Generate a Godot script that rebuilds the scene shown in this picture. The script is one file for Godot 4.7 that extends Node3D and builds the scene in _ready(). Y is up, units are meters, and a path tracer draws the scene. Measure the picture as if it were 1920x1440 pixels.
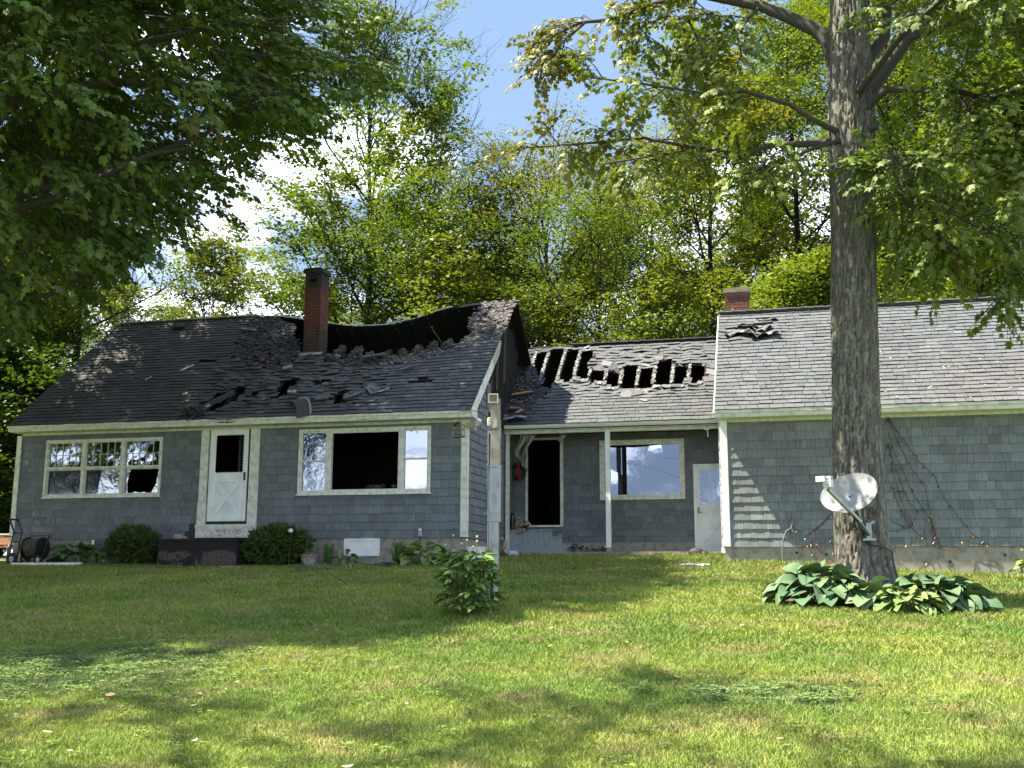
extends Node3D
# A burnt grey-shingled house on a shaded lawn. Metres, y up; x runs along the front of the house, the house lies towards -z.

const SUN := Vector3(-0.55, 1.0, 0.14)
const SL := 0.6428   # sine and cosine of the 40 degree roofs
const CL := 0.7660
var nz := FastNoiseLite.new()
var nz2 := FastNoiseLite.new()
var rng := RandomNumberGenerator.new()
var M := {}
var taken := {}

# ---------------------------------------------------------------- mesh building
class MB:
	var v := PackedVector3Array()
	var n := PackedVector3Array()
	var c := PackedColorArray()
	func tri(a: Vector3, b: Vector3, d: Vector3, col: Color) -> void:
		var m := (b - a).cross(d - a).normalized()
		v.append(a); v.append(d); v.append(b)
		n.append(m); n.append(m); n.append(m)
		c.append(col); c.append(col); c.append(col)
	func quad(a: Vector3, b: Vector3, d: Vector3, e: Vector3, col: Color) -> void:
		tri(a, b, d, col); tri(a, d, e, col)
	func tris(a: Vector3, b: Vector3, d: Vector3, na: Vector3, nb: Vector3, nd: Vector3, ca: Color, cb: Color, cd: Color) -> void:
		v.append(a); v.append(d); v.append(b)
		n.append(na); n.append(nd); n.append(nb)
		c.append(ca); c.append(cd); c.append(cb)
	func hexa(p: Array, col: Color) -> void:   # 8 corners: bottom 0-3, top 4-7, both counter-clockwise from above
		quad(p[3], p[2], p[1], p[0], col); quad(p[4], p[5], p[6], p[7], col)
		for i in 4:
			var j := (i + 1) % 4
			quad(p[i], p[j], p[j + 4], p[i + 4], col)
	func box(x0: float, x1: float, y0: float, y1: float, z0: float, z1: float, col := Color.WHITE) -> void:
		hexa([Vector3(x0, y0, z1), Vector3(x1, y0, z1), Vector3(x1, y0, z0), Vector3(x0, y0, z0), Vector3(x0, y1, z1), Vector3(x1, y1, z1), Vector3(x1, y1, z0), Vector3(x0, y1, z0)], col)
	func obox(t: Transform3D, s: Vector3, col := Color.WHITE) -> void:
		var h := s * 0.5
		var p := []
		for y in [-h.y, h.y]:
			for q in [Vector3(-h.x, y, h.z), Vector3(h.x, y, h.z), Vector3(h.x, y, -h.z), Vector3(-h.x, y, -h.z)]:
				p.append(t * q)
		hexa(p, col)
	func beam(a: Vector3, b: Vector3, w: float, h: float, col := Color.WHITE, up := Vector3.UP) -> void:
		var d := (b - a).normalized()
		if absf(d.dot(up)) > 0.98:
			up = Vector3.BACK
		var x := d.cross(up).normalized()
		var y := x.cross(d)
		obox(Transform3D(Basis(x, y, -d), (a + b) * 0.5), Vector3(w, h, a.distance_to(b)), col)
	func tube(p: PackedVector3Array, r: PackedFloat32Array, sides: int, col: Color, cap := false) -> void:
		var rings := []
		var up := Vector3(0.13, 0.31, 0.94)
		for i in p.size():
			var d := (p[mini(i + 1, p.size() - 1)] - p[maxi(i - 1, 0)]).normalized()
			var x := d.cross(up)
			if x.length() < 0.2:
				x = d.cross(Vector3(0.9, 0.4, 0.1))
			x = x.normalized()
			var y := d.cross(x)
			up = -y
			var ring := PackedVector3Array()
			for k in sides:
				var a := TAU * k / sides
				ring.append(x * cos(a) + y * sin(a))
			rings.append(ring)
		for i in p.size() - 1:
			for k in sides:
				var k2 := (k + 1) % sides
				var a: Vector3 = rings[i][k]
				var b: Vector3 = rings[i][k2]
				var e: Vector3 = rings[i + 1][k]
				var f: Vector3 = rings[i + 1][k2]
				tris(p[i] + a * r[i], p[i] + b * r[i], p[i + 1] + f * r[i + 1], a, b, f, col, col, col)
				tris(p[i] + a * r[i], p[i + 1] + f * r[i + 1], p[i + 1] + e * r[i + 1], a, f, e, col, col, col)
		if cap:
			for end in 2:
				var i := 0 if end == 0 else p.size() - 1
				for k in sides:
					var a: Vector3 = p[i] + rings[i][k] * r[i]
					var b: Vector3 = p[i] + rings[i][(k + 1) % sides] * r[i]
					if end == 0:
						tri(p[i], b, a, col)
					else:
						tri(p[i], a, b, col)
	func lathe(o: Vector3, prof: Array, sides: int, col := Color.WHITE) -> void:   # prof: [radius, height] from the bottom up
		for i in prof.size() - 1:
			var r0: float = prof[i][0]
			var y0: float = prof[i][1]
			var r1: float = prof[i + 1][0]
			var y1: float = prof[i + 1][1]
			var sl := Vector2(y1 - y0, r0 - r1).normalized()
			for k in sides:
				var a := TAU * k / sides
				var b := TAU * (k + 1) / sides
				var da := Vector3(cos(a), 0, -sin(a))
				var db := Vector3(cos(b), 0, -sin(b))
				var na := da * sl.x + Vector3.UP * sl.y
				var nb := db * sl.x + Vector3.UP * sl.y
				var p := [o + da * r0 + Vector3.UP * y0, o + db * r0 + Vector3.UP * y0, o + db * r1 + Vector3.UP * y1, o + da * r1 + Vector3.UP * y1]
				if r0 > 0.0001:
					tris(p[0], p[1], p[2], na, nb, nb, col, col, col)
				if r1 > 0.0001:
					tris(p[0], p[2], p[3], na, nb, na, col, col, col)
	func ball(o: Vector3, r: Vector3, col := Color.WHITE, seg := 8) -> void:
		for i in seg:
			for k in seg * 2:
				var q := []
				for e in [[i, k], [i, k + 1], [i + 1, k + 1], [i + 1, k]]:
					var t: float = PI * e[0] / seg
					var f: float = TAU * e[1] / (seg * 2)
					q.append(Vector3(sin(t) * cos(f), -cos(t), -sin(t) * sin(f)))
				tris(o + q[0] * r, o + q[1] * r, o + q[2] * r, (q[0] / r).normalized(), (q[1] / r).normalized(), (q[2] / r).normalized(), col, col, col)
				tris(o + q[0] * r, o + q[2] * r, o + q[3] * r, (q[0] / r).normalized(), (q[2] / r).normalized(), (q[3] / r).normalized(), col, col, col)
	func mesh(m: Material) -> ArrayMesh:
		var a := []
		a.resize(Mesh.ARRAY_MAX)
		a[Mesh.ARRAY_VERTEX] = v
		a[Mesh.ARRAY_NORMAL] = n
		a[Mesh.ARRAY_COLOR] = c
		var out := ArrayMesh.new()
		out.add_surface_from_arrays(Mesh.PRIMITIVE_TRIANGLES, a)
		out.surface_set_material(0, m)
		return out

# ---------------------------------------------------------------- naming
func numbered(called: String) -> String:
	taken[called] = taken.get(called, -1) + 1
	return called if taken[called] == 0 else "%s_%03d" % [called, taken[called]]

func tag(o: Node, label: String, category := "", group := "", kind := "") -> void:
	if label: o.set_meta("label", label)
	if category: o.set_meta("category", category)
	if group: o.set_meta("group", group)
	if kind: o.set_meta("kind", kind)

func thing(called: String, label: String, category: String, at := Vector3.ZERO, group := "") -> Node3D:
	var o := Node3D.new()
	o.name = numbered(called)
	add_child(o)
	o.position = at
	tag(o, label, category, group)
	return o

func origin_of(o: Node) -> Vector3:
	var p := Vector3.ZERO
	while o != self:
		p += (o as Node3D).position
		o = o.get_parent()
	return p

# a part whose mesh was built in world coordinates
func part(called: String, mb: MB, m: Material, parent: Node, label := "", kind := "") -> MeshInstance3D:
	var o := MeshInstance3D.new()
	o.mesh = mb.mesh(m)
	var key := "%d/%s" % [parent.get_instance_id(), called]
	taken[key] = taken.get(key, -1) + 1
	o.name = called if taken[key] == 0 else "%s_%03d" % [called, taken[key]]
	parent.add_child(o)
	o.position = -origin_of(parent)
	tag(o, label, "", "", kind)
	return o

func part_mesh(called: String, me: Mesh, t: Transform3D, parent: Node) -> MeshInstance3D:
	var o := MeshInstance3D.new()
	o.mesh = me
	var key := "%d/%s" % [parent.get_instance_id(), called]
	taken[key] = taken.get(key, -1) + 1
	o.name = called if taken[key] == 0 else "%s_%03d" % [called, taken[key]]
	parent.add_child(o)
	o.transform = Transform3D(t.basis, t.origin - origin_of(parent))
	return o

# a thing that is one mesh, built in world coordinates round its base
func lone(called: String, mb: MB, m: Material, label: String, category: String, at := Vector3.ZERO, group := "", kind := "") -> MeshInstance3D:
	var o := MeshInstance3D.new()
	for i in mb.v.size():
		mb.v[i] -= at
	o.mesh = mb.mesh(m)
	o.name = numbered(called)
	add_child(o)
	o.position = at
	tag(o, label, category, group, kind)
	return o

func scatter(called: String, me: Mesh, ts: Array, cols: PackedColorArray, parent: Node, kind := "stuff") -> MultiMeshInstance3D:
	var mm := MultiMesh.new()
	mm.transform_format = MultiMesh.TRANSFORM_3D
	mm.use_colors = true
	mm.mesh = me
	mm.instance_count = ts.size()
	for i in ts.size():
		mm.set_instance_transform(i, ts[i])
		mm.set_instance_color(i, cols[i])
	var o := MultiMeshInstance3D.new()
	o.multimesh = mm
	if parent == self:
		o.name = numbered(called)
	else:
		var key := "%d/%s" % [parent.get_instance_id(), called]
		taken[key] = taken.get(key, -1) + 1
		o.name = called if taken[key] == 0 else "%s_%03d" % [called, taken[key]]
	parent.add_child(o)
	if kind:
		o.set_meta("kind", kind)
	return o

# ---------------------------------------------------------------- small maths
func sm(a: float, b: float, x: float) -> float:
	var t := clampf((x - a) / (b - a), 0.0, 1.0)
	return t * t * (3.0 - 2.0 * t)

func rf(a: float, b: float) -> float:
	return rng.randf_range(a, b)

func lin(r: float, g: float, b: float) -> Color:
	return Color(r, g, b).linear_to_srgb()

func shade(c: Color, f: float) -> Color:
	return Color(c.r * f, c.g * f, c.b * f)

func V3(a: Array) -> PackedVector3Array:
	var o := PackedVector3Array()
	for i in range(0, a.size(), 3):
		o.append(Vector3(a[i], a[i + 1], a[i + 2]))
	return o

# height of the lawn
func g(x: float, z: float) -> float:
	var d := -z
	var y := -1.6 + 1.82 * d / 21.0
	if d > 21.0:
		y = 0.22 + 0.055 * minf(d - 21.0, 6.0)
	y -= 0.26 * sm(-1.0, 5.0, x) * sm(5.0, 21.0, d) * (1.0 - sm(24.0, 34.0, d))
	return y + 0.035 * nz2.get_noise_2d(x * 14.0, z * 14.0)

# ---------------------------------------------------------------- materials
func speckle(w: int, h: int, fx: float, fy: float, lo: float, hi: float, sd: int, fine: float, tint := Color.WHITE) -> ImageTexture:   # a tiling grain, brightness lo..hi
	var n := FastNoiseLite.new()
	n.seed = sd
	n.fractal_octaves = 4
	n.frequency = 1.0
	var im := Image.create(w, h, true, Image.FORMAT_RGB8)
	var r := RandomNumberGenerator.new()
	r.seed = sd
	for y in h:
		for x in w:
			var u := float(x) / w
			var t := float(y) / h
			# blended over the edges so that it tiles
			var a := n.get_noise_2d(u * fx, t * fy)
			var b := n.get_noise_2d((u - 1.0) * fx, t * fy)
			var e := n.get_noise_2d(u * fx, (t - 1.0) * fy)
			var f := n.get_noise_2d((u - 1.0) * fx, (t - 1.0) * fy)
			var q := lerpf(lerpf(a, b, u), lerpf(e, f, u), t) / sqrt((u * u + (1 - u) * (1 - u)) * (t * t + (1 - t) * (1 - t)))
			q = clampf(0.5 + q * 0.9 + r.randf_range(-fine, fine), 0.0, 1.0)
			var k := lerpf(lo, hi, q)
			im.set_pixel(x, y, Color(k * tint.r, k * tint.g, k * tint.b))
	im.generate_mipmaps()
	return ImageTexture.create_from_image(im)

func mat(called: String, col: Color, rough: float, tex: Texture2D = null, sc := Vector3.ONE, metal := 0.0, spec := 0.5) -> StandardMaterial3D:
	var m := StandardMaterial3D.new()
	m.resource_name = called
	m.albedo_color = col.linear_to_srgb()
	m.roughness = rough
	m.metallic = metal
	m.metallic_specular = spec
	m.vertex_color_use_as_albedo = true
	m.cull_mode = BaseMaterial3D.CULL_DISABLED
	if tex:
		m.albedo_texture = tex
		m.uv1_triplanar = true
		m.uv1_world_triplanar = true
		m.uv1_scale = sc
	M[called] = m
	return m

func leafmat(called: String, col: Color, through: float) -> StandardMaterial3D:
	var m := mat(called, col, 0.55, null, Vector3.ONE, 0.0, 0.42)
	m.backlight_enabled = true
	m.backlight = Color(through, through, through * 0.55)
	return m

func make_materials() -> void:
	var streak := speckle(256, 256, 46.0, 7.0, 0.84, 1.14, 3, 0.04)
	var grain := speckle(256, 256, 10.0, 10.0, 0.72, 1.22, 5, 0.16)
	var blotch := speckle(256, 256, 5.0, 5.0, 0.80, 1.14, 9, 0.06)
	mat("siding", Color(1, 1, 1), 0.8, streak, Vector3(0.55, 0.55, 0.55))
	mat("shingle", Color(1, 1, 1), 0.88, grain, Vector3(2.2, 2.2, 2.2))
	mat("trim", Color(0.70, 0.71, 0.63), 0.55, speckle(128, 128, 6.0, 6.0, 0.86, 1.05, 11, 0.03), Vector3(0.9, 0.9, 0.9))
	mat("white_paint", Color(0.82, 0.85, 0.85), 0.45, speckle(128, 128, 5.0, 3.0, 0.95, 1.02, 12, 0.02), Vector3(0.7, 0.7, 0.7))
	mat("concrete", Color(0.31, 0.29, 0.24), 0.9, blotch, Vector3(0.8, 0.8, 0.8))
	mat("soot_concrete", Color(1, 1, 1), 0.92, grain, Vector3(1.5, 1.5, 1.5))
	mat("char", Color(0.016, 0.016, 0.017), 0.9, grain, Vector3(2.0, 2.0, 2.0), 0.0, 0.25)
	mat("brick", Color(1, 1, 1), 0.88, grain, Vector3(5, 5, 5))
	mat("mortar", Color(0.16, 0.13, 0.11), 0.95, grain, Vector3(4, 4, 4))
	mat("wood", Color(0.34, 0.30, 0.25), 0.85, streak, Vector3(1.6, 0.8, 1.6))
	mat("board", Color(0.36, 0.22, 0.14), 0.8, streak, Vector3(2, 2, 2))
	mat("grey_paint", Color(0.25, 0.29, 0.31), 0.6, streak, Vector3(0.5, 0.5, 0.5))
	mat("plain", Color(1, 1, 1), 0.7, grain, Vector3(1.2, 1.2, 1.2))
	mat("galvanised", Color(0.17, 0.19, 0.19), 0.2, blotch, Vector3(1.5, 0.6, 1.5), 0.9)
	mat("dish_grey", Color(0.33, 0.34, 0.355), 0.55, blotch, Vector3(1.6, 1.6, 1.6), 0.0)
	mat("steel", Color(0.30, 0.30, 0.30), 0.4, null, Vector3.ONE, 0.8)
	mat("black_plastic", Color(0.012, 0.014, 0.015), 0.5)
	mat("rubber", Color(0.02, 0.02, 0.02), 0.8)
	mat("cloth", Color(1, 1, 1), 0.9)
	mat("soil", Color(0.055, 0.042, 0.028), 0.95, grain, Vector3(1.5, 1.5, 1.5))
	mat("bark", Color(1, 1, 1), 0.95, grain, Vector3(3.5, 1.4, 3.5))
	mat("bark_far", Color(0.10, 0.085, 0.07), 0.95)
	mat("lawn", Color(1, 1, 1), 0.95, grain, Vector3(1.1, 1.1, 1.1))
	mat("grass", Color(1, 1, 1), 0.6, null, Vector3.ONE, 0.0, 0.3).backlight_enabled = true
	M.grass.backlight = Color(0.45, 0.45, 0.2)
	leafmat("maple_leaf", Color(1, 1, 1), 0.75)
	leafmat("far_leaf", Color(1, 1, 1), 0.9)
	leafmat("plant_leaf", Color(1, 1, 1), 0.35)
	M.plant_leaf.roughness = 0.62
	M.plant_leaf.metallic_specular = 0.32
	mat("bulb", Color(1, 1, 1), 0.25)
	var wavy := NoiseTexture2D.new()
	wavy.width = 256
	wavy.height = 256
	wavy.seamless = true
	wavy.as_normal_map = true
	wavy.bump_strength = 3.0
	wavy.noise = FastNoiseLite.new()
	wavy.noise.seed = 4
	wavy.noise.frequency = 0.012
	for k in [["mirror_glass", 0.02, 0.02, Color(0.30, 0.325, 0.375)], ["warped_glass", 0.25, 0.04, Color(0.28, 0.30, 0.32)], ["sooty_glass", 0.12, 0.06, Color(0.055, 0.06, 0.063)]]:
		var m := mat(k[0], k[3], k[2], null, Vector3.ONE, 1.0)
		m.normal_enabled = true
		m.normal_texture = wavy
		m.normal_scale = k[1]
		m.uv1_triplanar = true
		m.uv1_world_triplanar = true
		m.uv1_scale = Vector3(0.8, 0.8, 0.8)

# ---------------------------------------------------------------- sky
func make_sky() -> void:
	var w := 2048
	var h := 1024
	var n := FastNoiseLite.new()
	n.seed = 21
	n.fractal_octaves = 6
	n.frequency = 1.25
	var im := Image.create(w, h, false, Image.FORMAT_RGBA8)
	for y in h / 2 + 4:
		var el := (0.5 - (y + 0.5) / h) * PI
		for x in w:
			var az := (x + 0.5) / w * TAU
			var dy := maxf(sin(el), 0.0) + 0.16
			var px := cos(el) * sin(az) / dy
			var pz := cos(el) * cos(az) / dy
			var q := n.get_noise_3d(px, pz, 0.0) + 0.55 * n.get_noise_3d(px * 0.35 + 9.0, pz * 0.35, 3.0)
			var a := smoothstep(0.02, 0.26, q + 0.03 + 0.20 * (1.0 - smoothstep(0.05, 0.42, sin(el))) - 0.03)
			var b := 0.82 + 0.18 * smoothstep(0.05, 0.5, n.get_noise_3d(px * 1.6, pz * 1.6, 7.0) + 0.25)
			im.set_pixel(x, y, Color(b, b, b * 1.02, a))
	var sky := ProceduralSkyMaterial.new()
	sky.sky_top_color = lin(0.060, 0.096, 0.166)
	sky.sky_horizon_color = lin(0.105, 0.132, 0.168)
	sky.sky_curve = 0.22
	sky.ground_bottom_color = lin(0.08, 0.09, 0.06)
	sky.ground_horizon_color = lin(0.2, 0.22, 0.2)
	sky.sky_cover = ImageTexture.create_from_image(im)
	sky.sky_cover_modulate = Color(0.86, 0.86, 0.87, 0.62)
	sky.sun_angle_max = 12.0
	var e := Environment.new()
	e.background_mode = Environment.BG_SKY
	e.sky = Sky.new()
	e.sky.sky_material = sky
	e.tonemap_mode = Environment.TONE_MAPPER_LINEAR
	e.tonemap_exposure = 6.2
	e.sdfgi_enabled = true
	e.ssao_enabled = true
	e.ssil_enabled = true
	var we := WorldEnvironment.new()
	we.name = "environment"
	we.environment = e
	add_child(we)
	var sun := DirectionalLight3D.new()
	sun.name = "sun"
	sun.light_energy = 1.05
	sun.light_color = Color(1.0, 0.955, 0.87)
	sun.light_angular_distance = 0.5
	sun.shadow_enabled = true
	sun.basis = Basis.looking_at(-SUN.normalized())
	add_child(sun)

func make_camera() -> void:
	var cam := Camera3D.new()
	cam.name = "camera"
	cam.fov = 2.0 * rad_to_deg(atan(720.0 / 2000.0))
	cam.far = 3000.0
	cam.near = 0.05
	cam.basis = Basis(Vector3.UP, deg_to_rad(13.86)) * Basis(Vector3.RIGHT, deg_to_rad(10.19)) * Basis(Vector3.BACK, deg_to_rad(0.173))
	add_child(cam)
	cam.current = true

func _ready() -> void:
	nz.seed = 7
	nz.fractal_octaves = 4
	nz.frequency = 1.0
	nz2.seed = 12
	nz2.frequency = 0.02
	rng.seed = 2024
	make_camera()
	make_sky()
	make_materials()
	make_ground()
	make_house()
	make_yard()
	make_pole()
	make_maple()
	make_left_maple()
	make_near_tree()
	make_forest()
	make_grass()
	make_weeds()

# ---------------------------------------------------------------- ground
func lawn_colour(x: float, z: float) -> Color:
	var d := -z
	var a := 0.5 + 0.9 * nz.get_noise_2d(x * 0.35, z * 0.35)
	var b := 0.5 + 0.9 * nz.get_noise_2d(x * 0.9 + 40.0, z * 0.9)
	var col := Color(0.135, 0.232, 0.042).lerp(Color(0.262, 0.322, 0.066), clampf(a, 0, 1))
	col = col.lerp(Color(0.34, 0.29, 0.14), clampf((b - 0.62) * 1.6, 0, 0.7))
	# two patches of blue-green creeping weed
	var p := maxf(1.0 - Vector2((x + 6.3) / 1.7, (z + 8.8) / 1.5).length(), 1.0 - Vector2((x + 0.1) / 0.75, (z + 8.5) / 0.5).length())
	p += 0.5 * nz.get_noise_2d(x * 1.6, z * 1.6 + 9.0)
	col = col.lerp(Color(0.15, 0.225, 0.09), clampf(p * 2.0, 0, 0.6))
	# thin worn grass before the house
	if d > 15.0:
		col = col.lerp(Color(0.17, 0.16, 0.065), 0.45 * sm(15.5, 18.0, d) * clampf(0.35 + nz.get_noise_2d(x * 0.5 + 7.0, z * 0.8), 0, 1))
	return col

func bed(x: float, z: float) -> float:   # bare soil: 1 in the planting beds along the house and round the trees
	var b := 0.0
	if x > -16.3 and x < -6.2:
		b = sm(-20.35, -20.75, z + 0.12 * sin(x * 2.3))
	b = maxf(b, 0.8 - 0.8 * sm(0.14, 0.42, Vector2(x + 3.52, (z + 12.45)).length()))
	b = maxf(b, 1.0 - sm(0.8, 1.0, Vector2((x - 1.15) / 1.35, (z + 14.9) / 0.9).length()))
	if x > -6.4 and x < -1.0:
		b = maxf(b, 0.6 * sm(-23.6, -24.2, z))
	return b

func make_ground() -> void:
	var xs := PackedFloat32Array()
	var zs := PackedFloat32Array()
	var t := -26.0
	for q in [-900.0, -500.0, -260.0, -150.0, -100.0, -70.0, -50.0, -40.0, -32.0]: xs.append(q)
	while t <= 14.0:
		xs.append(t)
		t += 0.25
	for q in [18.0, 26.0, 36.0, 50.0, 75.0, 120.0, 220.0, 450.0, 900.0]: xs.append(q)
	for q in [900.0, 400.0, 150.0, 70.0, 35.0, 18.0, 8.0, 3.0, 0.0, -2.0]: zs.append(q)
	t = -3.5
	while t >= -30.0:
		zs.append(t)
		t -= 0.25
	for q in [-33.0, -37.0, -43.0, -52.0, -65.0, -85.0, -120.0, -200.0, -450.0, -1000.0]: zs.append(q)
	var mb := MB.new()
	var hs := []
	var cs := []
	for j in zs.size():
		var row := PackedFloat32Array()
		var cr := PackedColorArray()
		for x in xs:
			var z := zs[j]
			row.append(g(x, minf(z, 0.0)) - 0.012)
			var c := shade(lawn_colour(x, z), 0.55)
			c = c.lerp(Color(0.06, 0.047, 0.032), bed(x, z))
			if z < -29.0:
				c = Color(0.05, 0.055, 0.022)
			cr.append(c)
		hs.append(row)
		cs.append(cr)
	for j in zs.size() - 1:
		for i in xs.size() - 1:
			var a := Vector3(xs[i], hs[j][i], zs[j])
			var b := Vector3(xs[i + 1], hs[j][i + 1], zs[j])
			var d := Vector3(xs[i + 1], hs[j + 1][i + 1], zs[j + 1])
			var e := Vector3(xs[i], hs[j + 1][i], zs[j + 1])
			var up := (b - a).cross(e - a).normalized()
			mb.tris(a, b, d, up, up, up, cs[j][i], cs[j][i + 1], cs[j + 1][i + 1])
			mb.tris(a, d, e, up, up, up, cs[j][i], cs[j + 1][i + 1], cs[j + 1][i])
	lone("ground", mb, M.lawn, "mown lawn sloping gently up to the house", "", Vector3.ZERO, "", "structure")

# ---------------------------------------------------------------- house
# sheet of wall in the plane through o along u (unit, horizontal), with openings [u0, u1, y0, y1]; thickness goes against the normal n
func wall_sheet(mb: MB, o: Vector3, u: Vector3, n: Vector3, width: float, y0: float, y1: float, holes: Array, thick := 0.12, col := Color.WHITE) -> void:
	var us := [0.0, width]
	var ys := [y0, y1]
	for h in holes:
		us.append_array([clampf(h[0], 0, width), clampf(h[1], 0, width)])
		ys.append_array([clampf(h[2], y0, y1), clampf(h[3], y0, y1)])
	us.sort()
	ys.sort()
	for i in us.size() - 1:
		for j in ys.size() - 1:
			if us[i + 1] - us[i] < 0.001 or ys[j + 1] - ys[j] < 0.001:
				continue
			var cu: float = (us[i] + us[i + 1]) / 2.0
			var cy: float = (ys[j] + ys[j + 1]) / 2.0
			var open := false
			for h in holes:
				if cu > h[0] and cu < h[1] and cy > h[2] and cy < h[3]:
					open = true
			if open:
				continue
			var p := []
			for y in [ys[j], ys[j + 1]]:
				for q in [[us[i], 0.0], [us[i + 1], 0.0], [us[i + 1], thick], [us[i], thick]]:
					p.append(Vector3(o.x, y, o.z) + u * q[0] - n * q[1])
			mb.hexa(p, col)

# wooden wall shingles; the pieces for which single says so become parts of their own
func wall_shingles(parent: Node, o: Vector3, u: Vector3, n: Vector3, width: float, y0: float, y1: float, expo: float, holes: Array, single: Callable, tone: Callable) -> int:
	var joined := MB.new()
	var singles := 0
	var rows := int(ceil((y1 - y0) / expo - 0.15))
	for r in rows:
		var yb := y0 + r * expo
		var x := -rf(0.0, 0.15)
		while x < width:
			var w := rf(0.09, 0.25)
			if rng.randf() < 0.15: w = rf(0.25, 0.34)
			var a := maxf(x, 0.0)
			var b := minf(x + w - rf(0.002, 0.0045), width)
			x += w
			if b - a < 0.02:
				continue
			var lo := yb - rf(0.0, 0.006)
			if rng.randf() < 0.05: lo -= 0.006
			var hi := minf(yb + expo * 1.12, y1)
			var spans := [[a, b, lo, hi]]
			for h in holes:
				var q := []
				for s in spans:
					if s[2] + 0.01 > h[3] or s[3] - 0.01 < h[2] or s[1] < h[0] or s[0] > h[1]:
						q.append(s)
						continue
					if s[0] < h[0] - 0.004: q.append([s[0], h[0], s[2], s[3]])
					if s[1] > h[1] + 0.004: q.append([h[1], s[1], s[2], s[3]])
					var m0 := maxf(s[0], h[0])
					var m1 := minf(s[1], h[1])
					if s[2] < h[2] - 0.03: q.append([m0, m1, s[2], h[2]])
					elif s[3] > h[3] + 0.03: q.append([m0, m1, h[3], s[3]])
				spans = q
			for s in spans:
				var t := rf(0.019, 0.027)
				var t1 := 0.004
				var col: Color = tone.call(o.x + u.x * s[0], yb, rng)
				var p := []
				var P := func(q: float, y: float, d: float) -> Vector3: return Vector3(o.x, y, o.z) + u * q + n * d
				var tilt := rf(-0.003, 0.003)
				p = [P.call(s[0], s[2], t + tilt), P.call(s[1], s[2], t - tilt), P.call(s[1], s[2], 0.0), P.call(s[0], s[2], 0.0), P.call(s[0], s[3], t1), P.call(s[1], s[3], t1), P.call(s[1], s[3], 0.0), P.call(s[0], s[3], 0.0)]
				if singles < 300 and single.call((o + u * s[0]).x, yb):
					var mb := MB.new()
					mb.hexa(p, col)
					part("shingle", mb, M.siding, parent)
					singles += 1
				else:
					joined.hexa(p, col)
	if joined.v.size():
		part("wall_shingles", joined, M.siding, parent, "", "stuff")
	return singles

# a 40 degree roof face; X along the eave, s metres up the slope from the eave lip
class Roof:
	var lip := Vector3.ZERO
	var bend: Callable
	func at(x: float, s: float, h: float) -> Vector3:
		var d: float = h + bend.call(x, s)
		return Vector3(x, lip.y + s * 0.6428 + d * 0.7660, lip.z - s * 0.7660 + d * 0.6428)

func in_any(p: Vector2, polys: Array) -> bool:
	for q in polys:
		if Geometry2D.is_point_in_polygon(p, q):
			return true
	return false

func roof_deck(mb: MB, ro: Roof, x0: float, x1: float, top: float, holes: Array, step: float) -> void:
	var nx := int(ceil((x1 - x0) / step))
	var ns := int(ceil(top / step))
	for i in nx:
		for j in ns:
			var xa := x0 + (x1 - x0) * i / nx
			var xb := x0 + (x1 - x0) * (i + 1) / nx
			var sa := top * j / ns
			var sb := top * (j + 1) / ns
			if in_any(Vector2((xa + xb) / 2, (sa + sb) / 2), holes):
				continue
			mb.quad(ro.at(xa, sa, -0.012), ro.at(xb, sa, -0.012), ro.at(xb, sb, -0.012), ro.at(xa, sb, -0.012), Color.WHITE)
			mb.quad(ro.at(xa, sb, -0.04), ro.at(xb, sb, -0.04), ro.at(xb, sa, -0.04), ro.at(xa, sa, -0.04), Color.WHITE)
			if j == 0:
				mb.quad(ro.at(xa, sa, -0.04), ro.at(xb, sa, -0.04), ro.at(xb, sa, -0.012), ro.at(xa, sa, -0.012), Color.WHITE)
			if i == nx - 1:
				mb.quad(ro.at(xb, sa, -0.04), ro.at(xb, sb, -0.04), ro.at(xb, sb, -0.012), ro.at(xb, sa, -0.012), Color.WHITE)
			if i == 0:
				mb.quad(ro.at(xa, sb, -0.04), ro.at(xa, sa, -0.04), ro.at(xa, sa, -0.012), ro.at(xa, sb, -0.012), Color.WHITE)

# one asphalt tab: s0 is its lower edge
func tab(mb: MB, ro: Roof, xa: float, xb: float, s0: float, s1: float, t: float, lift_a: float, lift_b: float, col: Color) -> void:
	var a0 := ro.at(xa, s0, 0.002)
	var b0 := ro.at(xb, s0, 0.002)
	var a1 := ro.at(xa, s0, t + lift_a)
	var b1 := ro.at(xb, s0, t + lift_b)
	var a2 := ro.at(xa, s1, 0.003)
	var b2 := ro.at(xb, s1, 0.003)
	mb.quad(a1, b1, b2, a2, col)
	var edge := shade(col, 0.4)  # dark cut edge; its colour also deepens the shadow lines of the courses
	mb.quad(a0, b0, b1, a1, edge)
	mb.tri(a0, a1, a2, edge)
	mb.tri(b0, b2, b1, edge)

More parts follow.
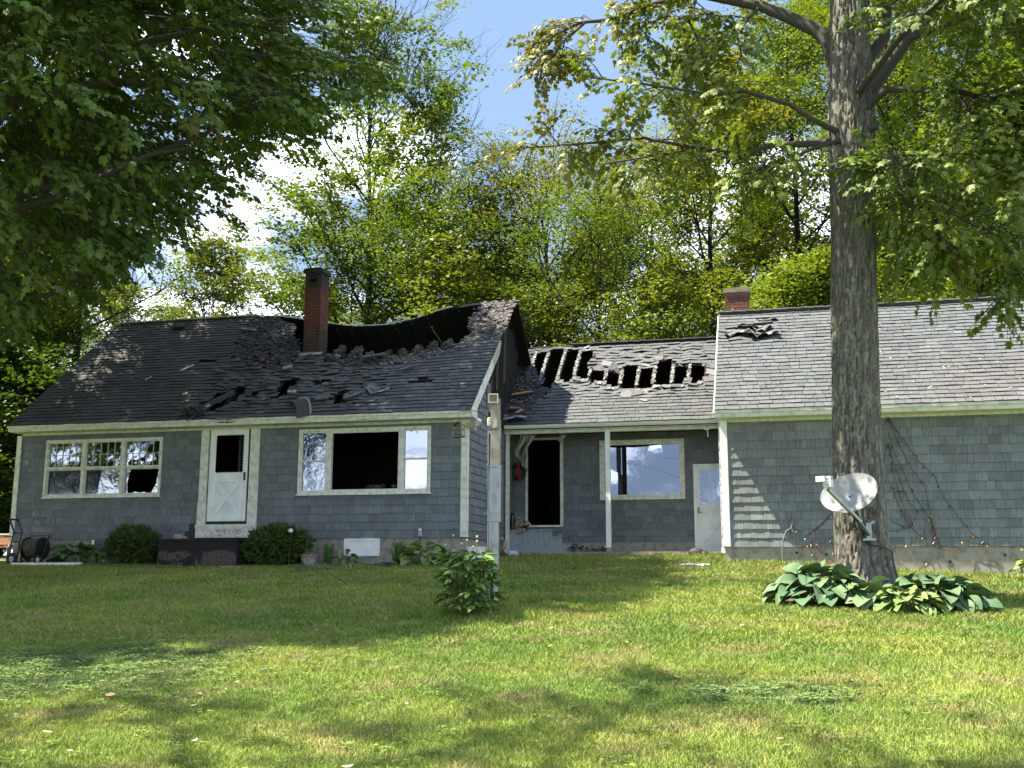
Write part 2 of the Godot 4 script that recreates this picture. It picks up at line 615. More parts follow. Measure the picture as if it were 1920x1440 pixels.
func roof_shingles(parent: Node, ro: Roof, x0: float, x1: float, top: float, expo: float, wmin: float, wmax: float, holes: Array, charred: Array, tone: Callable, rough: Callable, singles: int, single: Callable) -> void:
	var joined := MB.new()
	var made := 0
	var rows := int(top / expo)
	for r in rows + 1:
		var s0 := r * expo - (0.02 if r == 0 else 0.0)
		var s1 := minf(r * expo + expo * 1.3, top)
		if s1 - s0 < 0.05:
			continue
		var x := x0 - rf(0.0, wmin)
		while x < x1:
			var w := rf(wmin, wmax)
			var xa := maxf(x, x0)
			var xb := minf(x + w - rf(0.004, 0.010), x1)
			x += w
			if xb - xa < 0.03:
				continue
			var c := Vector2((xa + xb) / 2, s0 + expo * 0.4)
			if in_any(c, holes) or in_any(c, charred):
				continue
			var rg: float = rough.call(c.x, c.y)
			var so := s0 + rf(-0.005, 0.005) - rg * rf(0.0, 0.03)
			var lift := rf(0.0, 0.010) + (rg * rf(0.0, 0.035) if rng.randf() < 0.5 else 0.0)
			var col: Color = tone.call(c.x, c.y, rng)
			var tw := rf(-0.003, 0.003) + rg * rf(-0.012, 0.012)
			var near := false
			for k in [Vector2(0.1, 0), Vector2(-0.1, 0), Vector2(0, 0.1), Vector2(0, -0.1)]:
				if in_any(c + k, holes):
					near = true
			if near:
				lift += rf(-0.05, 0.03)
				if rng.randf() < 0.12:
					continue
			if made < singles and single.call(c.x, c.y):
				var mb := MB.new()
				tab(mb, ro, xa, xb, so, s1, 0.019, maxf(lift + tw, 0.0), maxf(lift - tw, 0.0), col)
				part("shingle", mb, M.shingle, parent)
				made += 1
			else:
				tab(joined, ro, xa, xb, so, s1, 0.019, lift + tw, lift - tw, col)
	part("roof_shingles", joined, M.shingle, parent, "", "stuff")

# burnt shingle crumbs in the polygons
func chips(mb: MB, ro: Roof, polys: Array, holes: Array, count: int, x0: float, x1: float, s0: float, s1: float, cols: Array, size := 1.0) -> void:
	for i in count:
		var c := Vector2(rf(x0, x1), rf(s0, s1))
		if not in_any(c, polys) or in_any(c, holes):
			continue
		var p := ro.at(c.x, c.y, rf(0.0, 0.03))
		var b := Basis(Vector3(1, 0, 0), Vector3(0, SL, -CL), Vector3(0, CL, SL))
		b = b * Basis.from_euler(Vector3(rf(-0.3, 0.28), rf(-0.3, 0.3), rf(-0.7, 0.7)))
		mb.obox(Transform3D(b, p), Vector3(rf(0.04, 0.12), rf(0.03, 0.085), rf(0.004, 0.012)) * size, cols[rng.randi() % cols.size()])

func frame_rect(mb: MB, x0: float, x1: float, y0: float, y1: float, w: float, z0: float, z1: float) -> void:   # four boards butted
	mb.box(x0, x0 + w, y0, y1, z0, z1)
	mb.box(x1 - w, x1, y0, y1, z0, z1)
	mb.box(x0 + w, x1 - w, y1 - w, y1, z0, z1)
	mb.box(x0 + w, x1 - w, y0, y0 + w, z0, z1)

func pane(mb: MB, x0: float, x1: float, y0: float, y1: float, z: float) -> void:
	mb.box(x0, x1, y0, y1, z - 0.005, z, Color.WHITE)

# glass outline (fan round its middle), a few millimetres thick
func shard(mb: MB, pts: Array, z: float, tx := 0.0, ty := 0.0) -> void:
	var c := Vector3.ZERO
	var q := []
	for p in pts:
		c += Vector3(p[0], p[1], z) / pts.size()
	for p in pts:
		q.append(Vector3(p[0], p[1], z + (p[0] - c.x) * tx + (p[1] - c.y) * ty))
	var back := Vector3(0, 0, -0.004)
	for i in q.size():
		var a: Vector3 = q[i]
		var b: Vector3 = q[(i + 1) % q.size()]
		mb.tri(c, a, b, Color.WHITE)
		mb.tri(c + back, b + back, a + back, Color.WHITE)
		mb.quad(a + back, b + back, b, a, Color.WHITE)

func extrude_x(mb: MB, prof: Array, x0: float, x1: float, col := Color.WHITE) -> void:   # prof: [z, y] counter-clockwise seen from +x
	for i in prof.size():
		var a: Array = prof[i]
		var b: Array = prof[(i + 1) % prof.size()]
		mb.quad(Vector3(x0, a[1], a[0]), Vector3(x0, b[1], b[0]), Vector3(x1, b[1], b[0]), Vector3(x1, a[1], a[0]), col)
	for i in range(1, prof.size() - 1):
		mb.tri(Vector3(x1, prof[0][1], prof[0][0]), Vector3(x1, prof[i][1], prof[i][0]), Vector3(x1, prof[i + 1][1], prof[i + 1][0]), col)
		mb.tri(Vector3(x0, prof[0][1], prof[0][0]), Vector3(x0, prof[i + 1][1], prof[i + 1][0]), Vector3(x0, prof[i][1], prof[i][0]), col)

func crossbuck(mb: MB, x0: float, x1: float, y0: float, y1: float, z: float) -> void:
	var cx := (x0 + x1) / 2
	var cy := (y0 + y1) / 2
	var fl := Vector3.BACK
	for sgn in [-1.0, 1.0]:   # two raised crossing bars, and the raised margin round them
		mb.beam(Vector3(x0, cy - sgn * (y1 - y0) / 2, z), Vector3(x1, cy + sgn * (y1 - y0) / 2, z + 0.002 * sgn), 0.085, 0.05, Color.WHITE, fl)
	var m := 0.05
	mb.box(x0 - m, x1 + m, y1, y1 + m, z - 0.01, z + 0.022)
	mb.box(x0 - m, x1 + m, y0 - m, y0, z - 0.01, z + 0.022)
	mb.box(x0 - m, x0, y0, y1, z - 0.01, z + 0.022)
	mb.box(x1, x1 + m, y0, y1, z - 0.01, z + 0.022)

func scallops(mb: MB, x0: float, x1: float, y0: float, y1: float, z: float, r: float) -> void:   # scalloped edging inside a door light
	var run := func(a: Vector2, b: Vector2, inward: Vector2) -> void:
		var n := int(round(a.distance_to(b) / (2.2 * r)))
		for i in n:
			var c: Vector2 = a.lerp(b, (i + 0.5) / n)
			var d: Vector2 = (b - a).normalized()
			for k in 4:
				var t0 := PI * k / 4.0
				var t1 := PI * (k + 1) / 4.0
				var p: Vector2 = c + d * cos(t0) * r + inward * sin(t0) * r
				var q: Vector2 = c + d * cos(t1) * r + inward * sin(t1) * r
				mb.tri(Vector3(c.x, c.y, z), Vector3(p.x, p.y, z), Vector3(q.x, q.y, z), Color.WHITE)
	run.call(Vector2(x0, y0), Vector2(x1, y0), Vector2(0, 1))
	run.call(Vector2(x1, y0), Vector2(x1, y1), Vector2(-1, 0))
	run.call(Vector2(x1, y1), Vector2(x0, y1), Vector2(0, -1))
	run.call(Vector2(x0, y1), Vector2(x0, y0), Vector2(1, 0))

func bricks(parent: Node, x0: float, x1: float, z0: float, z1: float, y0: float, y1: float, tone: Callable, skip: Array) -> void:
	var ch := 0.075
	var rows := int((y1 - y0) / ch)
	for r in rows:
		var ya := y0 + r * ch
		var yb := ya + ch - 0.011
		for side in 3:   # front, right, left
			var span := (x1 - x0) if side == 0 else (z1 - z0)
			var p := 0.0 if (r + side) % 2 == 0 else -0.105
			while p < span - 0.01:
				var a := maxf(p, 0.0)
				var b := minf(p + 0.2, span)
				p += 0.211
				if b - a < 0.03:
					continue
				var gone := false
				for s in skip:
					if side == 0 and (a + b) / 2 > s[0] and (a + b) / 2 < s[1] and ya > s[2] and yb < s[3]:
						gone = true
				if gone:
					continue
				var mb := MB.new()
				var q := rf(0.004, 0.011)
				var col: Color = tone.call(ya)
				if side == 0:
					mb.box(x0 + a, x0 + b, ya, yb, z1 - 0.09, z1 + q, col)
				elif side == 1:
					mb.box(x1 - 0.08, x1 + q, ya, yb, z1 - 0.012 - b + 0.0, z1 - 0.012 - a, col)
				else:
					mb.box(x0 - q, x0 + 0.08, ya, yb, z1 - 0.012 - b, z1 - 0.012 - a, col)
				part("brick", mb, M.brick, parent)

func poly(a: Array) -> PackedVector2Array:
	var o := PackedVector2Array()
	for i in range(0, a.size(), 2):
		o.append(Vector2(a[i], a[i + 1]))
	return o

func ridge_y(x: float) -> float:   # the sagging top edge of the rear slope
	var t := [[-17.3, 6.75], [-13.2, 6.74], [-12.6, 6.71], [-12.18, 6.65], [-11.74, 6.56], [-11.14, 6.44], [-10.73, 6.37], [-10.3, 6.32], [-9.8, 6.30], [-9.3, 6.31], [-8.9, 6.40], [-8.5, 6.49], [-8.1, 6.61], [-7.7, 6.68], [-7.2, 6.73], [-6.9, 6.76], [-6.0, 6.75]]
	for i in t.size() - 1:
		if x <= t[i + 1][0]:
			return lerpf(t[i][1], t[i + 1][1], clampf((x - t[i][0]) / (t[i + 1][0] - t[i][0]), 0, 1))
	return 6.75

func siding_tone(x: float, y: float, r: RandomNumberGenerator) -> Color:
	var k := r.randf_range(0.86, 1.14) * (1.0 + 0.22 * nz.get_noise_2d(x * 1.3, y * 2.5))
	if x > -12.8 and x < -12.43 and y < 0.8 + 0.3 * (x + 12.8) + r.randf_range(-0.1, 0.25):
		k *= 0.25   # scorched beside the step
	return Color(0.146 * k, 0.168 * k, 0.182 * k)

func siding_tone_pale(x: float, y: float, r: RandomNumberGenerator) -> Color:
	var k := r.randf_range(0.84, 1.2) * (1.0 + 0.25 * nz.get_noise_2d(x * 1.1 + 5.0, y * 2.0))
	return Color(0.172 * k, 0.192 * k, 0.201 * k)

func make_house() -> void:
	var H := thing("house", "grey shingled single-storey house with burnt-out roof, seen across the lawn", "house", Vector3(-6, 0.2, -21.4))
	var never := func(_x: float, _y: float) -> bool: return false
	var left_holes := [[0.74, 3.765, 1.735, 3.068], [4.74, 6.16, 0.5, 3.25], [7.105, 10.13, 1.712, 3.13]]
	var o_left := Vector3(-17.17, 0, -21.415)

	# --- foundations and floors
	var mb := MB.new()
	mb.box(-17.15, -6.29, -0.6, 0.775, -28.6, -21.43)
	part("foundation", mb, M.concrete, H)
	mb = MB.new()
	mb.box(-1.0, 8.45, -0.9, 0.565, -27.2, -21.43)
	part("foundation", mb, M.concrete, H, "pale concrete foundation with tie-hole stains")
	mb = MB.new()
	mb.box(-6.27, -1.04, -0.2, 0.55, -29.4, -24.46)
	part("porch_slab", mb, M.concrete, H)
	mb = MB.new()
	mb.box(-6.26, -1.04, 0.55, 0.79, -25.7, -25.56)
	part("foundation", mb, M.concrete, H)
	mb = MB.new()
	for q in [[0.35, 0.45], [0.9, 0.42], [3.1, 0.28], [4.05, 0.4], [5.3, 0.33]]:   # tie holes
		mb = MB.new()
		mb.obox(Transform3D(Basis(Vector3.BACK, 0.5), Vector3(q[0], q[1], -21.428)), Vector3(0.05, 0.05, 0.012), Color(0.05, 0.045, 0.04))
		part("tie_hole_plug", mb, M.plain, H)
	
	# --- front wall of the burnt wing
	var wl := MB.new()
	wall_sheet(wl, o_left - Vector3(0, 0, 0.004), Vector3.RIGHT, Vector3.BACK, 10.88, 0.77, 3.25, left_holes)
	var W := part("wall", wl, M.char, H, "grey shingled front wall under the burnt roof")
	wall_shingles(W, o_left, Vector3.RIGHT, Vector3.BACK, 10.80, 0.775, 3.22, 0.1735, left_holes, never, siding_tone)
	# --- gable wall
	var gz := []
	var y := 3.2
	while y < 7.0:
		gz.append([-0.2, (y + 0.12 - 3.36) / 0.839, y - 0.06, y + 0.12])
		gz.append([1.5 + rf(0.0, 0.7) - maxf(0.0, y - 4.2) * 0.3, 9.0, maxf(y - 0.06, 3.45), y + 0.12])
		y += 0.1735
	gz.append([1.66, 2.46, 1.95, 3.23])
	wl = MB.new()
	wall_sheet(wl, Vector3(-6.285, 0, -21.42), Vector3.FORWARD, Vector3.RIGHT, 7.18, 0.77, 3.3, [[1.66, 2.46, 1.95, 3.23]])
	W = part("wall", wl, M.char, H, "charred gable wall above the breezeway roof")
	wall_shingles(W, Vector3(-6.28, 0, -21.41), Vector3.FORWARD, Vector3.RIGHT, 4.15, 0.775, 4.7, 0.1735, gz, never, siding_tone)
	var z := -21.5
	while z > -28.5:   # burnt sheathing boards of the gable
		var top := 3.33 + (minf(-21.05 - z, z + 29.07)) * 0.839
		if top > 3.45:
			mb = MB.new()
			var miss := rf(0.0, 0.5) if z < -23.2 and rng.randf() < 0.5 else 0.0
			mb.box(-6.345 + rf(-0.006, 0.006), -6.295 + rf(-0.008, 0.004), 3.28, maxf(top - miss, 3.4), z - 0.135, z)
			part("charred_board", mb, M.char, W)
		z -= 0.15
	for q in [[-22.35, 3.6, 4.25], [-22.95, 3.7, 4.6], [-23.35, 3.9, 4.75], [-23.9, 4.3, 5.3], [-24.6, 4.6, 5.9]]:   # pale split studs and strips
		mb = MB.new()
		mb.beam(Vector3(-6.27, q[1], q[0]), Vector3(-6.262, q[2], q[0] - 0.06), 0.045, 0.02, Color(0.13, 0.11, 0.09))
		part("split_strip", mb, M.plain, W)
	mb = MB.new()   # other walls and dark rooms
	wall_sheet(mb, Vector3(-6.29, 0, -28.62), Vector3.LEFT, Vector3.FORWARD, 10.88, 0.77, 3.4, [])
	part("wall", mb, M.char, H)
	mb = MB.new()
	wall_sheet(mb, Vector3(-17.16, 0, -28.6), Vector3.BACK, Vector3.LEFT, 7.18, 0.77, 3.3, [])
	part("wall", mb, M.char, H)
	mb = MB.new()
	z = -21.4
	while z > -28.55:
		var top := 3.33 + minf(-21.05 - z, z + 29.07) * 0.839
		mb.box(-17.15, -17.05, 3.25, maxf(top, 3.3), z - 0.2, z)
		z -= 0.2
	part("wall", mb, M.char, H)
	mb = MB.new()
	mb.box(-17.0, -6.42, 0.9, 0.95, -28.4, -21.6)
	mb.box(-17.0, -6.42, 3.28, 3.32, -28.4, -21.6)
	mb.box(-12.9, -12.8, 0.95, 3.28, -28.4, -22.6)
	mb.box(-17.0, -6.42, 0.95, 3.28, -25.2, -25.1)
	part("interior", mb, M.char, H, "black burnt rooms behind the openings")

	# --- wall of the right-hand wing
	wl = MB.new()
	wall_sheet(wl, Vector3(-1.03, 0, -21.42), Vector3.RIGHT, Vector3.BACK, 9.5, 0.56, 3.1, [])
	wall_sheet(wl, Vector3(-1.02, 0, -27.15), Vector3.BACK, Vector3.LEFT, 5.73, 0.56, 3.1, [])
	wall_sheet(wl, Vector3(8.47, 0, -21.42), Vector3.FORWARD, Vector3.RIGHT, 5.73, 0.56, 3.1, [])
	wall_sheet(wl, Vector3(8.47, 0, -27.15), Vector3.LEFT, Vector3.FORWARD, 9.5, 0.56, 3.1, [])
	z = -21.4
	while z > -27.1:
		var top := 3.14 + minf(-21.05 - z, z + 27.53) * 0.839
		mb = MB.new()
		wl.box(-1.02, -0.92, 3.1, top, z - 0.1, z)
		wl.box(8.37, 8.47, 3.1, top, z - 0.1, z)
		z -= 0.1
	W = part("wall", wl, M.char, H, "paler grey shingled wall of the right-hand wing")
	wall_shingles(W, Vector3(-1.03, 0, -21.415), Vector3.RIGHT, Vector3.BACK, 9.5, 0.565, 3.08, 0.1725, [], func(x: float, yy: float) -> bool: return x > -0.95 and x < 4.5 and not (x > 0.9 and x < 1.9 and yy > 0.4) and (x > 1.9 or yy < 2.0), siding_tone_pale)
	wall_shingles(W, Vector3(-1.025, 0, -27.15), Vector3.BACK, Vector3.LEFT, 5.7, 0.565, 3.08, 0.1725, [], never, siding_tone_pale)

	# --- back wall of the breezeway porch
	var ph := [[0.42, 1.36, 1.2, 3.33], [2.26, 4.30, 1.80, 3.24], [4.50, 5.5, 0.5, 2.62]]
	wl = MB.new()
	wall_sheet(wl, Vector3(-6.37, 0, -25.585), Vector3.RIGHT, Vector3.BACK, 5.34, 0.55, 3.45, ph)
	W = part("wall", wl, M.char, H, "dark grey shingled wall inside the porch")
	wall_shingles(W, Vector3(-6.37, 0, -25.58), Vector3.RIGHT, Vector3.BACK, 5.33, 0.785, 3.43, 0.156, ph, never, siding_tone)
	mb = MB.new()
	mb.box(-6.27, -1.05, 3.42, 3.45, -29.3, -24.62)
	mb.box(-6.27, -1.05, 3.45, 3.47, -29.3, -24.75)
	mb.box(-6.27, -1.05, 0.55, 3.42, -29.4, -29.3)
	mb.box(-6.27, -1.05, 1.12, 1.16, -29.3, -25.71)
	mb.box(-6.28, -6.2, 0.55, 3.42, -29.4, -25.6)
	mb.box(-1.06, -1.04, 0.55, 3.42, -29.4, -25.72)
	part("interior", mb, M.char, H)

	# --- roofs
	make_left_roof(H)
	make_porch_roof(H)
	make_right_roof(H)

	# --- eaves
	mb = MB.new()
	mb.box(-17.25, -6.06, 3.255, 3.333, -21.10, -21.062)
	mb.box(-17.27, -6.05, 3.333, 3.384, -21.10, -21.035)
	mb.box(-17.2, -6.07, 3.243, 3.2545, -21.41, -21.066)
	mb.box(-17.1, -6.37, 3.19, 3.243, -21.42, -21.38)
	var E := part("eave", mb, M.trim, H, "cream eave board, scorched above the door")
	mb = MB.new()   # scorch marks: ragged outlines, a millimetre proud of the boards
	for q in [[-12.15, -11.15, 3.372, 0.034, -21.0335], [-11.95, -11.4, 3.318, 0.05, -21.0605], [-8.7, -8.1, 3.275, 0.018, -21.0605]]:
		var n := 24
		for i in n:
			var xa := lerpf(q[0], q[1], float(i) / n)
			var xb := lerpf(q[0], q[1], float(i + 1) / n)
			var da: float = q[3] * sin(PI * i / n) * (0.65 + 0.7 * nz.get_noise_2d(i * 0.45, q[0]))
			var db: float = q[3] * sin(PI * (i + 1) / n) * (0.65 + 0.7 * nz.get_noise_2d((i + 1) * 0.45, q[0]))
			mb.quad(Vector3(xa, q[2] - maxf(da, 0.0), q[4]), Vector3(xb, q[2] - maxf(db, 0.0), q[4]), Vector3(xb, q[2], q[4]), Vector3(xa, q[2], q[4]), Color(0.06, 0.04, 0.03))
	part("scorched_patch", mb, M.plain, E)
	mb = MB.new()   # rake board at the gable
	var ro := Roof.new()
	ro.lip = Vector3(0, 3.39, -21.05)
	ro.bend = func(_x: float, _s: float) -> float: return 0.0
	for i in 10:
		var sa := i * 0.31
		var sb := sa + 0.31
		var wa := 0.2
		var p := []
		for q in [[sa, -wa - 0.012], [sb, -wa - 0.012 if i < 9 else -0.08], [sb, -0.006], [sa, -0.006]]:
			p.append([ro.at(0, q[0], q[1]).z, ro.at(0, q[0], q[1]).y])
		extrude_x(mb, p, -6.082, -6.052, Color.WHITE if i < 7 else Color(0.55, 0.55, 0.55))
	extrude_x(mb, [[-21.06, 3.25], [-21.42, 3.25], [-21.42, 3.46], [-21.06, 3.245]], -6.10, -6.058)
	extrude_x(mb, [[-21.045, 3.25], [-21.45, 3.25], [-21.45, 3.68], [-21.045, 3.385]], -6.056, -6.043)
	part("rake_board", mb, M.trim, H)
	mb = MB.new()
	mb.box(-1.12, 8.6, 3.075, 3.15, -21.10, -21.062)
	mb.box(-1.14, 8.62, 3.15, 3.205, -21.10, -21.03)
	mb.box(-1.10, 8.55, 3.062, 3.0745, -21.41, -21.066)
	mb.box(-0.89, 8.45, 3.01, 3.062, -21.42, -21.38)
	part("eave", mb, M.trim, H)

	# --- corner boards
	for q in [[-17.23, -17.11, 0.76, 3.19, -21.42, -21.375], [-6.373, -6.253, 0.785, 3.243, -21.42, -21.375], [-1.03, -0.886, 0.572, 3.062, -21.42, -21.375]]:
		mb = MB.new()
		mb.box(q[0], q[1], q[2], q[3], q[4], q[5])
		part("corner_board", mb, M.white_paint if q[0] > -2 else M.trim, H)
	mb = MB.new()
	mb.box(-6.2505, -6.235, 0.785, 3.6, -21.52, -21.376)
	part("corner_board", mb, M.trim, H)

	make_openings(H)
	make_chimneys(H)

	# --- porch trim
	mb = MB.new()
	extrude_x(mb, [[-24.40, 3.535], [-24.52, 3.535], [-24.52, 3.44], [-24.45, 3.44], [-24.42, 3.47], [-24.405, 3.51]], -6.22, -1.10)
	var G := part("gutter", mb, M.white_paint, H)
	mb = MB.new()
	mb.box(-6.25, -1.04, 3.335, 3.405, -24.74, -24.6)
	mb.box(-6.25, -1.04, 3.405, 3.418, -24.74, -24.522)
	for i in 24:
		mb.box(-3.2 + i * 0.09, -3.14 + i * 0.09, 3.4, 3.404, -24.6, -24.55, Color(0.25, 0.2, 0.15))
	part("porch_beam", mb, M.trim, H)
	mb = MB.new()
	mb.box(-1.205, -1.125, 0.62, 3.44, -24.51, -24.44)
	mb.box(-1.22, -1.11, 2.05, 2.08, -24.52, -24.43)
	mb.obox(Transform3D(Basis(Vector3.RIGHT, -0.6), Vector3(-1.165, 0.56, -24.42)), Vector3(0.08, 0.16, 0.07))
	part("downspout", mb, M.white_paint, H)
	mb = MB.new()
	mb.box(-3.825, -3.715, 0.66, 3.335, -24.71, -24.6)
	mb.box(-3.84, -3.70, 0.645, 0.66, -24.725, -24.585)
	part("porch_post", mb, M.white_paint, H)
	mb = MB.new()
	mb.box(-3.82, -3.69, 0.552, 0.645, -24.72, -24.59)
	part("post_block", mb, M.wood, H)
	mb = MB.new()
	mb.box(-6.235, -6.15, 0.56, 3.335, -24.74, -24.66)
	part("porch_post", mb, M.trim, H)
	mb = MB.new()   # loose hook under the porch eave
	mb.box(-1.53, -1.41, 3.31, 3.334, -24.64, -24.60)
	mb.beam(Vector3(-1.46, 3.31, -24.62), Vector3(-1.45, 3.14, -24.62), 0.02, 0.012)
	part("hook", mb, M.white_paint, H)

	# --- painted porch steps
	mb = MB.new()
	mb.box(-6.2, -5.13, 0.552, 1.045, -25.56, -24.77)
	mb.box(-5.13, -4.89, 0.552, 0.90, -25.56, -24.77)
	mb.box(-4.89, -4.67, 0.552, 0.735, -25.56, -24.77)
	var ST := part("porch_steps", mb, M.grey_paint, H)
	for q in [[-6.21, -5.11, 1.045, 1.07], [-5.129, -4.87, 0.90, 0.92], [-4.889, -4.65, 0.735, 0.755]]:
		mb = MB.new()
		mb.box(q[0], q[1], q[2], q[3], -25.57, -24.745)
		part("tread", mb, M.grey_paint, ST)
	mb = MB.new()
	mb.box(-5.86, -5.853, 0.56, 1.045, -24.772, -24.767, Color(0.1, 0.1, 0.1))
	part("joint", mb, M.plain, ST)

	# --- sooty concrete door step
	mb = MB.new()
	var nx := 72
	for i in nx:
		for j in 24:
			var xa := lerpf(-12.62, -10.82, float(i) / nx)
			var xb := lerpf(-12.62, -10.82, float(i + 1) / nx)
			var ya := lerpf(0.1, 0.70, j / 24.0)
			var yb := lerpf(0.1, 0.70, (j + 1) / 24.0)
			var q := nz.get_noise_2d((xa + 3.0) * 1.9, ya * 2.4 + 3.0) + lerpf(0.3, -0.5, sm(13.0, 18.0, j)) - 0.08 + 0.3 * nz.get_noise_2d(xa * 9.0, ya * 9.0)
			mb.quad(Vector3(xa, ya, -20.22), Vector3(xb, ya, -20.22), Vector3(xb, yb, -20.22), Vector3(xa, yb, -20.22), Color(0.018, 0.018, 0.018).lerp(Color(0.085, 0.076, 0.066), smoothstep(0.0, 0.25, q)))
	mb.box(-12.62, -10.82, 0.1, 0.699, -21.42, -20.222, Color(0.02, 0.02, 0.02))
	mb.box(-12.66, -10.78, 0.70, 0.735, -21.42, -20.18, Color(0.022, 0.022, 0.024))
	part("door_step", mb, M.soot_concrete, H, "soot-blackened concrete step below the white storm door")

func make_left_roof(H: Node) -> void:
	var ro := Roof.new()
	ro.lip = Vector3(0, 3.39, -21.05)
	ro.bend = func(x: float, s: float) -> float:
		var w := sm(-13.4, -12.4, x) * (1.0 - sm(-9.2, -7.6, x)) * sm(0.1, 0.6, s) * (1.0 - sm(1.9, 2.9, s))
		var sag := 0.055 * w * pow(sin(PI * (x + 12.1) / 0.42), 2.0) * (0.6 + 0.8 * nz.get_noise_2d(x * 0.9, s * 1.2))
		var drop := (6.755 - ridge_y(x)) * sm(4.2, 5.23, s) * (1.0 - sm(-12.0, -11.5, x))
		var dip := 0.07 * sm(-12.5, -9.5, x) * (1.0 - sm(-8.5, -6.4, x)) * sm(0.8, 2.6, s)
		return 0.012 * nz.get_noise_2d(x * 1.4, s * 1.4) - sag - drop - dip
	var holes := [
		poly([-12.6, 5.35, -12.35, 4.95, -11.95, 4.75, -11.72, 4.42, -11.62, 3.94, -11.25, 3.5, -11.08, 2.98, -10.42, 2.93, -10.33, 2.91, -10.13, 2.95, -10.02, 3.26, -9.9, 2.9, -9.76, 2.82, -9.65, 2.95, -9.58, 3.12, -9.5, 2.85, -9.25, 2.73, -9.05, 2.7, -8.92, 2.54, -8.8, 2.72, -8.76, 2.86, -8.68, 2.64, -8.5, 2.7, -8.39, 2.9, -8.3, 2.68, -8.14, 2.72, -8.03, 3.02, -7.93, 2.8, -7.8, 2.84, -7.69, 3.15, -7.58, 2.9, -7.42, 2.95, -7.31, 3.2, -7.2, 2.98, -7.05, 3.05, -7.01, 3.25, -6.89, 3.59, -7.0, 3.9, -7.09, 4.28, -6.97, 4.95, -6.96, 5.35]),
		poly([-12.58, 0.34, -12.46, 0.66, -12.54, 1.10, -12.29, 1.22, -12.2, 1.2, -11.99, 1.46, -11.83, 1.38, -11.80, 0.85, -12.03, 0.36, -12.2, 0.3]),
		poly([-11.62, 0.90, -11.6, 1.15, -11.45, 1.17, -11.5, 0.98]),
		poly([-10.93, 1.02, -10.93, 1.66, -10.62, 1.70, -10.62, 1.4, -10.74, 0.78]),
		poly([-10.1, 1.45, -10.08, 1.82, -9.75, 1.6, -9.96, 1.35]),
		poly([-9.45, 0.66, -9.33, 0.95, -9.15, 0.97, -9.10, 0.4, -9.32, 0.42]),
		poly([-7.62, 1.2, -7.5, 1.45, -7.35, 1.2]), poly([-13.6, 2.68, -13.45, 2.9, -13.38, 2.7]),
	]
	var charred := [
		poly([-13.2, 5.2, -13.05, 4.3, -12.95, 3.4, -12.8, 2.9, -12.2, 2.45, -11.6, 2.25, -11.1, 2.5, -11.05, 3.0, -11.2, 3.6, -11.6, 4.5, -12.5, 5.3]),
		poly([-10.4, 3.4, -10.3, 2.6, -9.6, 2.3, -8.8, 2.15, -8.2, 2.3, -7.6, 2.5, -7.1, 2.62, -6.6, 3.0, -6.06, 3.3, -6.02, 5.3, -7.3, 5.3, -7.6, 4.0]),
	]
	var deck := MB.new()
	roof_deck(deck, ro, -17.25, -6.07, 5.22, holes, 0.09)
	var R := part("roof", deck, M.char, H, "burnt black roof with a long hole under its sagging ridge")
	var tone := func(x: float, s: float, r: RandomNumberGenerator) -> Color:
		var k := lerpf(0.054, 0.082, sm(-12.5, -7.2, x)) * r.randf_range(0.8, 1.22) * (1.0 + 0.35 * nz.get_noise_2d(x * 0.8, s * 0.8))
		if x < -14.0: k *= 1.12
		if r.randf() < 0.025: k *= 1.5
		return Color(k * 0.95, k * 1.0, k * 1.02)
	var rough := func(x: float, s: float) -> float:
		return sm(-13.6, -12.4, x) * (1.0 - sm(-8.6, -7.4, x)) * sm(0.0, 0.5, s) * 0.9
	roof_shingles(R, ro, -17.25, -6.07, 5.22, 0.148, 0.15, 0.31, holes, charred, tone, rough, 0, func(_x: float, _s: float) -> bool: return false)
	var cr := MB.new()
	chips(cr, ro, charred, holes, 8500, -13.2, -6.05, 2.1, 5.22, [Color(0.022, 0.022, 0.023), Color(0.032, 0.031, 0.033), Color(0.05, 0.047, 0.046), Color(0.016, 0.016, 0.017), Color(0.075, 0.07, 0.068)])
	# paler ash where the sound shingles begin
	var ash := poly([-8.9, 2.2, -7.9, 2.35, -7.1, 2.62, -6.5, 3.0, -6.1, 3.15, -6.1, 3.55, -6.9, 3.3, -7.6, 2.9, -8.9, 2.5])
	chips(cr, ro, [ash], holes, 1000, -8.9, -6.1, 2.2, 3.5, [Color(0.16, 0.15, 0.145), Color(0.1, 0.098, 0.1), Color(0.22, 0.20, 0.18)], 0.9)
	part("shingle_crumbs", cr, M.plain, R, "", "stuff")
	# heaps of burnt shingle left standing on the rafter ends along the hole
	var lumps := MB.new()
	for q in [[-10.02, 3.2], [-9.58, 3.08], [-9.17, 2.8], [-8.76, 2.82], [-8.38, 2.88], [-8.03, 2.98], [-7.69, 3.12], [-7.31, 3.18]]:
		for i in 26:
			var t := rf(0.0, 1.0)
			var p := ro.at(q[0] + rf(-0.10, 0.10) * (1.0 - 0.5 * t), q[1] - 0.28 + 0.33 * t, rf(0.0, 0.05))
			lumps.obox(Transform3D(Basis.from_euler(Vector3(rf(0.2, 1.1), rf(-0.5, 0.5), rf(-0.5, 0.5))), p), Vector3(rf(0.07, 0.18), rf(0.06, 0.12), rf(0.005, 0.012)), [Color(0.05, 0.048, 0.05), Color(0.09, 0.086, 0.085), Color(0.15, 0.145, 0.14)][rng.randi() % 3])
	part("shingle_crumbs", lumps, M.plain, R, "", "stuff")
	# rafters
	var x := -17.0
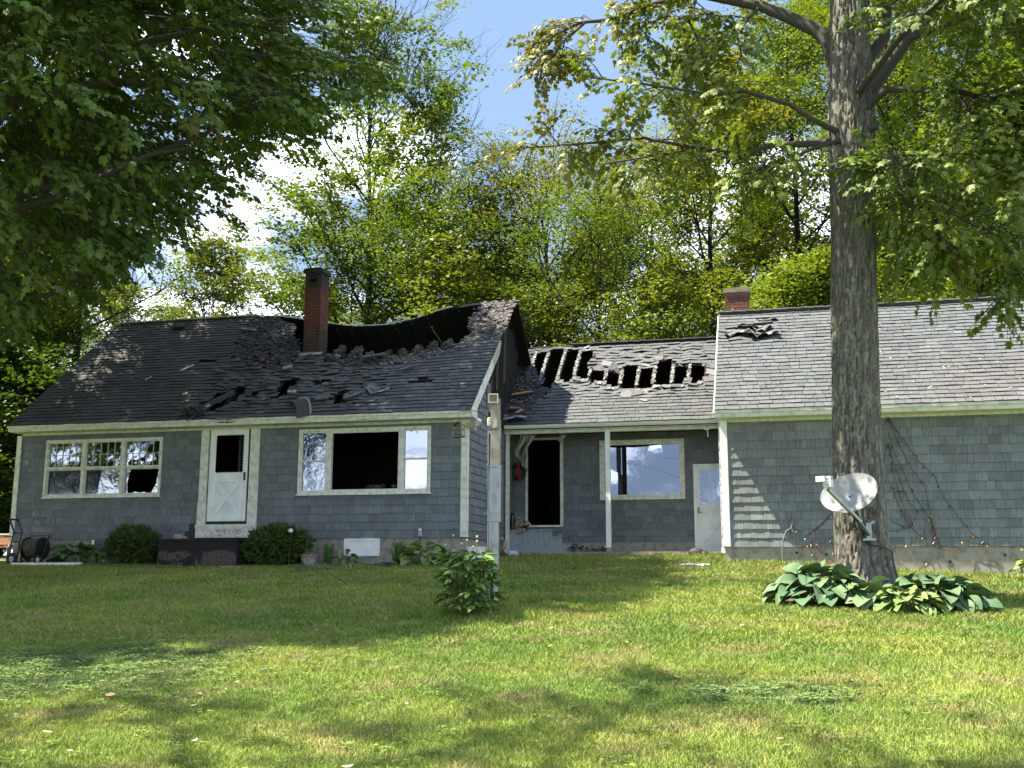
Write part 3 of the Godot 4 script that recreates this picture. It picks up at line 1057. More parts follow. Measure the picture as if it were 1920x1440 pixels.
	while x < -6.2:
		var mb := MB.new()
		var burnt := x > -11.9 and x < -7.0
		var stop := 2.9 if burnt else 5.1
		if absf(x + 10.75) > 0.4:
			mb.beam(ro.at(x, 0.3, -0.13), ro.at(x, stop, -0.13), 0.04, 0.14, Color.WHITE, Vector3(0, CL, SL))
			part("rafter", mb, M.char, R)
		x += 0.41
	# rear slope
	var rear := MB.new()
	var nx := 56
	for i in nx:
		for j in 8:
			var p := []
			for q in [[i, j], [i + 1, j], [i + 1, j + 1], [i, j + 1]]:
				var xx := lerpf(-17.25, -6.05, float(q[0]) / nx)
				var t: float = q[1] / 8.0
				var yy := lerpf(ridge_y(xx), 3.39, t) - (6.75 - ridge_y(xx)) * 0.9 * sin(PI * t)
				p.append(Vector3(xx, yy + 0.02 * nz.get_noise_2d(xx * 2.0, t * 6.0), lerpf(-25.06, -29.07, t)))
			rear.quad(p[1], p[0], p[3], p[2], Color(0.9, 0.9, 0.9))
			var dn := Vector3(0, -0.05, 0.02)
			rear.quad(p[0] + dn, p[1] + dn, p[2] + dn, p[3] + dn, Color.WHITE)
			if j == 0:
				rear.quad(p[0] + dn, p[1] + dn, p[1], p[0], Color.WHITE)
			if i == nx - 1:
				rear.quad(p[1] + dn, p[2] + dn, p[2], p[1], Color.WHITE)
	R = part("roof", rear, M.char, H, "sagging charred rear slope seen through the hole")
	x = -12.9
	while x < -6.3:   # rafters of the rear slope, seen from below
		var rb := MB.new()
		for j in 6:
			var q := []
			for e in [j, j + 1]:
				var t: float = e / 6.0
				q.append(Vector3(x, lerpf(ridge_y(x), 3.39, t) - (6.75 - ridge_y(x)) * 0.9 * sin(PI * t) - 0.11, lerpf(-25.06, -29.07, t)))
			rb.beam(q[0], q[1], 0.042, 0.12)
		part("rafter", rb, M.char, R)
		x += 0.41
	var edge := MB.new()   # pale torn felt along the bare ridge
	x = -13.3
	while x < -6.98:
		var x2 := x + rf(0.25, 0.7)
		if not (x > -9.6 and rng.randf() < 0.45):
			var hh := rf(0.018, 0.04)
			edge.beam(Vector3(x, ridge_y(x) + 0.01, -25.05), Vector3(minf(x2, -6.96), ridge_y(minf(x2, -6.96)) + 0.012, -25.05), 0.07, hh, Color(0.70, 0.69, 0.65))
		x = x2
	part("torn_felt", edge, M.plain, R)
	var cap := MB.new()
	x = -17.27
	while x < -13.2:
		cap.beam(Vector3(x, 6.765, -25.06), Vector3(x + 0.31, 6.752, -25.06), 0.2, 0.03, shade(Color(0.52, 0.52, 0.50), rf(0.85, 1.1)))
		x += 0.3
	part("ridge_cap", cap, M.plain, R)
	var lath := MB.new()
	lath.beam(Vector3(-8.38, 6.25, -25.25), Vector3(-8.05, 5.72, -25.5), 0.05, 0.015, Color(0.24, 0.20, 0.07))
	lath.beam(Vector3(-8.45, 6.23, -25.26), Vector3(-8.30, 6.24, -25.26), 0.06, 0.02, Color(0.2, 0.17, 0.08))
	part("broken_lath", lath, M.plain, R)
	# box vent
	var vent := MB.new()
	var p0 := ro.at(-15.15, 4.75, 0.05)
	vent.obox(Transform3D(Basis(Vector3.RIGHT, Vector3(0, SL, -CL), Vector3(0, CL, SL)), p0), Vector3(0.34, 0.22, 0.1))
	part("roof_vent", vent, M.black_plastic, H)
	# chimney flashing
	var fl := MB.new()
	fl.obox(Transform3D(Basis(Vector3.RIGHT, Vector3(0, SL, -CL), Vector3(0, CL, SL)) * Basis(Vector3.BACK, 0.03), ro.at(-10.78, 2.93, 0.02)), Vector3(0.62, 0.13, 0.012), Color(0.30, 0.28, 0.25))
	part("flashing", fl, M.plain, H)

func make_porch_roof(H: Node) -> void:
	var ro := Roof.new()
	ro.lip = Vector3(0, 3.53, -24.40)
	ro.bend = func(x: float, s: float) -> float:
		var w := sm(0.9, 1.5, s) * (1.0 - sm(3.3, 3.9, s)) * (0.55 + 0.45 * sm(-5.5, -4.0, x))
		return 0.008 * nz.get_noise_2d(x * 2.0, s * 2.0) - 0.06 * w * pow(sin(PI * (x + 2.36) / 0.412), 2.0) * (0.7 + 0.7 * nz.get_noise_2d(x * 0.7 + 3.0, s * 0.8))
	var raf := [-6.05, -5.70, -5.25, -4.84, -4.44, -4.02, -3.62, -3.20, -2.80, -2.35, -1.95, -1.56]
	var bays := [[1.95, 3.62], [1.55, 3.70], [1.88, 3.68], [2.08, 3.62], [1.90, 2.55], [1.58, 2.46], [1.46, 2.68], [1.38, 2.58], [1.55, 2.92], [1.56, 2.60], [1.62, 2.62]]
	var holes := []
	for i in bays.size():
		var a: float = raf[i] + 0.032
		var b: float = raf[i + 1] - 0.032
		var lo: float = bays[i][0]
		var hi: float = bays[i][1]
		var c := (a + b) / 2
		holes.append(poly([a, lo + 0.2, a + 0.05, lo + 0.1, c, lo, b - 0.05, lo + 0.08, b, lo + 0.18, b + 0.01, (lo + hi) / 2, b, hi - 0.03, c, hi, a, hi - 0.04, a - 0.01, (lo + hi) / 2]))
	var bare := []   # strips over the rafters where only ash is left
	for i in range(0, 11):
		var lo: float = maxf(bays[i - 1][0], bays[i][0]) if i > 0 else 1.9
		var hi: float = minf(bays[i - 1][1], bays[i][1]) if i > 0 else 3.6
		lo += 0.22
		if hi > lo:
			bare.append(poly([raf[i] - 0.07, lo, raf[i] + 0.07, lo, raf[i] + 0.07, hi, raf[i] - 0.07, hi]))
	var corner := poly([-6.3, 0.1, -5.85, 0.15, -5.75, 0.75, -5.55, 1.2, -5.3, 1.62, -5.6, 1.75, -6.3, 3.8])
	var skip := bare.duplicate()
	skip.append(corner)
	var deck := MB.new()
	roof_deck(deck, ro, -6.28, -0.98, 3.92, holes, 0.06)
	var R := part("roof", deck, M.char, H, "breezeway roof burnt open between its rafters")
	var tone := func(x: float, s: float, r: RandomNumberGenerator) -> Color:
		var k := 0.088 * r.randf_range(0.82, 1.16) * (1.0 + 0.2 * nz.get_noise_2d(x, s))
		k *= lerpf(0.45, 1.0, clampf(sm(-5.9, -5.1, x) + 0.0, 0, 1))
		if r.randf() < 0.05: return Color(k * 1.04, k * 1.0, k * 1.0)
		return Color(k * 0.9, k * 1.0, k * 1.07)
	var rough := func(x: float, s: float) -> float: return sm(0.8, 1.4, s) * 0.55 + 0.2 * sm(-2.2, -1.5, x)
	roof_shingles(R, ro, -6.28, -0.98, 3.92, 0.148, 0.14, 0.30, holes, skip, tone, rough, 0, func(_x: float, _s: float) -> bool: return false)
	for i in raf.size():
		var mb := MB.new()
		mb.beam(ro.at(raf[i], 0.2, -0.12), ro.at(raf[i], 3.85, -0.12), 0.042, 0.15, Color.WHITE, Vector3(0, CL, SL))
		part("rafter", mb, M.char, R)
	# ash and torn shingle ends left on the rafters
	for i in bare.size():
		var b: PackedVector2Array = bare[i]
		var mb := MB.new()
		var s := b[0].y
		while s < b[2].y:
			for k in 3:
				var w := rf(0.03, 0.075)
				var pale := shade([Color(0.30, 0.28, 0.27), Color(0.17, 0.165, 0.165), Color(0.07, 0.07, 0.075)][k], rf(0.6, 1.1))
				var bs := Basis(Vector3.RIGHT, Vector3(0, SL, -CL), Vector3(0, CL, SL)) * Basis.from_euler(Vector3(rf(-0.3, 0.4), rf(-0.5, 0.5), rf(-0.6, 0.6)))
				mb.obox(Transform3D(bs, ro.at(raf[i] + rf(-0.022, 0.022), s + rf(-0.03, 0.03), -0.02 + rf(0.0, 0.03))), Vector3(w, rf(0.03, 0.09), rf(0.008, 0.03)), pale)
			s += 0.035
		part("ash_ridge", mb, M.plain, R)
	# torn, curled tabs hanging round the slots
	var torn := MB.new()
	for i in 44:
		var k := 3 + rng.randi() % 8
		var low := rng.randf() < 0.5
		var sx: float = raf[k] + rf(0.05, 0.36)
		var s: float = (bays[k][0] - rf(0.0, 0.1)) if low else (bays[k][1] + rf(-0.02, 0.1))
		var bs := Basis(Vector3.RIGHT, Vector3(0, SL, -CL), Vector3(0, CL, SL)) * Basis.from_euler(Vector3(rf(-0.5, 0.5) + (0.3 if not low else -0.2), rf(-0.5, 0.5), rf(-0.5, 0.5)))
		var kk := rf(0.10, 0.2)
		torn.obox(Transform3D(bs, ro.at(sx, s, 0.03)), Vector3(rf(0.1, 0.26), rf(0.08, 0.15), 0.006), Color(kk, kk * 0.98, kk * 0.98))
	for q in [[-4.25, 2.62, 0.5], [-4.05, 2.75, -0.4], [-3.86, 2.6, 0.9], [-1.4, 2.1, -0.5], [-1.32, 2.45, 0.4], [-1.45, 1.75, 0.2], [-3.4, 1.15, -0.2], [-3.15, 1.2, 0.3]]:
		var bs := Basis(Vector3.RIGHT, Vector3(0, SL, -CL), Vector3(0, CL, SL)) * Basis.from_euler(Vector3(0.35, q[2] * 0.4, q[2]))
		torn.obox(Transform3D(bs, ro.at(q[0], q[1], 0.06)), Vector3(0.27, 0.15, 0.008), Color(0.125, 0.122, 0.125))
	part("torn_shingles", torn, M.plain, R, "", "stuff")
	# heap of black rubble in the valley by the gable
	var heap := MB.new()
	chips(heap, ro, [corner], [], 1800, -6.3, -5.2, 0.1, 3.8, [Color(0.02, 0.02, 0.022), Color(0.035, 0.034, 0.036), Color(0.055, 0.052, 0.05), Color(0.015, 0.015, 0.015)], 1.15)
	part("shingle_crumbs", heap, M.plain, R, "", "stuff")
	# ridge and rear slope
	var cap := MB.new()
	var x := -5.1
	var top := ro.at(0, 3.92, 0.02)
	while x < -1.0:
		cap.beam(Vector3(x, top.y + 0.012, top.z), Vector3(x + 0.31, top.y, top.z), 0.22, 0.025, shade(Color(0.13, 0.13, 0.13), rf(0.8, 1.2)))
		x += 0.3
	part("ridge_cap", cap, M.plain, R)
	var rear := MB.new()
	extrude_x(rear, [[top.z + 0.01, top.y - 0.07], [top.z + 0.01, top.y - 0.01], [-30.6, 3.5], [-30.6, 3.42]], -6.28, -0.98)
	part("roof", rear, M.char, H)
	var gable := MB.new()
	extrude_x(gable, [[-24.7, 3.4], [-30.2, 3.4], [top.z, top.y - 0.12]], -1.0, -0.93)
	part("gable", gable, M.siding, H)

func make_right_roof(H: Node) -> void:
	var ro := Roof.new()
	ro.lip = Vector3(0, 3.215, -21.05)
	ro.bend = func(x: float, s: float) -> float:
		return 0.010 * nz.get_noise_2d(x * 0.7, s * 0.7) + 0.006 * nz.get_noise_2d(x * 3.0, s * 3.0) + 0.10 * exp(-(pow((x + 0.35) / 0.5, 2.0) + pow((s - 3.2) / 0.28, 2.0))) * sin(x * 9.0)
	var holes := [poly([-0.5, 3.36, -0.38, 3.52, -0.2, 3.6, -0.12, 3.45, -0.28, 3.34]), poly([-0.85, 3.08, -0.6, 3.22, -0.5, 3.1, -0.7, 3.0]), poly([-0.15, 3.72, 0.1, 3.8, 0.12, 3.74, -0.1, 3.68])]
	var deck := MB.new()
	roof_deck(deck, ro, -1.10, 8.6, 4.23, holes, 0.14)
	var R := part("roof", deck, M.char, H, "sound pale grey shingle roof of the right-hand wing")
	var tone := func(x: float, s: float, r: RandomNumberGenerator) -> Color:
		var k := 0.097 * r.randf_range(0.84, 1.16) * (1.0 + 0.16 * nz.get_noise_2d(x * 0.7, s * 0.9))
		var warm := 0.10 * sm(0.5, 4.0, x) * (1.0 - sm(1.0, 2.6, s)) + r.randf_range(-0.02, 0.03)
		if r.randf() < 0.008: k *= 1.25
		return Color(k * (0.88 + warm * 0.7), k * 1.0, k * (1.10 - warm * 0.4))
	roof_shingles(R, ro, -1.10, 8.6, 4.22, 0.150, 0.12, 0.30, holes, [], tone, func(x: float, s: float) -> float: return 0.12 + 0.8 * exp(-(pow((x + 0.35) / 0.6, 2.0) + pow((s - 3.2) / 0.4, 2.0))), 300, func(x: float, s: float) -> bool: return x > 2.0 and x < 5.2 and s < 3.4)
	# lifted, curled strips of shingle near the chimney
	var flaps := MB.new()
	for q in [[-0.95, -0.35, 3.02, 0.16, 0.12], [-0.45, 0.18, 2.90, 0.26, 0.17], [-0.75, -0.15, 3.42, 0.13, 0.10], [-0.25, 0.2, 3.72, 0.10, 0.08], [-0.4, 0.05, 3.28, 0.18, 0.12]]:
		var n := 10
		for i in n:
			var p := []
			for e in [i, i + 1]:
				var t := float(e) / n
				var xx := lerpf(q[0], q[1], t)
				var lift: float = q[4] * (0.35 + 0.65 * absf(sin(t * PI * 2.3 + q[0] * 5.0)))
				p.append([ro.at(xx, q[2], lift + 0.01), ro.at(xx, q[2] + q[3], 0.02)])
			var k := rf(0.13, 0.2)
			flaps.quad(p[0][0], p[1][0], p[1][1], p[0][1], Color(k, k, k))
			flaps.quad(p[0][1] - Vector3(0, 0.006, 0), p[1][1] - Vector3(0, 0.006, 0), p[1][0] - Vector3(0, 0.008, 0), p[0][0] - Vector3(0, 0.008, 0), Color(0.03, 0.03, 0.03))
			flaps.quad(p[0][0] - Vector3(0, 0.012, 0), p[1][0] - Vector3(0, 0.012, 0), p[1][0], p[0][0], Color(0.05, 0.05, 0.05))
	part("curled_shingles", flaps, M.shingle, R, "shingles heaved up and curled beside the small chimney")
	var cap := MB.new()
	var top := ro.at(0, 4.23, 0.02)
	var x := -1.1
	while x < 8.6:
		cap.beam(Vector3(x, top.y + 0.013, top.z), Vector3(x + 0.31, top.y, top.z), 0.24, 0.022, shade(Color(0.26, 0.27, 0.275), rf(0.85, 1.12)))
		x += 0.3
	part("ridge_cap", cap, M.shingle, R)
	var rear := MB.new()
	extrude_x(rear, [[top.z + 0.01, top.y - 0.07], [top.z + 0.01, top.y - 0.01], [-27.55, 3.2], [-27.55, 3.12]], -1.10, 8.6, Color(0.18, 0.18, 0.18))
	part("roof", rear, M.shingle, H)
	var rake := MB.new()
	for i in 8:
		var p := []
		for q in [[i * 0.52, -0.17], [i * 0.52 + 0.52, -0.17], [i * 0.52 + 0.52, -0.008], [i * 0.52, -0.008]]:
			p.append([ro.at(0, q[0], q[1]).z, ro.at(0, q[0], q[1]).y])
		extrude_x(rake, p, -1.125, -1.10)
	part("rake_board", rake, M.trim, H)
	var lich := MB.new()   # pale lichen spots
	for i in 40:
		var p := ro.at(rf(1.5, 5.0), rf(0.1, 2.2), 0.014)
		lich.obox(Transform3D(Basis(Vector3.RIGHT, Vector3(0, SL, -CL), Vector3(0, CL, SL)) * Basis(Vector3.BACK, rf(0, 3)), p), Vector3(rf(0.02, 0.07), rf(0.015, 0.04), 0.008), Color(0.38, 0.34, 0.24))
	part("lichen_spots", lich, M.plain, R, "", "stuff")

func make_chimneys(H: Node) -> void:
	var core := MB.new()
	core.box(-10.99, -10.60, 4.6, 6.98, -23.84, -23.39)
	core.box(-10.99, -10.93, 6.98, 7.3, -23.84, -23.39)
	core.box(-10.68, -10.60, 6.98, 7.3, -23.84, -23.39)
	core.box(-10.99, -10.60, 7.3, 7.34, -23.84, -23.39)
	var C := part("chimney", core, M.mortar, H, "tall sooty brick chimney standing in the hole in the roof")
	var tone := func(yy: float) -> Color:
		var soot := maxf(1.0 - sm(5.5, 6.1, yy + rf(-0.2, 0.2)), sm(6.75, 7.05, yy + rf(-0.12, 0.12)))
		var red := Color(0.15, 0.042, 0.030).lerp(Color(0.10, 0.035, 0.028), rng.randf())
		return red.lerp(Color(0.028, 0.022, 0.022), clampf(soot * 0.9 + rf(-0.05, 0.1), 0, 1))
	bricks(C, -11.0, -10.59, -23.85, -23.39, 4.75, 7.31, tone, [[0.1, 0.28, 6.97, 7.26]])
	var cap := MB.new()
	cap.box(-11.045, -10.545, 7.31, 7.40, -23.9, -23.34, Color(0.03, 0.025, 0.024))
	cap.box(-10.98, -10.61, 7.40, 7.44, -23.84, -23.40, Color(0.03, 0.025, 0.024))
	part("chimney_cap", cap, M.brick, C)
	core = MB.new()
	core.box(-0.94, -0.43, 5.4, 6.46, -24.85, -24.41)
	C = part("chimney", core, M.mortar, H, "short red brick chimney with a concrete cap")
	bricks(C, -0.95, -0.42, -24.86, -24.41, 5.72, 6.46, func(_y: float) -> Color: return Color(0.19, 0.06, 0.042).lerp(Color(0.11, 0.05, 0.04), rng.randf()), [])
	cap = MB.new()
	cap.box(-0.985, -0.385, 6.455, 6.56, -24.9, -24.37, Color(0.75, 0.7, 0.62))
	part("chimney_cap", cap, M.concrete, C)
	var bolt := MB.new()
	bolt.ball(Vector3(-0.79, 6.05, -24.39), Vector3(0.02, 0.02, 0.015), Color(0.4, 0.38, 0.35), 4)
	part("clean_out_plug", bolt, M.plain, C)

func make_openings(H: Node) -> void:
	var zf := -21.372
	# ------------------------------------------------ white storm door
	var mb := MB.new()
	for q in [[-12.43, -12.245, 1.60, 3.245], [-12.44, -12.235, 1.095, 1.595], [-11.225, -11.04, 1.60, 3.245], [-11.23, -11.03, 1.095, 1.595]]:
		mb.box(q[0], q[1], q[2], q[3], -21.45, zf + (0.0 if q[2] > 1.5 else 0.006))
	mb.box(-12.245, -11.225, 3.205, 3.243, -21.45, zf - 0.002)
	mb.box(-11.038, -11.005, 1.095, 3.243, -21.45, zf - 0.012)
	var DC := part("door_frame", mb, M.trim, H)
	mb = MB.new()
	mb.box(-12.445, -11.01, 0.80, 1.0, -21.45, zf + 0.03)
	mb.box(-12.45, -11.005, 1.0, 1.09, -21.45, zf + 0.045)
	part("base_board", mb, M.trim, DC)
	mb = MB.new()   # soot runs on the base board
	for i in 150:
		var x := rf(-12.3, -11.15) if i < 60 else rf(-11.95, -11.35)
		var yy := 0.985 - 0.17 * pow(rng.randf(), 1.6)
		mb.box(x, x + rf(0.003, 0.012), yy - rf(0.01, 0.05), yy, zf + 0.02, zf + 0.0315, Color(0.35, 0.32, 0.26).lerp(Color(0.06, 0.05, 0.045), rng.randf()))
	mb.box(-12.2, -11.28, 1.10, 1.155, -21.45, -21.385, Color(0.02, 0.02, 0.02))
	part("soot_stains", mb, M.plain, DC, "", "stuff")
	mb = MB.new()
	wall_sheet(mb, Vector3(-12.205, 0, -21.385), Vector3.RIGHT, Vector3.BACK, 0.925, 1.16, 3.195, [[0.125, 0.835, 2.21, 3.085], [0.125, 0.8, 1.28, 2.07]], 0.035)
	mb.box(-12.13, -11.36, 2.12, 2.165, -21.42, -21.378)
	var D := part("door", mb, M.white_paint, H, "white storm door with its glass gone")
	mb = MB.new()
	mb.box(-12.13, -11.355, 1.22, 2.12, -21.419, -21.413, Color(0.93, 0.95, 0.97))  # recessed panel coloured greyer, putting in shade behind the raised bars
	crossbuck(mb, -12.03, -11.455, 1.33, 2.02, -21.405)
	part("crossbuck_panel", mb, M.white_paint, D)
	mb = MB.new()
	scallops(mb, -12.08, -11.37, 2.21, 3.085, -21.39, 0.03)
	part("scalloped_edging", mb, M.white_paint, D)
	mb = MB.new()
	mb.beam(Vector3(-11.33, 2.05, -21.36), Vector3(-11.33, 2.22, -21.345), 0.025, 0.02)
	mb.box(-11.345, -11.315, 2.05, 2.23, -21.387, -21.375)
	part("handle", mb, M.black_plastic, D)
	mb = MB.new()
	mb.box(-11.70, -11.65, 0.95, 3.1, -22.1, -21.75, Color(0.06, 0.055, 0.05))
	mb.box(-11.82, -11.78, 0.95, 3.0, -22.4, -22.1, Color(0.05, 0.03, 0.02))
	part("inner_door", mb, M.plain, DC)

	# ------------------------------------------------ three-part window
	mb = MB.new()
	frame_rect(mb, -16.43, -13.405, 1.735, 3.068, 0.055, -21.5, zf)
	for x in [-15.46, -14.445]:
		mb.box(x, x + 0.075, 1.79, 3.013, -21.5, zf - 0.003)
	mb.box(-16.45, -13.385, 1.715, 1.737, -21.45, zf + 0.02)
	var W := part("window", mb, M.trim, H, "triple window, its lower right pane broken out")
	var secs := [[-16.375, -15.46], [-15.385, -14.445], [-14.37, -13.46]]
	for i in 3:
		var a: float = secs[i][0]
		var b: float = secs[i][1]
		mb = MB.new()
		frame_rect(mb, a, b, 2.385, 3.013, 0.025, -21.45, -21.39)
		mb.box(a, b, 2.385, 2.435, -21.45, -21.383)
		part("sash", mb, M.trim, W)
		mb = MB.new()
		for k in range(1, 5):
			var x := lerpf(a + 0.02, b - 0.02, k / 5.0)
			mb.box(x - 0.0045, x + 0.0045, 2.43, 2.99, -21.427, -21.412)
		mb.box(a + 0.02, b - 0.02, 2.708, 2.717, -21.428, -21.413)
		part("glazing_bars", mb, M.trim, W)
		mb = MB.new()
		pane(mb, a + 0.02, b - 0.02, 2.43, 2.99, -21.43)
		part("pane", mb, M.mirror_glass, W)
		mb = MB.new()
		frame_rect(mb, a, b, 1.79, 2.385, 0.028, -21.48, -21.42)
		part("sash", mb, M.trim, W)
		mb = MB.new()
		if i == 0:
			pane(mb, a + 0.02, b - 0.02, 1.81, 2.37, -21.45)
			part("pane", mb, M.sooty_glass, W)
		elif i == 1:
			shard(mb, [[a + 0.02, 1.81], [a + 0.33, 1.81], [a + 0.42, 2.37], [a + 0.02, 2.37]], -21.45, 0.03, 0.0)
			part("pane", mb, M.sooty_glass, W)
			mb = MB.new()
			shard(mb, [[a + 0.34, 1.81], [b - 0.02, 1.81], [b - 0.02, 2.37], [a + 0.43, 2.37]], -21.45, -0.02, 0.02)
			part("pane", mb, M.warped_glass, W, "smoke-greyed pane of window glass")
		else:
			for q in [[[a + 0.02, 1.81], [a + 0.1, 1.83], [a + 0.06, 1.98], [a + 0.12, 2.2], [a + 0.16, 2.37], [a + 0.02, 2.37]], [[b - 0.02, 1.81], [b - 0.02, 2.3], [b - 0.06, 2.25], [b - 0.07, 2.05], [b - 0.16, 1.9], [b - 0.22, 1.81]], [[a + 0.2, 1.81], [b - 0.3, 1.81], [b - 0.38, 1.84], [a + 0.45, 1.82], [a + 0.3, 1.85]]]:
				mb = MB.new()
				shard(mb, q, -21.45, 0.04, 0.03)
				part("glass_shard", mb, M.warped_glass, W)

	# ------------------------------------------------ picture window with sidelights
	mb = MB.new()
	frame_rect(mb, -10.065, -7.04, 1.712, 3.132, 0.05, -21.5, zf)
	mb.box(-9.40, -9.345, 1.762, 3.082, -21.5, zf - 0.003)
	mb.box(-7.72, -7.665, 1.762, 3.082, -21.5, zf - 0.003)
	mb.box(-10.09, -7.015, 1.69, 1.714, -21.45, zf + 0.022)
	W = part("window", mb, M.trim, H, "picture window burnt black between two narrow sidelights")
	mb = MB.new()
	frame_rect(mb, -9.345, -7.72, 1.762, 3.082, 0.05, -21.47, -21.388)
	part("sash", mb, M.trim, W)
	for q in [[-10.015, -9.40, "warped_glass"], [-7.665, -7.09, "mirror_glass"]]:
		mb = MB.new()
		frame_rect(mb, q[0], q[1], 1.762, 3.082, 0.035, -21.47, -21.392)
		mb.box(q[0] + 0.035, q[1] - 0.035, 2.425, 2.462, -21.46, -21.394)
		part("sash", mb, M.trim, W)
		for k in 2:
			mb = MB.new()
			pane(mb, q[0] + 0.03, q[1] - 0.03, [1.79, 2.46][k], [2.43, 3.05][k], -21.435 + 0.01 * k)
			part("pane", mb, M[q[2]], W)
	mb = MB.new()   # rubble on the inner sill
	for i in 16:
		mb.obox(Transform3D(Basis.from_euler(Vector3(rf(-1, 1), rf(-1, 1), rf(-1, 1))), Vector3(rf(-8.6, -7.8), 1.85 + rf(0, 0.05), -21.62)), Vector3(rf(0.03, 0.1), rf(0.03, 0.08), rf(0.02, 0.05)), shade(Color(0.09, 0.08, 0.075), rf(0.3, 1.0)))
	part("burnt_rubble", mb, M.plain, W, "", "stuff")

	# ------------------------------------------------ side window by the pole
	mb = MB.new()
	for q in [[-23.10, -23.05, 1.95, 3.23], [-23.86, -23.81, 1.95, 3.23]]:
		mb.box(-6.4, -6.235, q[2], q[3], q[0], q[1])
	mb.box(-6.4, -6.235, 3.18, 3.23, -23.81, -23.10)
	mb.box(-6.4, -6.23, 1.93, 1.98, -23.82, -23.09)
	W = part("window", mb, M.trim, H)
	mb = MB.new()
	mb.box(-6.36, -6.33, 1.97, 3.19, -23.82, -23.09)
	part("pane", mb, M.sooty_glass, W)

	# ------------------------------------------------ porch doorway
	mb = MB.new()
	mb.box(-5.95, -5.905, 1.19, 3.30, -25.62, -25.535)
	mb.box(-5.085, -5.01, 1.19, 3.30, -25.62, -25.535)
	mb.box(-5.95, -5.01, 3.30, 3.35, -25.62, -25.537)
	mb.box(-5.93, -5.03, 1.17, 1.21, -25.62, -25.53)
	part("door_frame", mb, M.trim, H, "white frame of the black open doorway in the porch")

	# ------------------------------------------------ porch picture window
	mb = MB.new()
	frame_rect(mb, -4.11, -2.07, 1.80, 3.24, 0.06, -25.68, -25.53)
	frame_rect(mb, -4.05, -2.13, 1.86, 3.18, 0.06, -25.66, -25.55)
	W = part("window", mb, M.trim, H, "porch window reflecting white clouds")
	var zz := -25.60
	for q in [[[-3.99, 1.92], [-3.57, 1.92], [-3.57, 2.40], [-3.99, 2.62], 0.012, 0.0], [[-3.99, 2.625], [-3.57, 2.405], [-3.57, 3.06], [-3.8, 3.07], [-3.99, 3.08], -0.006, 0.012],
			[[-3.46, 1.92], [-2.19, 1.92], [-2.19, 2.3], [-2.62, 2.46], [-3.1, 2.62], [-3.46, 2.66], 0.0, 0.0], [[-3.46, 2.665], [-3.1, 2.625], [-2.9, 3.085], [-3.28, 3.06], [-3.46, 3.07], 0.004, 0.008],
			[[-3.1, 2.625], [-2.62, 2.465], [-2.55, 2.8], [-2.62, 3.11], [-2.9, 3.09], -0.012, -0.006], [[-2.62, 2.465], [-2.19, 2.305], [-2.19, 2.75], [-2.55, 2.8], 0.01, 0.004], [[-2.55, 2.805], [-2.19, 2.755], [-2.19, 3.115], [-2.62, 3.11], -0.008, 0.01]]:
		mb = MB.new()
		var n: int = q.size()
		shard(mb, q.slice(0, n - 2), zz, q[n - 2], q[n - 1])
		part("pane", mb, M.mirror_glass, W)
	mb = MB.new()
	mb.box(-3.565, -3.47, 1.92, 3.12, -25.63, -25.575)  # dark bar added to stand for the break between the panes
	part("dark_bar", mb, M.char, W)

	# ------------------------------------------------ porch door by the right-hand wing
	mb = MB.new()
	mb.box(-1.875, -1.80, 0.555, 2.62, -25.62, -25.535)
	mb.box(-1.80, -1.05, 2.54, 2.62, -25.62, -25.535)
	part("door_frame", mb, M.white_paint, H)
	mb = MB.new()
	wall_sheet(mb, Vector3(-1.80, 0, -25.55), Vector3.RIGHT, Vector3.BACK, 0.745, 0.57, 2.54, [[0.06, 0.66, 1.66, 2.5]], 0.04)
	D = part("door", mb, M.white_paint, H, "white half-glazed door with crossbuck panel")
	mb = MB.new()
	pane(mb, -1.745, -1.135, 1.655, 2.505, -25.57)
	part("pane", mb, M.mirror_glass, D)
	mb = MB.new()
	mb.box(-1.50, -1.47, 1.66, 2.5, -25.57, -25.556)
	mb.box(-1.38, -1.365, 1.66, 2.5, -25.57, -25.558)
	part("glazing_bars", mb, M.white_paint, D)
	mb = MB.new()
	scallops(mb, -1.74, -1.14, 1.66, 2.5, -25.554, 0.035)
	part("scalloped_edging", mb, M.white_paint, D)
	mb = MB.new()
	crossbuck(mb, -1.73, -1.13, 0.75, 1.42, -25.549)
	part("crossbuck_panel", mb, M.white_paint, D)
	mb = MB.new()
	mb.box(-1.79, -1.75, 1.42, 1.6, -25.56, -25.53, Color(0.5, 0.48, 0.42))
	mb.beam(Vector3(-1.77, 1.47, -25.52), Vector3(-1.69, 1.47, -25.51), 0.025, 0.02, Color(0.5, 0.48, 0.42))
	part("handle", mb, M.steel, D)
	mb = MB.new()
	mb.beam(Vector3(-1.5, 2.56, -25.52), Vector3(-1.15, 2.555, -25.51), 0.03, 0.025)
	part("door_closer", mb, M.white_paint, D)

	# ------------------------------------------------ cellar window and bits on the foundation
	mb = MB.new()
	frame_rect(mb, -8.95, -8.15, 0.40, 0.772, 0.05, -21.5, -21.40)
	W = part("window", mb, M.white_paint, H, "boarded white cellar window in the foundation")
	mb = MB.new()
	mb.box(-8.9, -8.2, 0.45, 0.722, -21.46, -21.425)
	part("board", mb, M.white_paint, W)
	mb = MB.new()
	mb.box(-15.0, -14.3, 0.35, 0.77, -21.5, -21.415, Color(0.10, 0.10, 0.12))
	part("window", mb, M.plain, H)
	mb = MB.new()
	mb.box(-15.06, -15.0, 0.3, 0.77, -21.5, -21.40)
	part("corner_board", mb, M.white_paint, H)
	mb = MB.new()   # garden tap on the wall
	mb.ball(Vector3(-7.23, 0.93, -21.33), Vector3(0.045, 0.045, 0.04), Color(0.6, 0.6, 0.6), 5)
	mb.box(-7.27, -7.19, 0.80, 0.89, -21.40, -21.32, Color(0.35, 0.38, 0.38))
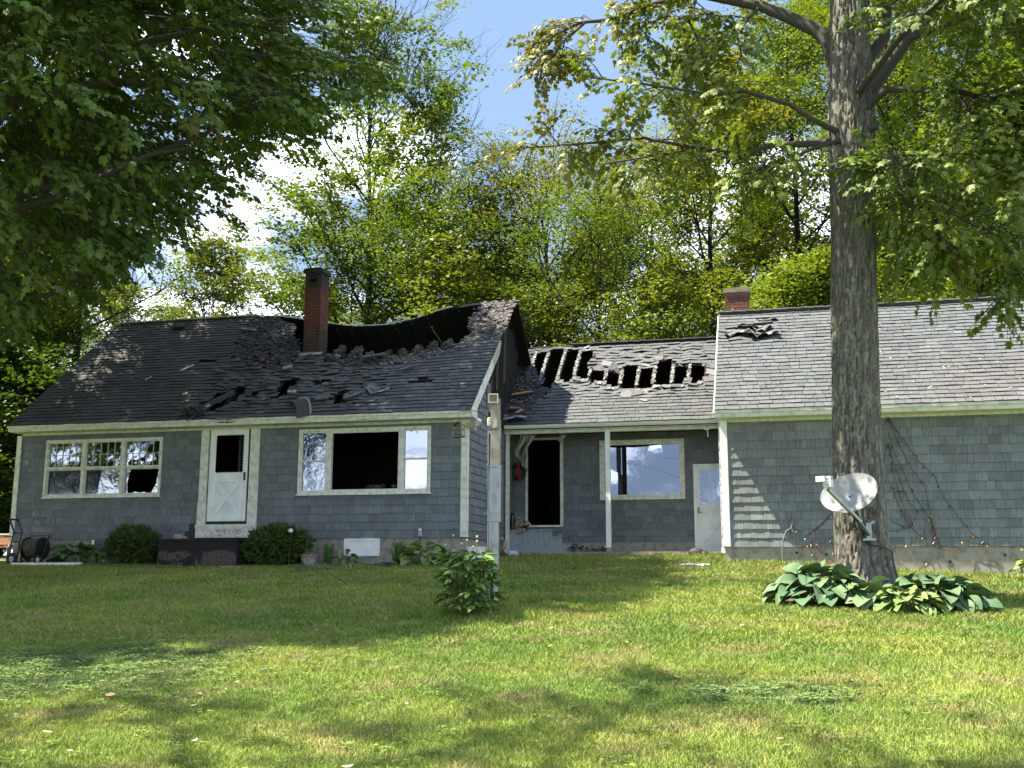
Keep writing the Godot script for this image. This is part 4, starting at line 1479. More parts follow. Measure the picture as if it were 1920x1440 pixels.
	mb.tube(V3([-7.22, 0.80, -21.33, -7.22, 0.68, -21.3, -7.28, 0.57, -21.27, -7.36, 0.48, -21.25]), PackedFloat32Array([0.014, 0.013, 0.012, 0.012]), 6, Color(0.03, 0.035, 0.035))
	part("tap", mb, M.plain, H)
	mb = MB.new()   # twin floodlight at the corner
	mb.box(-6.25, -6.12, 3.05, 3.17, -21.40, -21.33, Color(0.48, 0.43, 0.28))
	mb.beam(Vector3(-6.14, 3.06, -21.35), Vector3(-6.05, 3.10, -21.33), 0.03, 0.03, Color(0.35, 0.32, 0.25))
	mb.lathe(Vector3(-6.06, 2.985, -21.33), [[0.0, 0.0], [0.035, 0.0], [0.045, 0.07], [0.0, 0.07]], 10, Color(0.5, 0.48, 0.40))
	var fl := part("floodlight", mb, M.plain, H)
	mb = MB.new()
	mb.tube(V3([-6.03, 3.09, -21.33, -5.99, 3.15, -21.3, -5.95, 3.21, -21.27]), PackedFloat32Array([0.03, 0.055, 0.06]), 10, Color(0.72, 0.72, 0.70), true)
	part("lamp_head", mb, M.plain, fl)

# ---------------------------------------------------------------- leaves and plants
func maple_leaf(mb: MB, t: Transform3D, size: float, col: Color) -> void:
	var o := [[0.0, 0.0], [0.22, 0.02], [0.48, 0.10], [0.34, 0.30], [0.60, 0.60], [0.24, 0.60], [0.0, 1.0]]
	var c := t * (Vector3(0, 0, 0.35) * size)
	for i in 6:
		for sgn in [1.0, -1.0]:
			var a := t * (Vector3(o[i][0] * sgn, -0.22 * o[i][0] - 0.10 * o[i][1] * o[i][1], o[i][1]) * size)
			var b := t * (Vector3(o[i + 1][0] * sgn, -0.22 * o[i + 1][0] - 0.10 * o[i + 1][1] * o[i + 1][1], o[i + 1][1]) * size)
			if sgn > 0:
				mb.tri(c, a, b, col)
			else:
				mb.tri(c, b, a, col)

func maple_spray(sd: int, m: Material) -> ArrayMesh:   # a twig with leaves, growing along +z
	var r := RandomNumberGenerator.new()
	r.seed = sd
	var mb := MB.new()
	mb.tube(V3([0, 0, 0, 0.01, 0.01, 0.2, 0, -0.02, 0.42]), PackedFloat32Array([0.005, 0.004, 0.002]), 3, Color(0.05, 0.035, 0.02))
	for i in 11:
		var z := 0.06 + 0.036 * i
		var side := 1.0 if i % 2 == 0 else -1.0
		var yaw := side * r.randf_range(0.5, 1.25) if i < 9 else r.randf_range(-0.5, 0.5)
		var b := Basis.from_euler(Vector3(r.randf_range(-0.1, 0.75), yaw, r.randf_range(-0.45, 0.45)))
		var stem := Vector3(sin(yaw) * 0.06, r.randf_range(-0.03, 0.02), z + cos(yaw) * 0.05)
		var k := r.randf_range(0.75, 1.25)
		maple_leaf(mb, Transform3D(b, stem), r.randf_range(0.072, 0.112), Color(k, k * r.randf_range(0.93, 1.05), k * r.randf_range(0.8, 1.1)))
	return mb.mesh(m)

func leaf_cluster(sd: int, m: Material, count: int, rad: float, size: float) -> ArrayMesh:   # small leaves of one twig end, seen from far off
	var r := RandomNumberGenerator.new()
	r.seed = sd
	var mb := MB.new()
	for i in count:
		var p := Vector3(r.randfn(0, 0.42), r.randfn(0, 0.11), r.randfn(0, 0.42)) * rad
		p.y -= 0.25 * Vector2(p.x, p.z).length()
		var b := Basis.from_euler(Vector3(r.randf_range(-0.6, 0.6), r.randf_range(0, TAU), r.randf_range(-0.6, 0.6)))
		var s := size * r.randf_range(0.7, 1.3)
		var k := r.randf_range(0.7, 1.3)
		var col := Color(k * r.randf_range(0.9, 1.15), k, k * r.randf_range(0.7, 1.1))
		var q := [b * Vector3(0, 0, -s * 0.5), b * Vector3(s * 0.36, s * 0.07, 0.0), b * Vector3(0, 0, s * 0.5), b * Vector3(-s * 0.36, s * 0.07, 0.0)]
		mb.tri(p + q[0], p + q[2], p + q[1], col)
		mb.tri(p + q[0], p + q[3], p + q[2], col)
	return mb.mesh(m)

func facing(d: Vector3, roll: float) -> Basis:   # +z along d
	var z := d.normalized()
	var x := Vector3.UP.cross(z)
	if x.length() < 0.1:
		x = Vector3.RIGHT
	x = x.normalized()
	return Basis(x, z.cross(x), z) * Basis(Vector3.BACK, roll)

# twigs with sprays along a bough
func twigs(wood: MB, out: Array, cols: PackedColorArray, pts: PackedVector3Array, from: float, every: float, reach: float, base: Color, other: Color, per := 4) -> void:
	var total := 0.0
	for i in pts.size() - 1:
		total += pts[i].distance_to(pts[i + 1])
	var at := from * total
	while at < total:
		var left := at
		var i := 0
		while i < pts.size() - 2 and left > pts[i].distance_to(pts[i + 1]):
			left -= pts[i].distance_to(pts[i + 1])
			i += 1
		var d := (pts[i + 1] - pts[i]).normalized()
		var p := pts[i] + d * left
		var side := Vector3(rf(-1, 1), rf(-0.45, 0.5), rf(-1, 1)).normalized()
		var dir := (side + d * rf(0.2, 0.9)).normalized()
		var ln := reach * rf(0.45, 1.1) * (1.15 - 0.55 * at / total)
		var mid := p + dir * ln * 0.5 + Vector3(0, rf(-0.02, 0.08), 0)
		var end := p + dir * ln + Vector3(0, -rf(0.05, 0.25) * ln, 0)
		wood.tube(PackedVector3Array([p, mid, end]), PackedFloat32Array([0.014, 0.009, 0.004]), 3, Color(0.085, 0.07, 0.055))
		for k in per:
			var t := (k + 1.0) / per
			var q := p.lerp(mid, t * 2.0) if t < 0.5 else mid.lerp(end, t * 2.0 - 1.0)
			var dd := (dir + Vector3(rf(-0.9, 0.9), rf(-0.6, 0.3), rf(-0.9, 0.9))).normalized() if k < per - 1 else (end - mid).normalized()
			out.append(Transform3D(facing(dd, rf(-0.5, 0.5)).scaled_local(Vector3.ONE * rf(0.85, 1.2)), q))
			var c := base.lerp(other, clampf(rf(-0.2, 0.9) + 0.8 * nz.get_noise_3d(q.x * 0.6, q.y * 0.6, q.z * 0.6), 0, 1))
			cols.append(shade(c, rf(0.8, 1.2)))
		at += every * rf(0.6, 1.4)

func split_sprays(called: String, ts: Array, cols: PackedColorArray, parent: Node, off: Vector3, m: Material) -> void:
	for v in 3:
		var me := maple_spray(31 + v, m)
		var a := []
		var c := PackedColorArray()
		for i in range(v, ts.size(), 3):
			var t: Transform3D = ts[i]
			t.origin -= off
			a.append(t)
			c.append(cols[i])
		scatter(called, me, a, c, parent)

func make_maple() -> void:
	var at := Vector3(1.13, g(1.13, -15.5), -15.5)
	var T := thing("maple_tree", "large maple with furrowed lichen-spotted trunk standing before the right-hand wing", "tree", at)
	# trunk: furrowed bark in relief
	var path := [[-0.7, 1.15, 0.56], [-0.32, 1.15, 0.50], [-0.1, 1.14, 0.43], [0.15, 1.13, 0.385], [0.5, 1.12, 0.35], [1.0, 1.12, 0.335], [2.0, 1.13, 0.325], [4.4, 1.22, 0.312], [5.8, 1.27, 0.318], [6.6, 1.30, 0.335], [7.3, 1.32, 0.315], [8.5, 1.35, 0.27], [10.5, 1.42, 0.19], [13.0, 1.4, 0.09]]
	var mb := MB.new()
	var na := 132
	var ny := 330
	var P := []
	var N := []
	var C := []
	for j in ny + 1:
		var y := -0.7 + 9.6 * j / ny
		var k := 0
		while k < path.size() - 2 and y > path[k + 1][0]: k += 1
		var f: float = clampf((y - path[k][0]) / (path[k + 1][0] - path[k][0]), 0, 1)
		var cx := lerpf(path[k][1], path[k + 1][1], f)
		var R := lerpf(path[k][2], path[k + 1][2], f) - 0.018
		var pr := PackedVector3Array()
		var cr := PackedColorArray()
		for i in na:
			var a := TAU * i / na
			var ca := cos(a)
			var sa := sin(a)
			var wob := nz.get_noise_3d(ca * 1.4, y * 0.5, sa * 1.4)
			var f1 := absf(nz.get_noise_3d((ca + wob * 0.1) * 5.2, y * 0.75, (sa + wob * 0.1) * 5.2 + 11.0))
			var f2 := nz.get_noise_3d(ca * 11.0, y * 5.0, sa * 11.0)
			var r := R + 0.048 * (smoothstep(0.0, 0.15, f1) - 0.6) + 0.016 * f2 + 0.02 * wob
			if y < 0.5: r += 0.05 * (0.5 - y) * cos(a * 5.0 + 0.6)
			pr.append(Vector3(cx + ca * r, y, -15.5 - sa * r))
			var lich := nz.get_noise_3d(ca * 3.0 + 30.0, y * 1.7, sa * 3.0) + 0.6 * nz.get_noise_3d(ca * 13.0, y * 9.0, sa * 13.0 + 4.0)
			var col := Color(0.098, 0.089, 0.078).lerp(Color(0.155, 0.146, 0.132), clampf(0.5 + f2 * 1.2, 0, 1))
			col = col.lerp(Color(0.27, 0.28, 0.20), smoothstep(0.24, 0.40, lich) * 0.8)
			cr.append(col)
		P.append(pr)
		C.append(cr)
	for j in ny + 1:
		var nr := PackedVector3Array()
		for i in na:
			var u: Vector3 = P[j][(i + 1) % na] - P[j][(i + na - 1) % na]
			var v: Vector3 = P[mini(j + 1, ny)][i] - P[maxi(j - 1, 0)][i]
			nr.append(u.cross(v).normalized())
		N.append(nr)
	for j in ny:
		for i in na:
			var k := (i + 1) % na
			mb.tris(P[j][i], P[j][k], P[j + 1][k], N[j][i], N[j][k], N[j + 1][k], C[j][i], C[j][k], C[j + 1][k])
			mb.tris(P[j][i], P[j + 1][k], P[j + 1][i], N[j][i], N[j + 1][k], N[j + 1][i], C[j][i], C[j + 1][k], C[j + 1][i])
	part("trunk", mb, M.bark, T)
	var wood := MB.new()
	var ts := []
	var cols := PackedColorArray()
	var green := Color(0.105, 0.170, 0.024)
	var tan := Color(0.170, 0.210, 0.042)
	var rust := Color(0.19, 0.180, 0.05)
	var bk := Color(0.066, 0.060, 0.052)
	wood.tube(V3([1.35, 8.6, -15.5, 1.42, 10.5, -15.5, 1.4, 13.2, -15.4, 1.3, 15.0, -15.3]), PackedFloat32Array([0.27, 0.19, 0.1, 0.03]), 12, bk)
	# [points], radius at the start, at the end, where leaves begin, spacing, reach, colours
	var limbs := [
		[V3([1.15, 7.5, -15.5, 1.03, 7.92, -15.52, 0.87, 8.14, -15.6, 0.49, 8.45, -15.7, 0.07, 8.75, -15.8, -0.9, 9.15, -15.9, -1.85, 9.02, -15.9, -2.19, 8.88, -15.9, -2.79, 8.9, -15.9, -3.5, 8.62, -15.9]), 0.135, 0.012, 0.4, 0.14, 0.75, rust, tan],
		[V3([-1.6, 9.05, -15.9, -1.72, 8.6, -15.7, -1.65, 8.1, -15.5]), 0.025, 0.008, 0.2, 0.10, 0.45, tan, green],
		[V3([-2.7, 8.9, -15.9, -3.1, 8.5, -15.8, -3.4, 8.05, -15.7]), 0.025, 0.008, 0.2, 0.08, 0.5, rust, tan],
		[V3([1.45, 6.6, -15.5, 1.6, 7.04, -15.45, 2.13, 7.73, -15.4, 2.9, 8.3, -15.2, 4.1, 9.2, -15.0]), 0.135, 0.05, 0.4, 0.09, 1.0, green, tan],
		[V3([1.45, 7.2, -15.55, 1.56, 7.54, -15.6, 1.85, 7.93, -15.7, 1.94, 8.48, -15.8, 2.3, 9.8, -16.0]), 0.12, 0.05, 0.5, 0.12, 0.9, green, tan],
		[V3([1.5, 6.68, -15.3, 1.63, 6.78, -15.2, 1.79, 6.87, -15.15, 2.08, 6.81, -15.1, 2.65, 6.64, -14.9, 3.13, 6.33, -14.7, 3.61, 6.17, -14.6, 4.7, 6.0, -14.3]), 0.07, 0.02, 0.25, 0.075, 0.95, green, tan],
		[V3([3.13, 6.33, -14.7, 3.35, 5.85, -14.6, 3.75, 5.4, -14.5]), 0.03, 0.01, 0.2, 0.09, 0.7, green, tan],
		[V3([1.5, 6.35, -15.3, 1.64, 6.33, -15.2, 1.72, 6.1, -15.1, 1.76, 5.7, -15.05, 1.91, 5.12, -15.0, 2.24, 4.66, -14.9, 2.5, 4.2, -14.8]), 0.05, 0.01, 0.3, 0.09, 0.75, green, tan],
		[V3([1.1, 6.36, -15.3, 0.95, 6.40, -15.2, 0.72, 6.51, -15.1, 0.42, 6.72, -15.0, -0.2, 6.9, -14.8, -0.75, 6.88, -14.7, -1.7, 7.05, -14.5, -2.5, 7.2, -14.4]), 0.05, 0.012, 0.3, 0.15, 0.85, tan, green],
		[V3([1.1, 6.26, -15.4, 0.9, 6.27, -15.45, 0.56, 6.3, -15.5, 0.18, 6.38, -15.6, -0.29, 6.29, -15.7, -0.76, 6.45, -15.8, -1.8, 6.84, -16.0, -3.06, 6.93, -16.2, -3.9, 7.0, -16.3]), 0.06, 0.012, 0.3, 0.13, 0.85, tan, rust],
		[V3([1.1, 6.2, -15.25, 0.7, 6.05, -15.1, 0.23, 5.74, -14.8, -0.35, 5.55, -14.6]), 0.035, 0.01, 0.35, 0.11, 0.7, tan, green],
		[V3([-0.29, 6.29, -15.7, -0.9, 6.15, -15.4, -1.6, 6.2, -15.2, -2.4, 6.1, -15.1]), 0.03, 0.01, 0.2, 0.16, 0.7, tan, green],
		[V3([1.4, 6.9, -15.2, 1.9, 7.2, -14.2, 2.5, 7.3, -13.2, 3.2, 7.0, -12.4]), 0.06, 0.015, 0.4, 0.09, 0.9, green, tan],
		[V3([1.4, 6.2, -15.9, 2.2, 6.4, -16.9, 3.2, 6.1, -17.8, 4.2, 5.6, -18.2]), 0.06, 0.015, 0.35, 0.10, 0.9, green, tan],
		[V3([1.35, 5.55, -15.1, 1.7, 5.45, -14.7, 2.1, 5.5, -14.4]), 0.025, 0.01, 0.1, 0.10, 0.5, green, green],
		[V3([3.61, 6.17, -14.6, 3.5, 5.5, -14.3, 3.05, 4.8, -14.0]), 0.025, 0.008, 0.2, 0.12, 0.7, green, tan],
		[V3([2.65, 6.64, -14.9, 2.8, 6.0, -14.5, 2.9, 5.3, -14.2]), 0.022, 0.008, 0.2, 0.12, 0.65, green, tan],
		[V3([2.13, 7.73, -15.4, 3.0, 7.6, -14.6, 3.9, 7.2, -14.0]), 0.04, 0.01, 0.2, 0.11, 0.85, green, tan],
		[V3([1.91, 5.12, -15.0, 2.6, 5.0, -15.4, 3.3, 4.7, -15.8]), 0.022, 0.008, 0.25, 0.12, 0.65, green, tan],
		[V3([-0.9, 9.15, -15.9, -1.0, 8.4, -15.4, -0.75, 7.7, -15.2]), 0.03, 0.008, 0.15, 0.13, 0.6, tan, green],
		[V3([0.07, 8.75, -15.8, -0.3, 8.1, -15.3, -0.2, 7.4, -15.0]), 0.03, 0.008, 0.2, 0.13, 0.6, tan, green],
		[V3([4.0, 6.0, -15.8, 3.9, 5.2, -16.2, 3.55, 4.5, -16.5, 3.3, 3.95, -16.6]), 0.02, 0.008, 0.4, 0.16, 0.4, green, tan],
	]
	for l in limbs:
		var pts: PackedVector3Array = l[0]
		var rr := PackedFloat32Array()
		for i in pts.size():
			rr.append(lerpf(l[1], l[2], float(i) / (pts.size() - 1)))
		wood.tube(pts, rr, 9, bk)
		twigs(wood, ts, cols, pts, l[3], l[4] * (0.9 if l[0][l[0].size() - 1].x < 0.0 else 0.8), l[5], l[6], l[7], 3 if l[0][l[0].size() - 1].x < 0.0 else 4)
	for i in 17:   # the upper crown, above the picture
		var y := 8.8 + 0.32 * i
		var az := i * 2.4 + 0.5
		var ln := (4.9 - 0.17 * i) * rf(0.85, 1.1)
		var p0 := Vector3(1.38, y, -15.45)
		var out := Vector3(cos(az), 0, sin(az))
		if out.z < -0.3: ln *= 0.8
		var pts := PackedVector3Array([p0, p0 + out * ln * 0.3 + Vector3(0, 0.6, 0), p0 + out * ln * 0.65 + Vector3(0, 1.2, 0), p0 + out * ln + Vector3(0, 1.3, 0)])
		wood.tube(pts, PackedFloat32Array([0.08, 0.06, 0.035, 0.012]), 6, bk)
		twigs(wood, ts, cols, pts, 0.2, 0.13, 1.3, green, tan, 4)
	part("limbs", wood, M.bark, T)
	split_sprays("foliage", ts, cols, T, at, M.maple_leaf)

func make_left_maple() -> void:
	var at := Vector3(-14.2, g(-14.2, -14.5), -14.5)
	var T := thing("maple_tree", "big dark maple whose leafy boughs hang into the upper left", "tree", at)
	var wood := MB.new()
	var bk := Color(0.07, 0.062, 0.054)
	wood.tube(V3([-14.2, -0.9, -14.5, -14.2, -0.2, -14.5, -14.15, 3.0, -14.6, -14.0, 7.0, -14.8, -13.8, 11.0, -15.2, -13.6, 16.0, -15.5]), PackedFloat32Array([0.6, 0.45, 0.38, 0.33, 0.2, 0.05]), 14, bk)
	var ts := []
	var cols := PackedColorArray()
	var leaf := Color(0.080, 0.138, 0.020)
	var leaf2 := Color(0.105, 0.165, 0.024)
	var warm := Color(0.12, 0.085, 0.022)
	var inside := func(p: Vector3) -> bool:
		var e := Vector3((p.x + 14.6) / ((8.9 - 0.8 * clampf(p.y - 8.0, 0.0, 4.5)) if p.x > -14.6 else 8.4), (p.y - 10.6) / (6.9 if p.x > -14.5 else 8.0), (p.z + 17.6) / 10.0)
		if e.length() > 1.0 + 0.12 * nz.get_noise_3d(p.x * 0.5, p.y * 0.5, p.z * 0.5):
			return false
		if p.x > 0.40 * p.z + 1.1 * nz.get_noise_2d(p.y * 0.7, p.z * 0.7):
			return false
		var floor_y := (4.15 + maxf(p.x * -15.0 / p.z + 12.7, -2.2 if p.z > -12.5 else 0.0) * 0.60) * (-p.z / 15.0) + 0.9 * nz.get_noise_2d(p.x * 0.45, p.z * 0.45)
		return p.y > floor_y
	var limbs := [
		V3([-14.1, 5.2, -14.7, -13.0, 5.9, -14.6, -11.5, 6.2, -14.7, -9.9, 6.9, -14.9, -9.0, 7.0, -15.0]),
		V3([-14.0, 6.6, -14.8, -12.5, 8.2, -14.8, -10.8, 8.9, -14.9, -8.8, 9.2, -15.1, -7.4, 9.3, -15.3]),
		V3([-14.1, 4.4, -14.7, -13.2, 4.6, -15.2, -12.2, 4.8, -15.6, -11.0, 5.4, -15.8]),
		V3([-14.0, 7.5, -14.8, -12.4, 9.6, -13.2, -10.0, 10.4, -12.2, -7.8, 10.2, -11.6]),
		V3([-14.0, 8.0, -14.9, -12.6, 9.6, -17.2, -11.0, 10.4, -19.6, -9.6, 10.4, -21.2]),
		V3([-14.0, 7.0, -14.8, -15.0, 8.6, -17.6, -15.4, 10.0, -20.4, -15.2, 10.4, -22.6]),
		V3([-14.0, 7.6, -14.8, -16.5, 9.4, -15.8, -19.0, 10.4, -16.6, -21.6, 10.2, -17.2]),
		V3([-14.0, 9.0, -15.0, -15.5, 11.0, -12.2, -16.6, 11.6, -10.2]),
		V3([-13.9, 10.0, -15.1, -12.0, 12.4, -16.4, -10.0, 13.4, -17.4]),
		V3([-13.8, 11.0, -15.2, -16.2, 13.4, -17.0, -18.6, 14.0, -18.6]),
		V3([-13.8, 12.0, -15.2, -13.0, 14.2, -18.2, -12.4, 15.0, -20.4]),
		V3([-14.1, 5.6, -14.7, -12.6, 6.4, -12.8, -11.2, 6.6, -11.4, -9.6, 6.6, -10.6]),
		V3([-14.1, 6.0, -14.7, -12.2, 7.4, -16.6, -10.9, 8.6, -18.0, -9.6, 9.8, -18.8])]
	for l in limbs:
		var rr := PackedFloat32Array()
		for i in l.size():
			rr.append(lerpf(0.12, 0.012, float(i) / (l.size() - 1)))
		wood.tube(l, rr, 7, bk)
	# boughs fill the crown; each leafs out where it lies inside it
	var tries := 0
	var n := 0
	while n < 4900 and tries < 80000:
		tries += 1
		var p := Vector3(rf(-22.6, -5.2), rf(2.4, 17.4), rf(-27.6, -7.6))
		if tries < 260:   # low boughs out to the left, which the windows mirror
			p = Vector3(rf(-24.0, -16.8), rf(2.9, 5.0), rf(-17.0, -9.0))
		elif not inside.call(p):
			continue
		if nz.get_noise_3d(p.x * 0.38, p.y * 0.6 + 5.0, p.z * 0.38) < (-0.02 if p.y < -0.55 * p.z + 1.5 else -0.4):
			continue
		n += 1
		var out := Vector3(p.x + 14.0, (p.y - 9.0) * 0.4 - 0.8, p.z + 15.0).normalized()
		var end := p + out * rf(0.25, 0.6)
		wood.tube(PackedVector3Array([p - out * rf(0.3, 0.8) + Vector3(0, 0.06, 0), p, end]), PackedFloat32Array([0.014, 0.009, 0.004]), 3, bk)
		var patch := nz.get_noise_3d(p.x * 0.5 + 20.0, p.y * 0.5, p.z * 0.5)
		for k in 4:
			var q := p.lerp(end, k / 3.0)
			var d := (out + Vector3(rf(-1, 1), rf(-0.6, 0.15), rf(-1, 1))).normalized()
			ts.append(Transform3D(facing(d, rf(-0.5, 0.5)).scaled_local(Vector3.ONE * rf(1.1, 1.5)), q))
			var c := leaf.lerp(leaf2, clampf(rf(-0.3, 0.9) + patch, 0, 1))
			if patch > 0.33 and rng.randf() < 0.5: c = c.lerp(warm, 0.7)
			cols.append(shade(c, rf(0.8, 1.2)))
	part("limbs", wood, M.bark, T)
	split_sprays("foliage", ts, cols, T, at, M.maple_leaf)

# the tree over the near lawn: it stands left of the picture and dapples the foreground
func make_near_tree() -> void:
	var at := Vector3(-10.5, g(-10.5, -1.9), -1.9)
	var T := thing("maple_tree", "maple beyond the left edge of the picture whose shade dapples the near lawn", "tree", at)
	var wood := MB.new()
	var bk := Color(0.09, 0.08, 0.07)
	wood.tube(V3([-10.5, -1.8, -1.9, -10.4, 2.0, -2.0, -10.0, 6.0, -2.4, -9.2, 10.5, -3.2, -8.6, 15.0, -3.8]), PackedFloat32Array([0.5, 0.33, 0.27, 0.17, 0.04]), 12, bk)
	var ts := []
	var cols := PackedColorArray()
	for i in 16:
		var y := 5.8 + 0.56 * i
		var f := (y - 5.6) / 9.6
		var az := i * 2.4 + 1.0
		var p0 := Vector3(lerpf(-9.9, -8.6, f), y, lerpf(-2.4, -3.8, f))
		var out := Vector3(cos(az) if y > 7.2 else -absf(cos(az)), 0, sin(az) * 0.8 - 0.25)
		var ln := (6.0 - 3.8 * f) * rf(0.75, 1.1)
		var pts := PackedVector3Array([p0, p0 + out * ln * 0.3 + Vector3(0, 0.5, 0), p0 + out * ln * 0.65 + Vector3(0, 1.2, 0), p0 + out * ln + Vector3(0, 1.6, 0)])
		wood.tube(pts, PackedFloat32Array([0.055, 0.04, 0.024, 0.01]), 6, bk)
		twigs(wood, ts, cols, pts, 0.4, 0.2, 1.2, Color(0.085, 0.14, 0.022), Color(0.12, 0.17, 0.03), 3)
	part("limbs", wood, M.bark, T)
	split_sprays("foliage", ts, cols, T, at, M.maple_leaf)

# ---------------------------------------------------------------- woodland behind the house
# s: h height, r trunk radius, n limbs, f0 first limb, spread, dead (fraction above which it is bare), per clusters on each branch, col, col2, lean, size
func grow(s: Dictionary, clusters: Array) -> Array:
	var wood := MB.new()
	var ts := []
	var cols := PackedColorArray()
	var h: float = s.h
	var bk: Color = s.get("bark", Color(0.075, 0.065, 0.052))
	var trunk := PackedVector3Array()
	var tr := PackedFloat32Array()
	var lean: Vector2 = s.get("lean", Vector2.ZERO)
	for i in 9:
		var f := i / 8.0
		trunk.append(Vector3(lean.x * f * f + rf(-0.15, 0.15) * f, h * f - 0.2, lean.y * f + rf(-0.15, 0.15) * f))
		tr.append(maxf(float(s.r) * (1.0 - 0.9 * pow(f, 0.8)), 0.015))
	tr[0] *= 1.25
	wood.tube(trunk, tr, 8, bk)
	var n: int = s.n
	var dead: float = s.get("dead", 2.0)
	for i in n:
		var f := lerpf(s.f0, 0.98, pow((i + rf(0.1, 0.9)) / n, 0.9))
		var k := mini(int(f * 8.0), 7)
		var p0 := trunk[k].lerp(trunk[k + 1], f * 8.0 - k)
		var az := i * 2.4 + rf(-0.5, 0.5)
		var prof := pow(sin(PI * clampf(0.12 + 0.86 * (f - s.f0) / (1.0 - s.f0), 0, 1)), 0.7)
		var ln: float = s.spread * (0.35 + 0.65 * prof) * rf(0.75, 1.2)
		var el: float = lerpf(s.get("el", 0.25), 1.15, pow(f, 1.6)) + rf(-0.2, 0.2)
		var out := Vector3(cos(az) * cos(el), sin(el), sin(az) * cos(el))
		var bare := f > dead
		var bend := 0.25 if not bare else 0.5
		var limb := PackedVector3Array([p0])
		var rr := PackedFloat32Array([maxf(float(s.r) * (1.0 - f * 0.85) * 0.42, 0.018)])
		for j in 4:
			var t := (j + 1) / 4.0
			limb.append(p0 + out * ln * t + Vector3(rf(-0.12, 0.12), bend * t * t * ln * 0.5 + rf(-0.1, 0.1), rf(-0.12, 0.12)) * ln * 0.3)
			rr.append(lerpf(rr[0], 0.008, t))
		wood.tube(limb, rr, 5, bk)
		var subs := 5 if not bare else 6
		for q in subs:
			var t := lerpf(0.3, 1.0, (q + rf(0.0, 1.0)) / subs)
			var kk := mini(int(t * 4.0), 3)
			var b0 := limb[kk].lerp(limb[kk + 1], t * 4.0 - kk)
			var d := (out + Vector3(rf(-1, 1), rf(-0.5, 0.7), rf(-1, 1)) * 0.9).normalized()
			var bl := ln * rf(0.25, 0.5)
			var b1 := b0 + d * bl * 0.6 + Vector3(0, 0.05, 0)
			var b2 := b0 + d * bl + Vector3(0, -0.1 * bl if not bare else 0.12 * bl, 0)
			wood.tube(PackedVector3Array([b0, b1, b2]), PackedFloat32Array([0.02, 0.012, 0.005]), 3, bk)
			if bare:
				for e in 3:
					wood.tube(PackedVector3Array([b0.lerp(b2, 0.3 + 0.3 * e), b0.lerp(b2, 0.3 + 0.3 * e) + (d + Vector3(rf(-0.8, 0.8), rf(0.1, 0.9), rf(-0.8, 0.8))) * bl * 0.45]), PackedFloat32Array([0.009, 0.004]), 3, bk)
				if rng.randf() > float(s.get("some", 0.0)):
					continue
			var per: int = s.per
			for e in per:
				var u := (e + rf(0.2, 1.0)) / per
				var c := b0.lerp(b2, u) + Vector3(rf(-0.3, 0.3), rf(-0.15, 0.2), rf(-0.3, 0.3))
				ts.append(Transform3D(Basis.from_euler(Vector3(rf(-0.3, 0.3), rf(0, TAU), rf(-0.3, 0.3))).scaled(Vector3.ONE * rf(0.65, 1.3) * float(s.get("size", 1.0))), c))
				var col: Color = s.col
				col = col.lerp(s.col2, clampf(rf(-0.3, 0.8) + 0.9 * nz.get_noise_3d(c.x * 0.4 + h, c.y * 0.4, c.z * 0.4), 0, 1))
				cols.append(shade(col, rf(0.8, 1.2)))
	var tm := wood.mesh(M.bark_far)
	return [tm, ts, cols, clusters[rng.randi() % clusters.size()]]

func plant_tree(called: String, parts: Array, at: Vector3, label: String, category := "tree", group := "", turn := 0.0, scl := 1.0) -> Node3D:
	var T := thing(called, label, category, at, group)
	T.rotation.y = turn
	T.scale = Vector3.ONE * scl
	var o := MeshInstance3D.new()
	o.mesh = parts[0]
	o.name = "trunk"
	T.add_child(o)
	if parts[1].size():
		scatter("crown", parts[3], parts[1], parts[2], T)
	return T

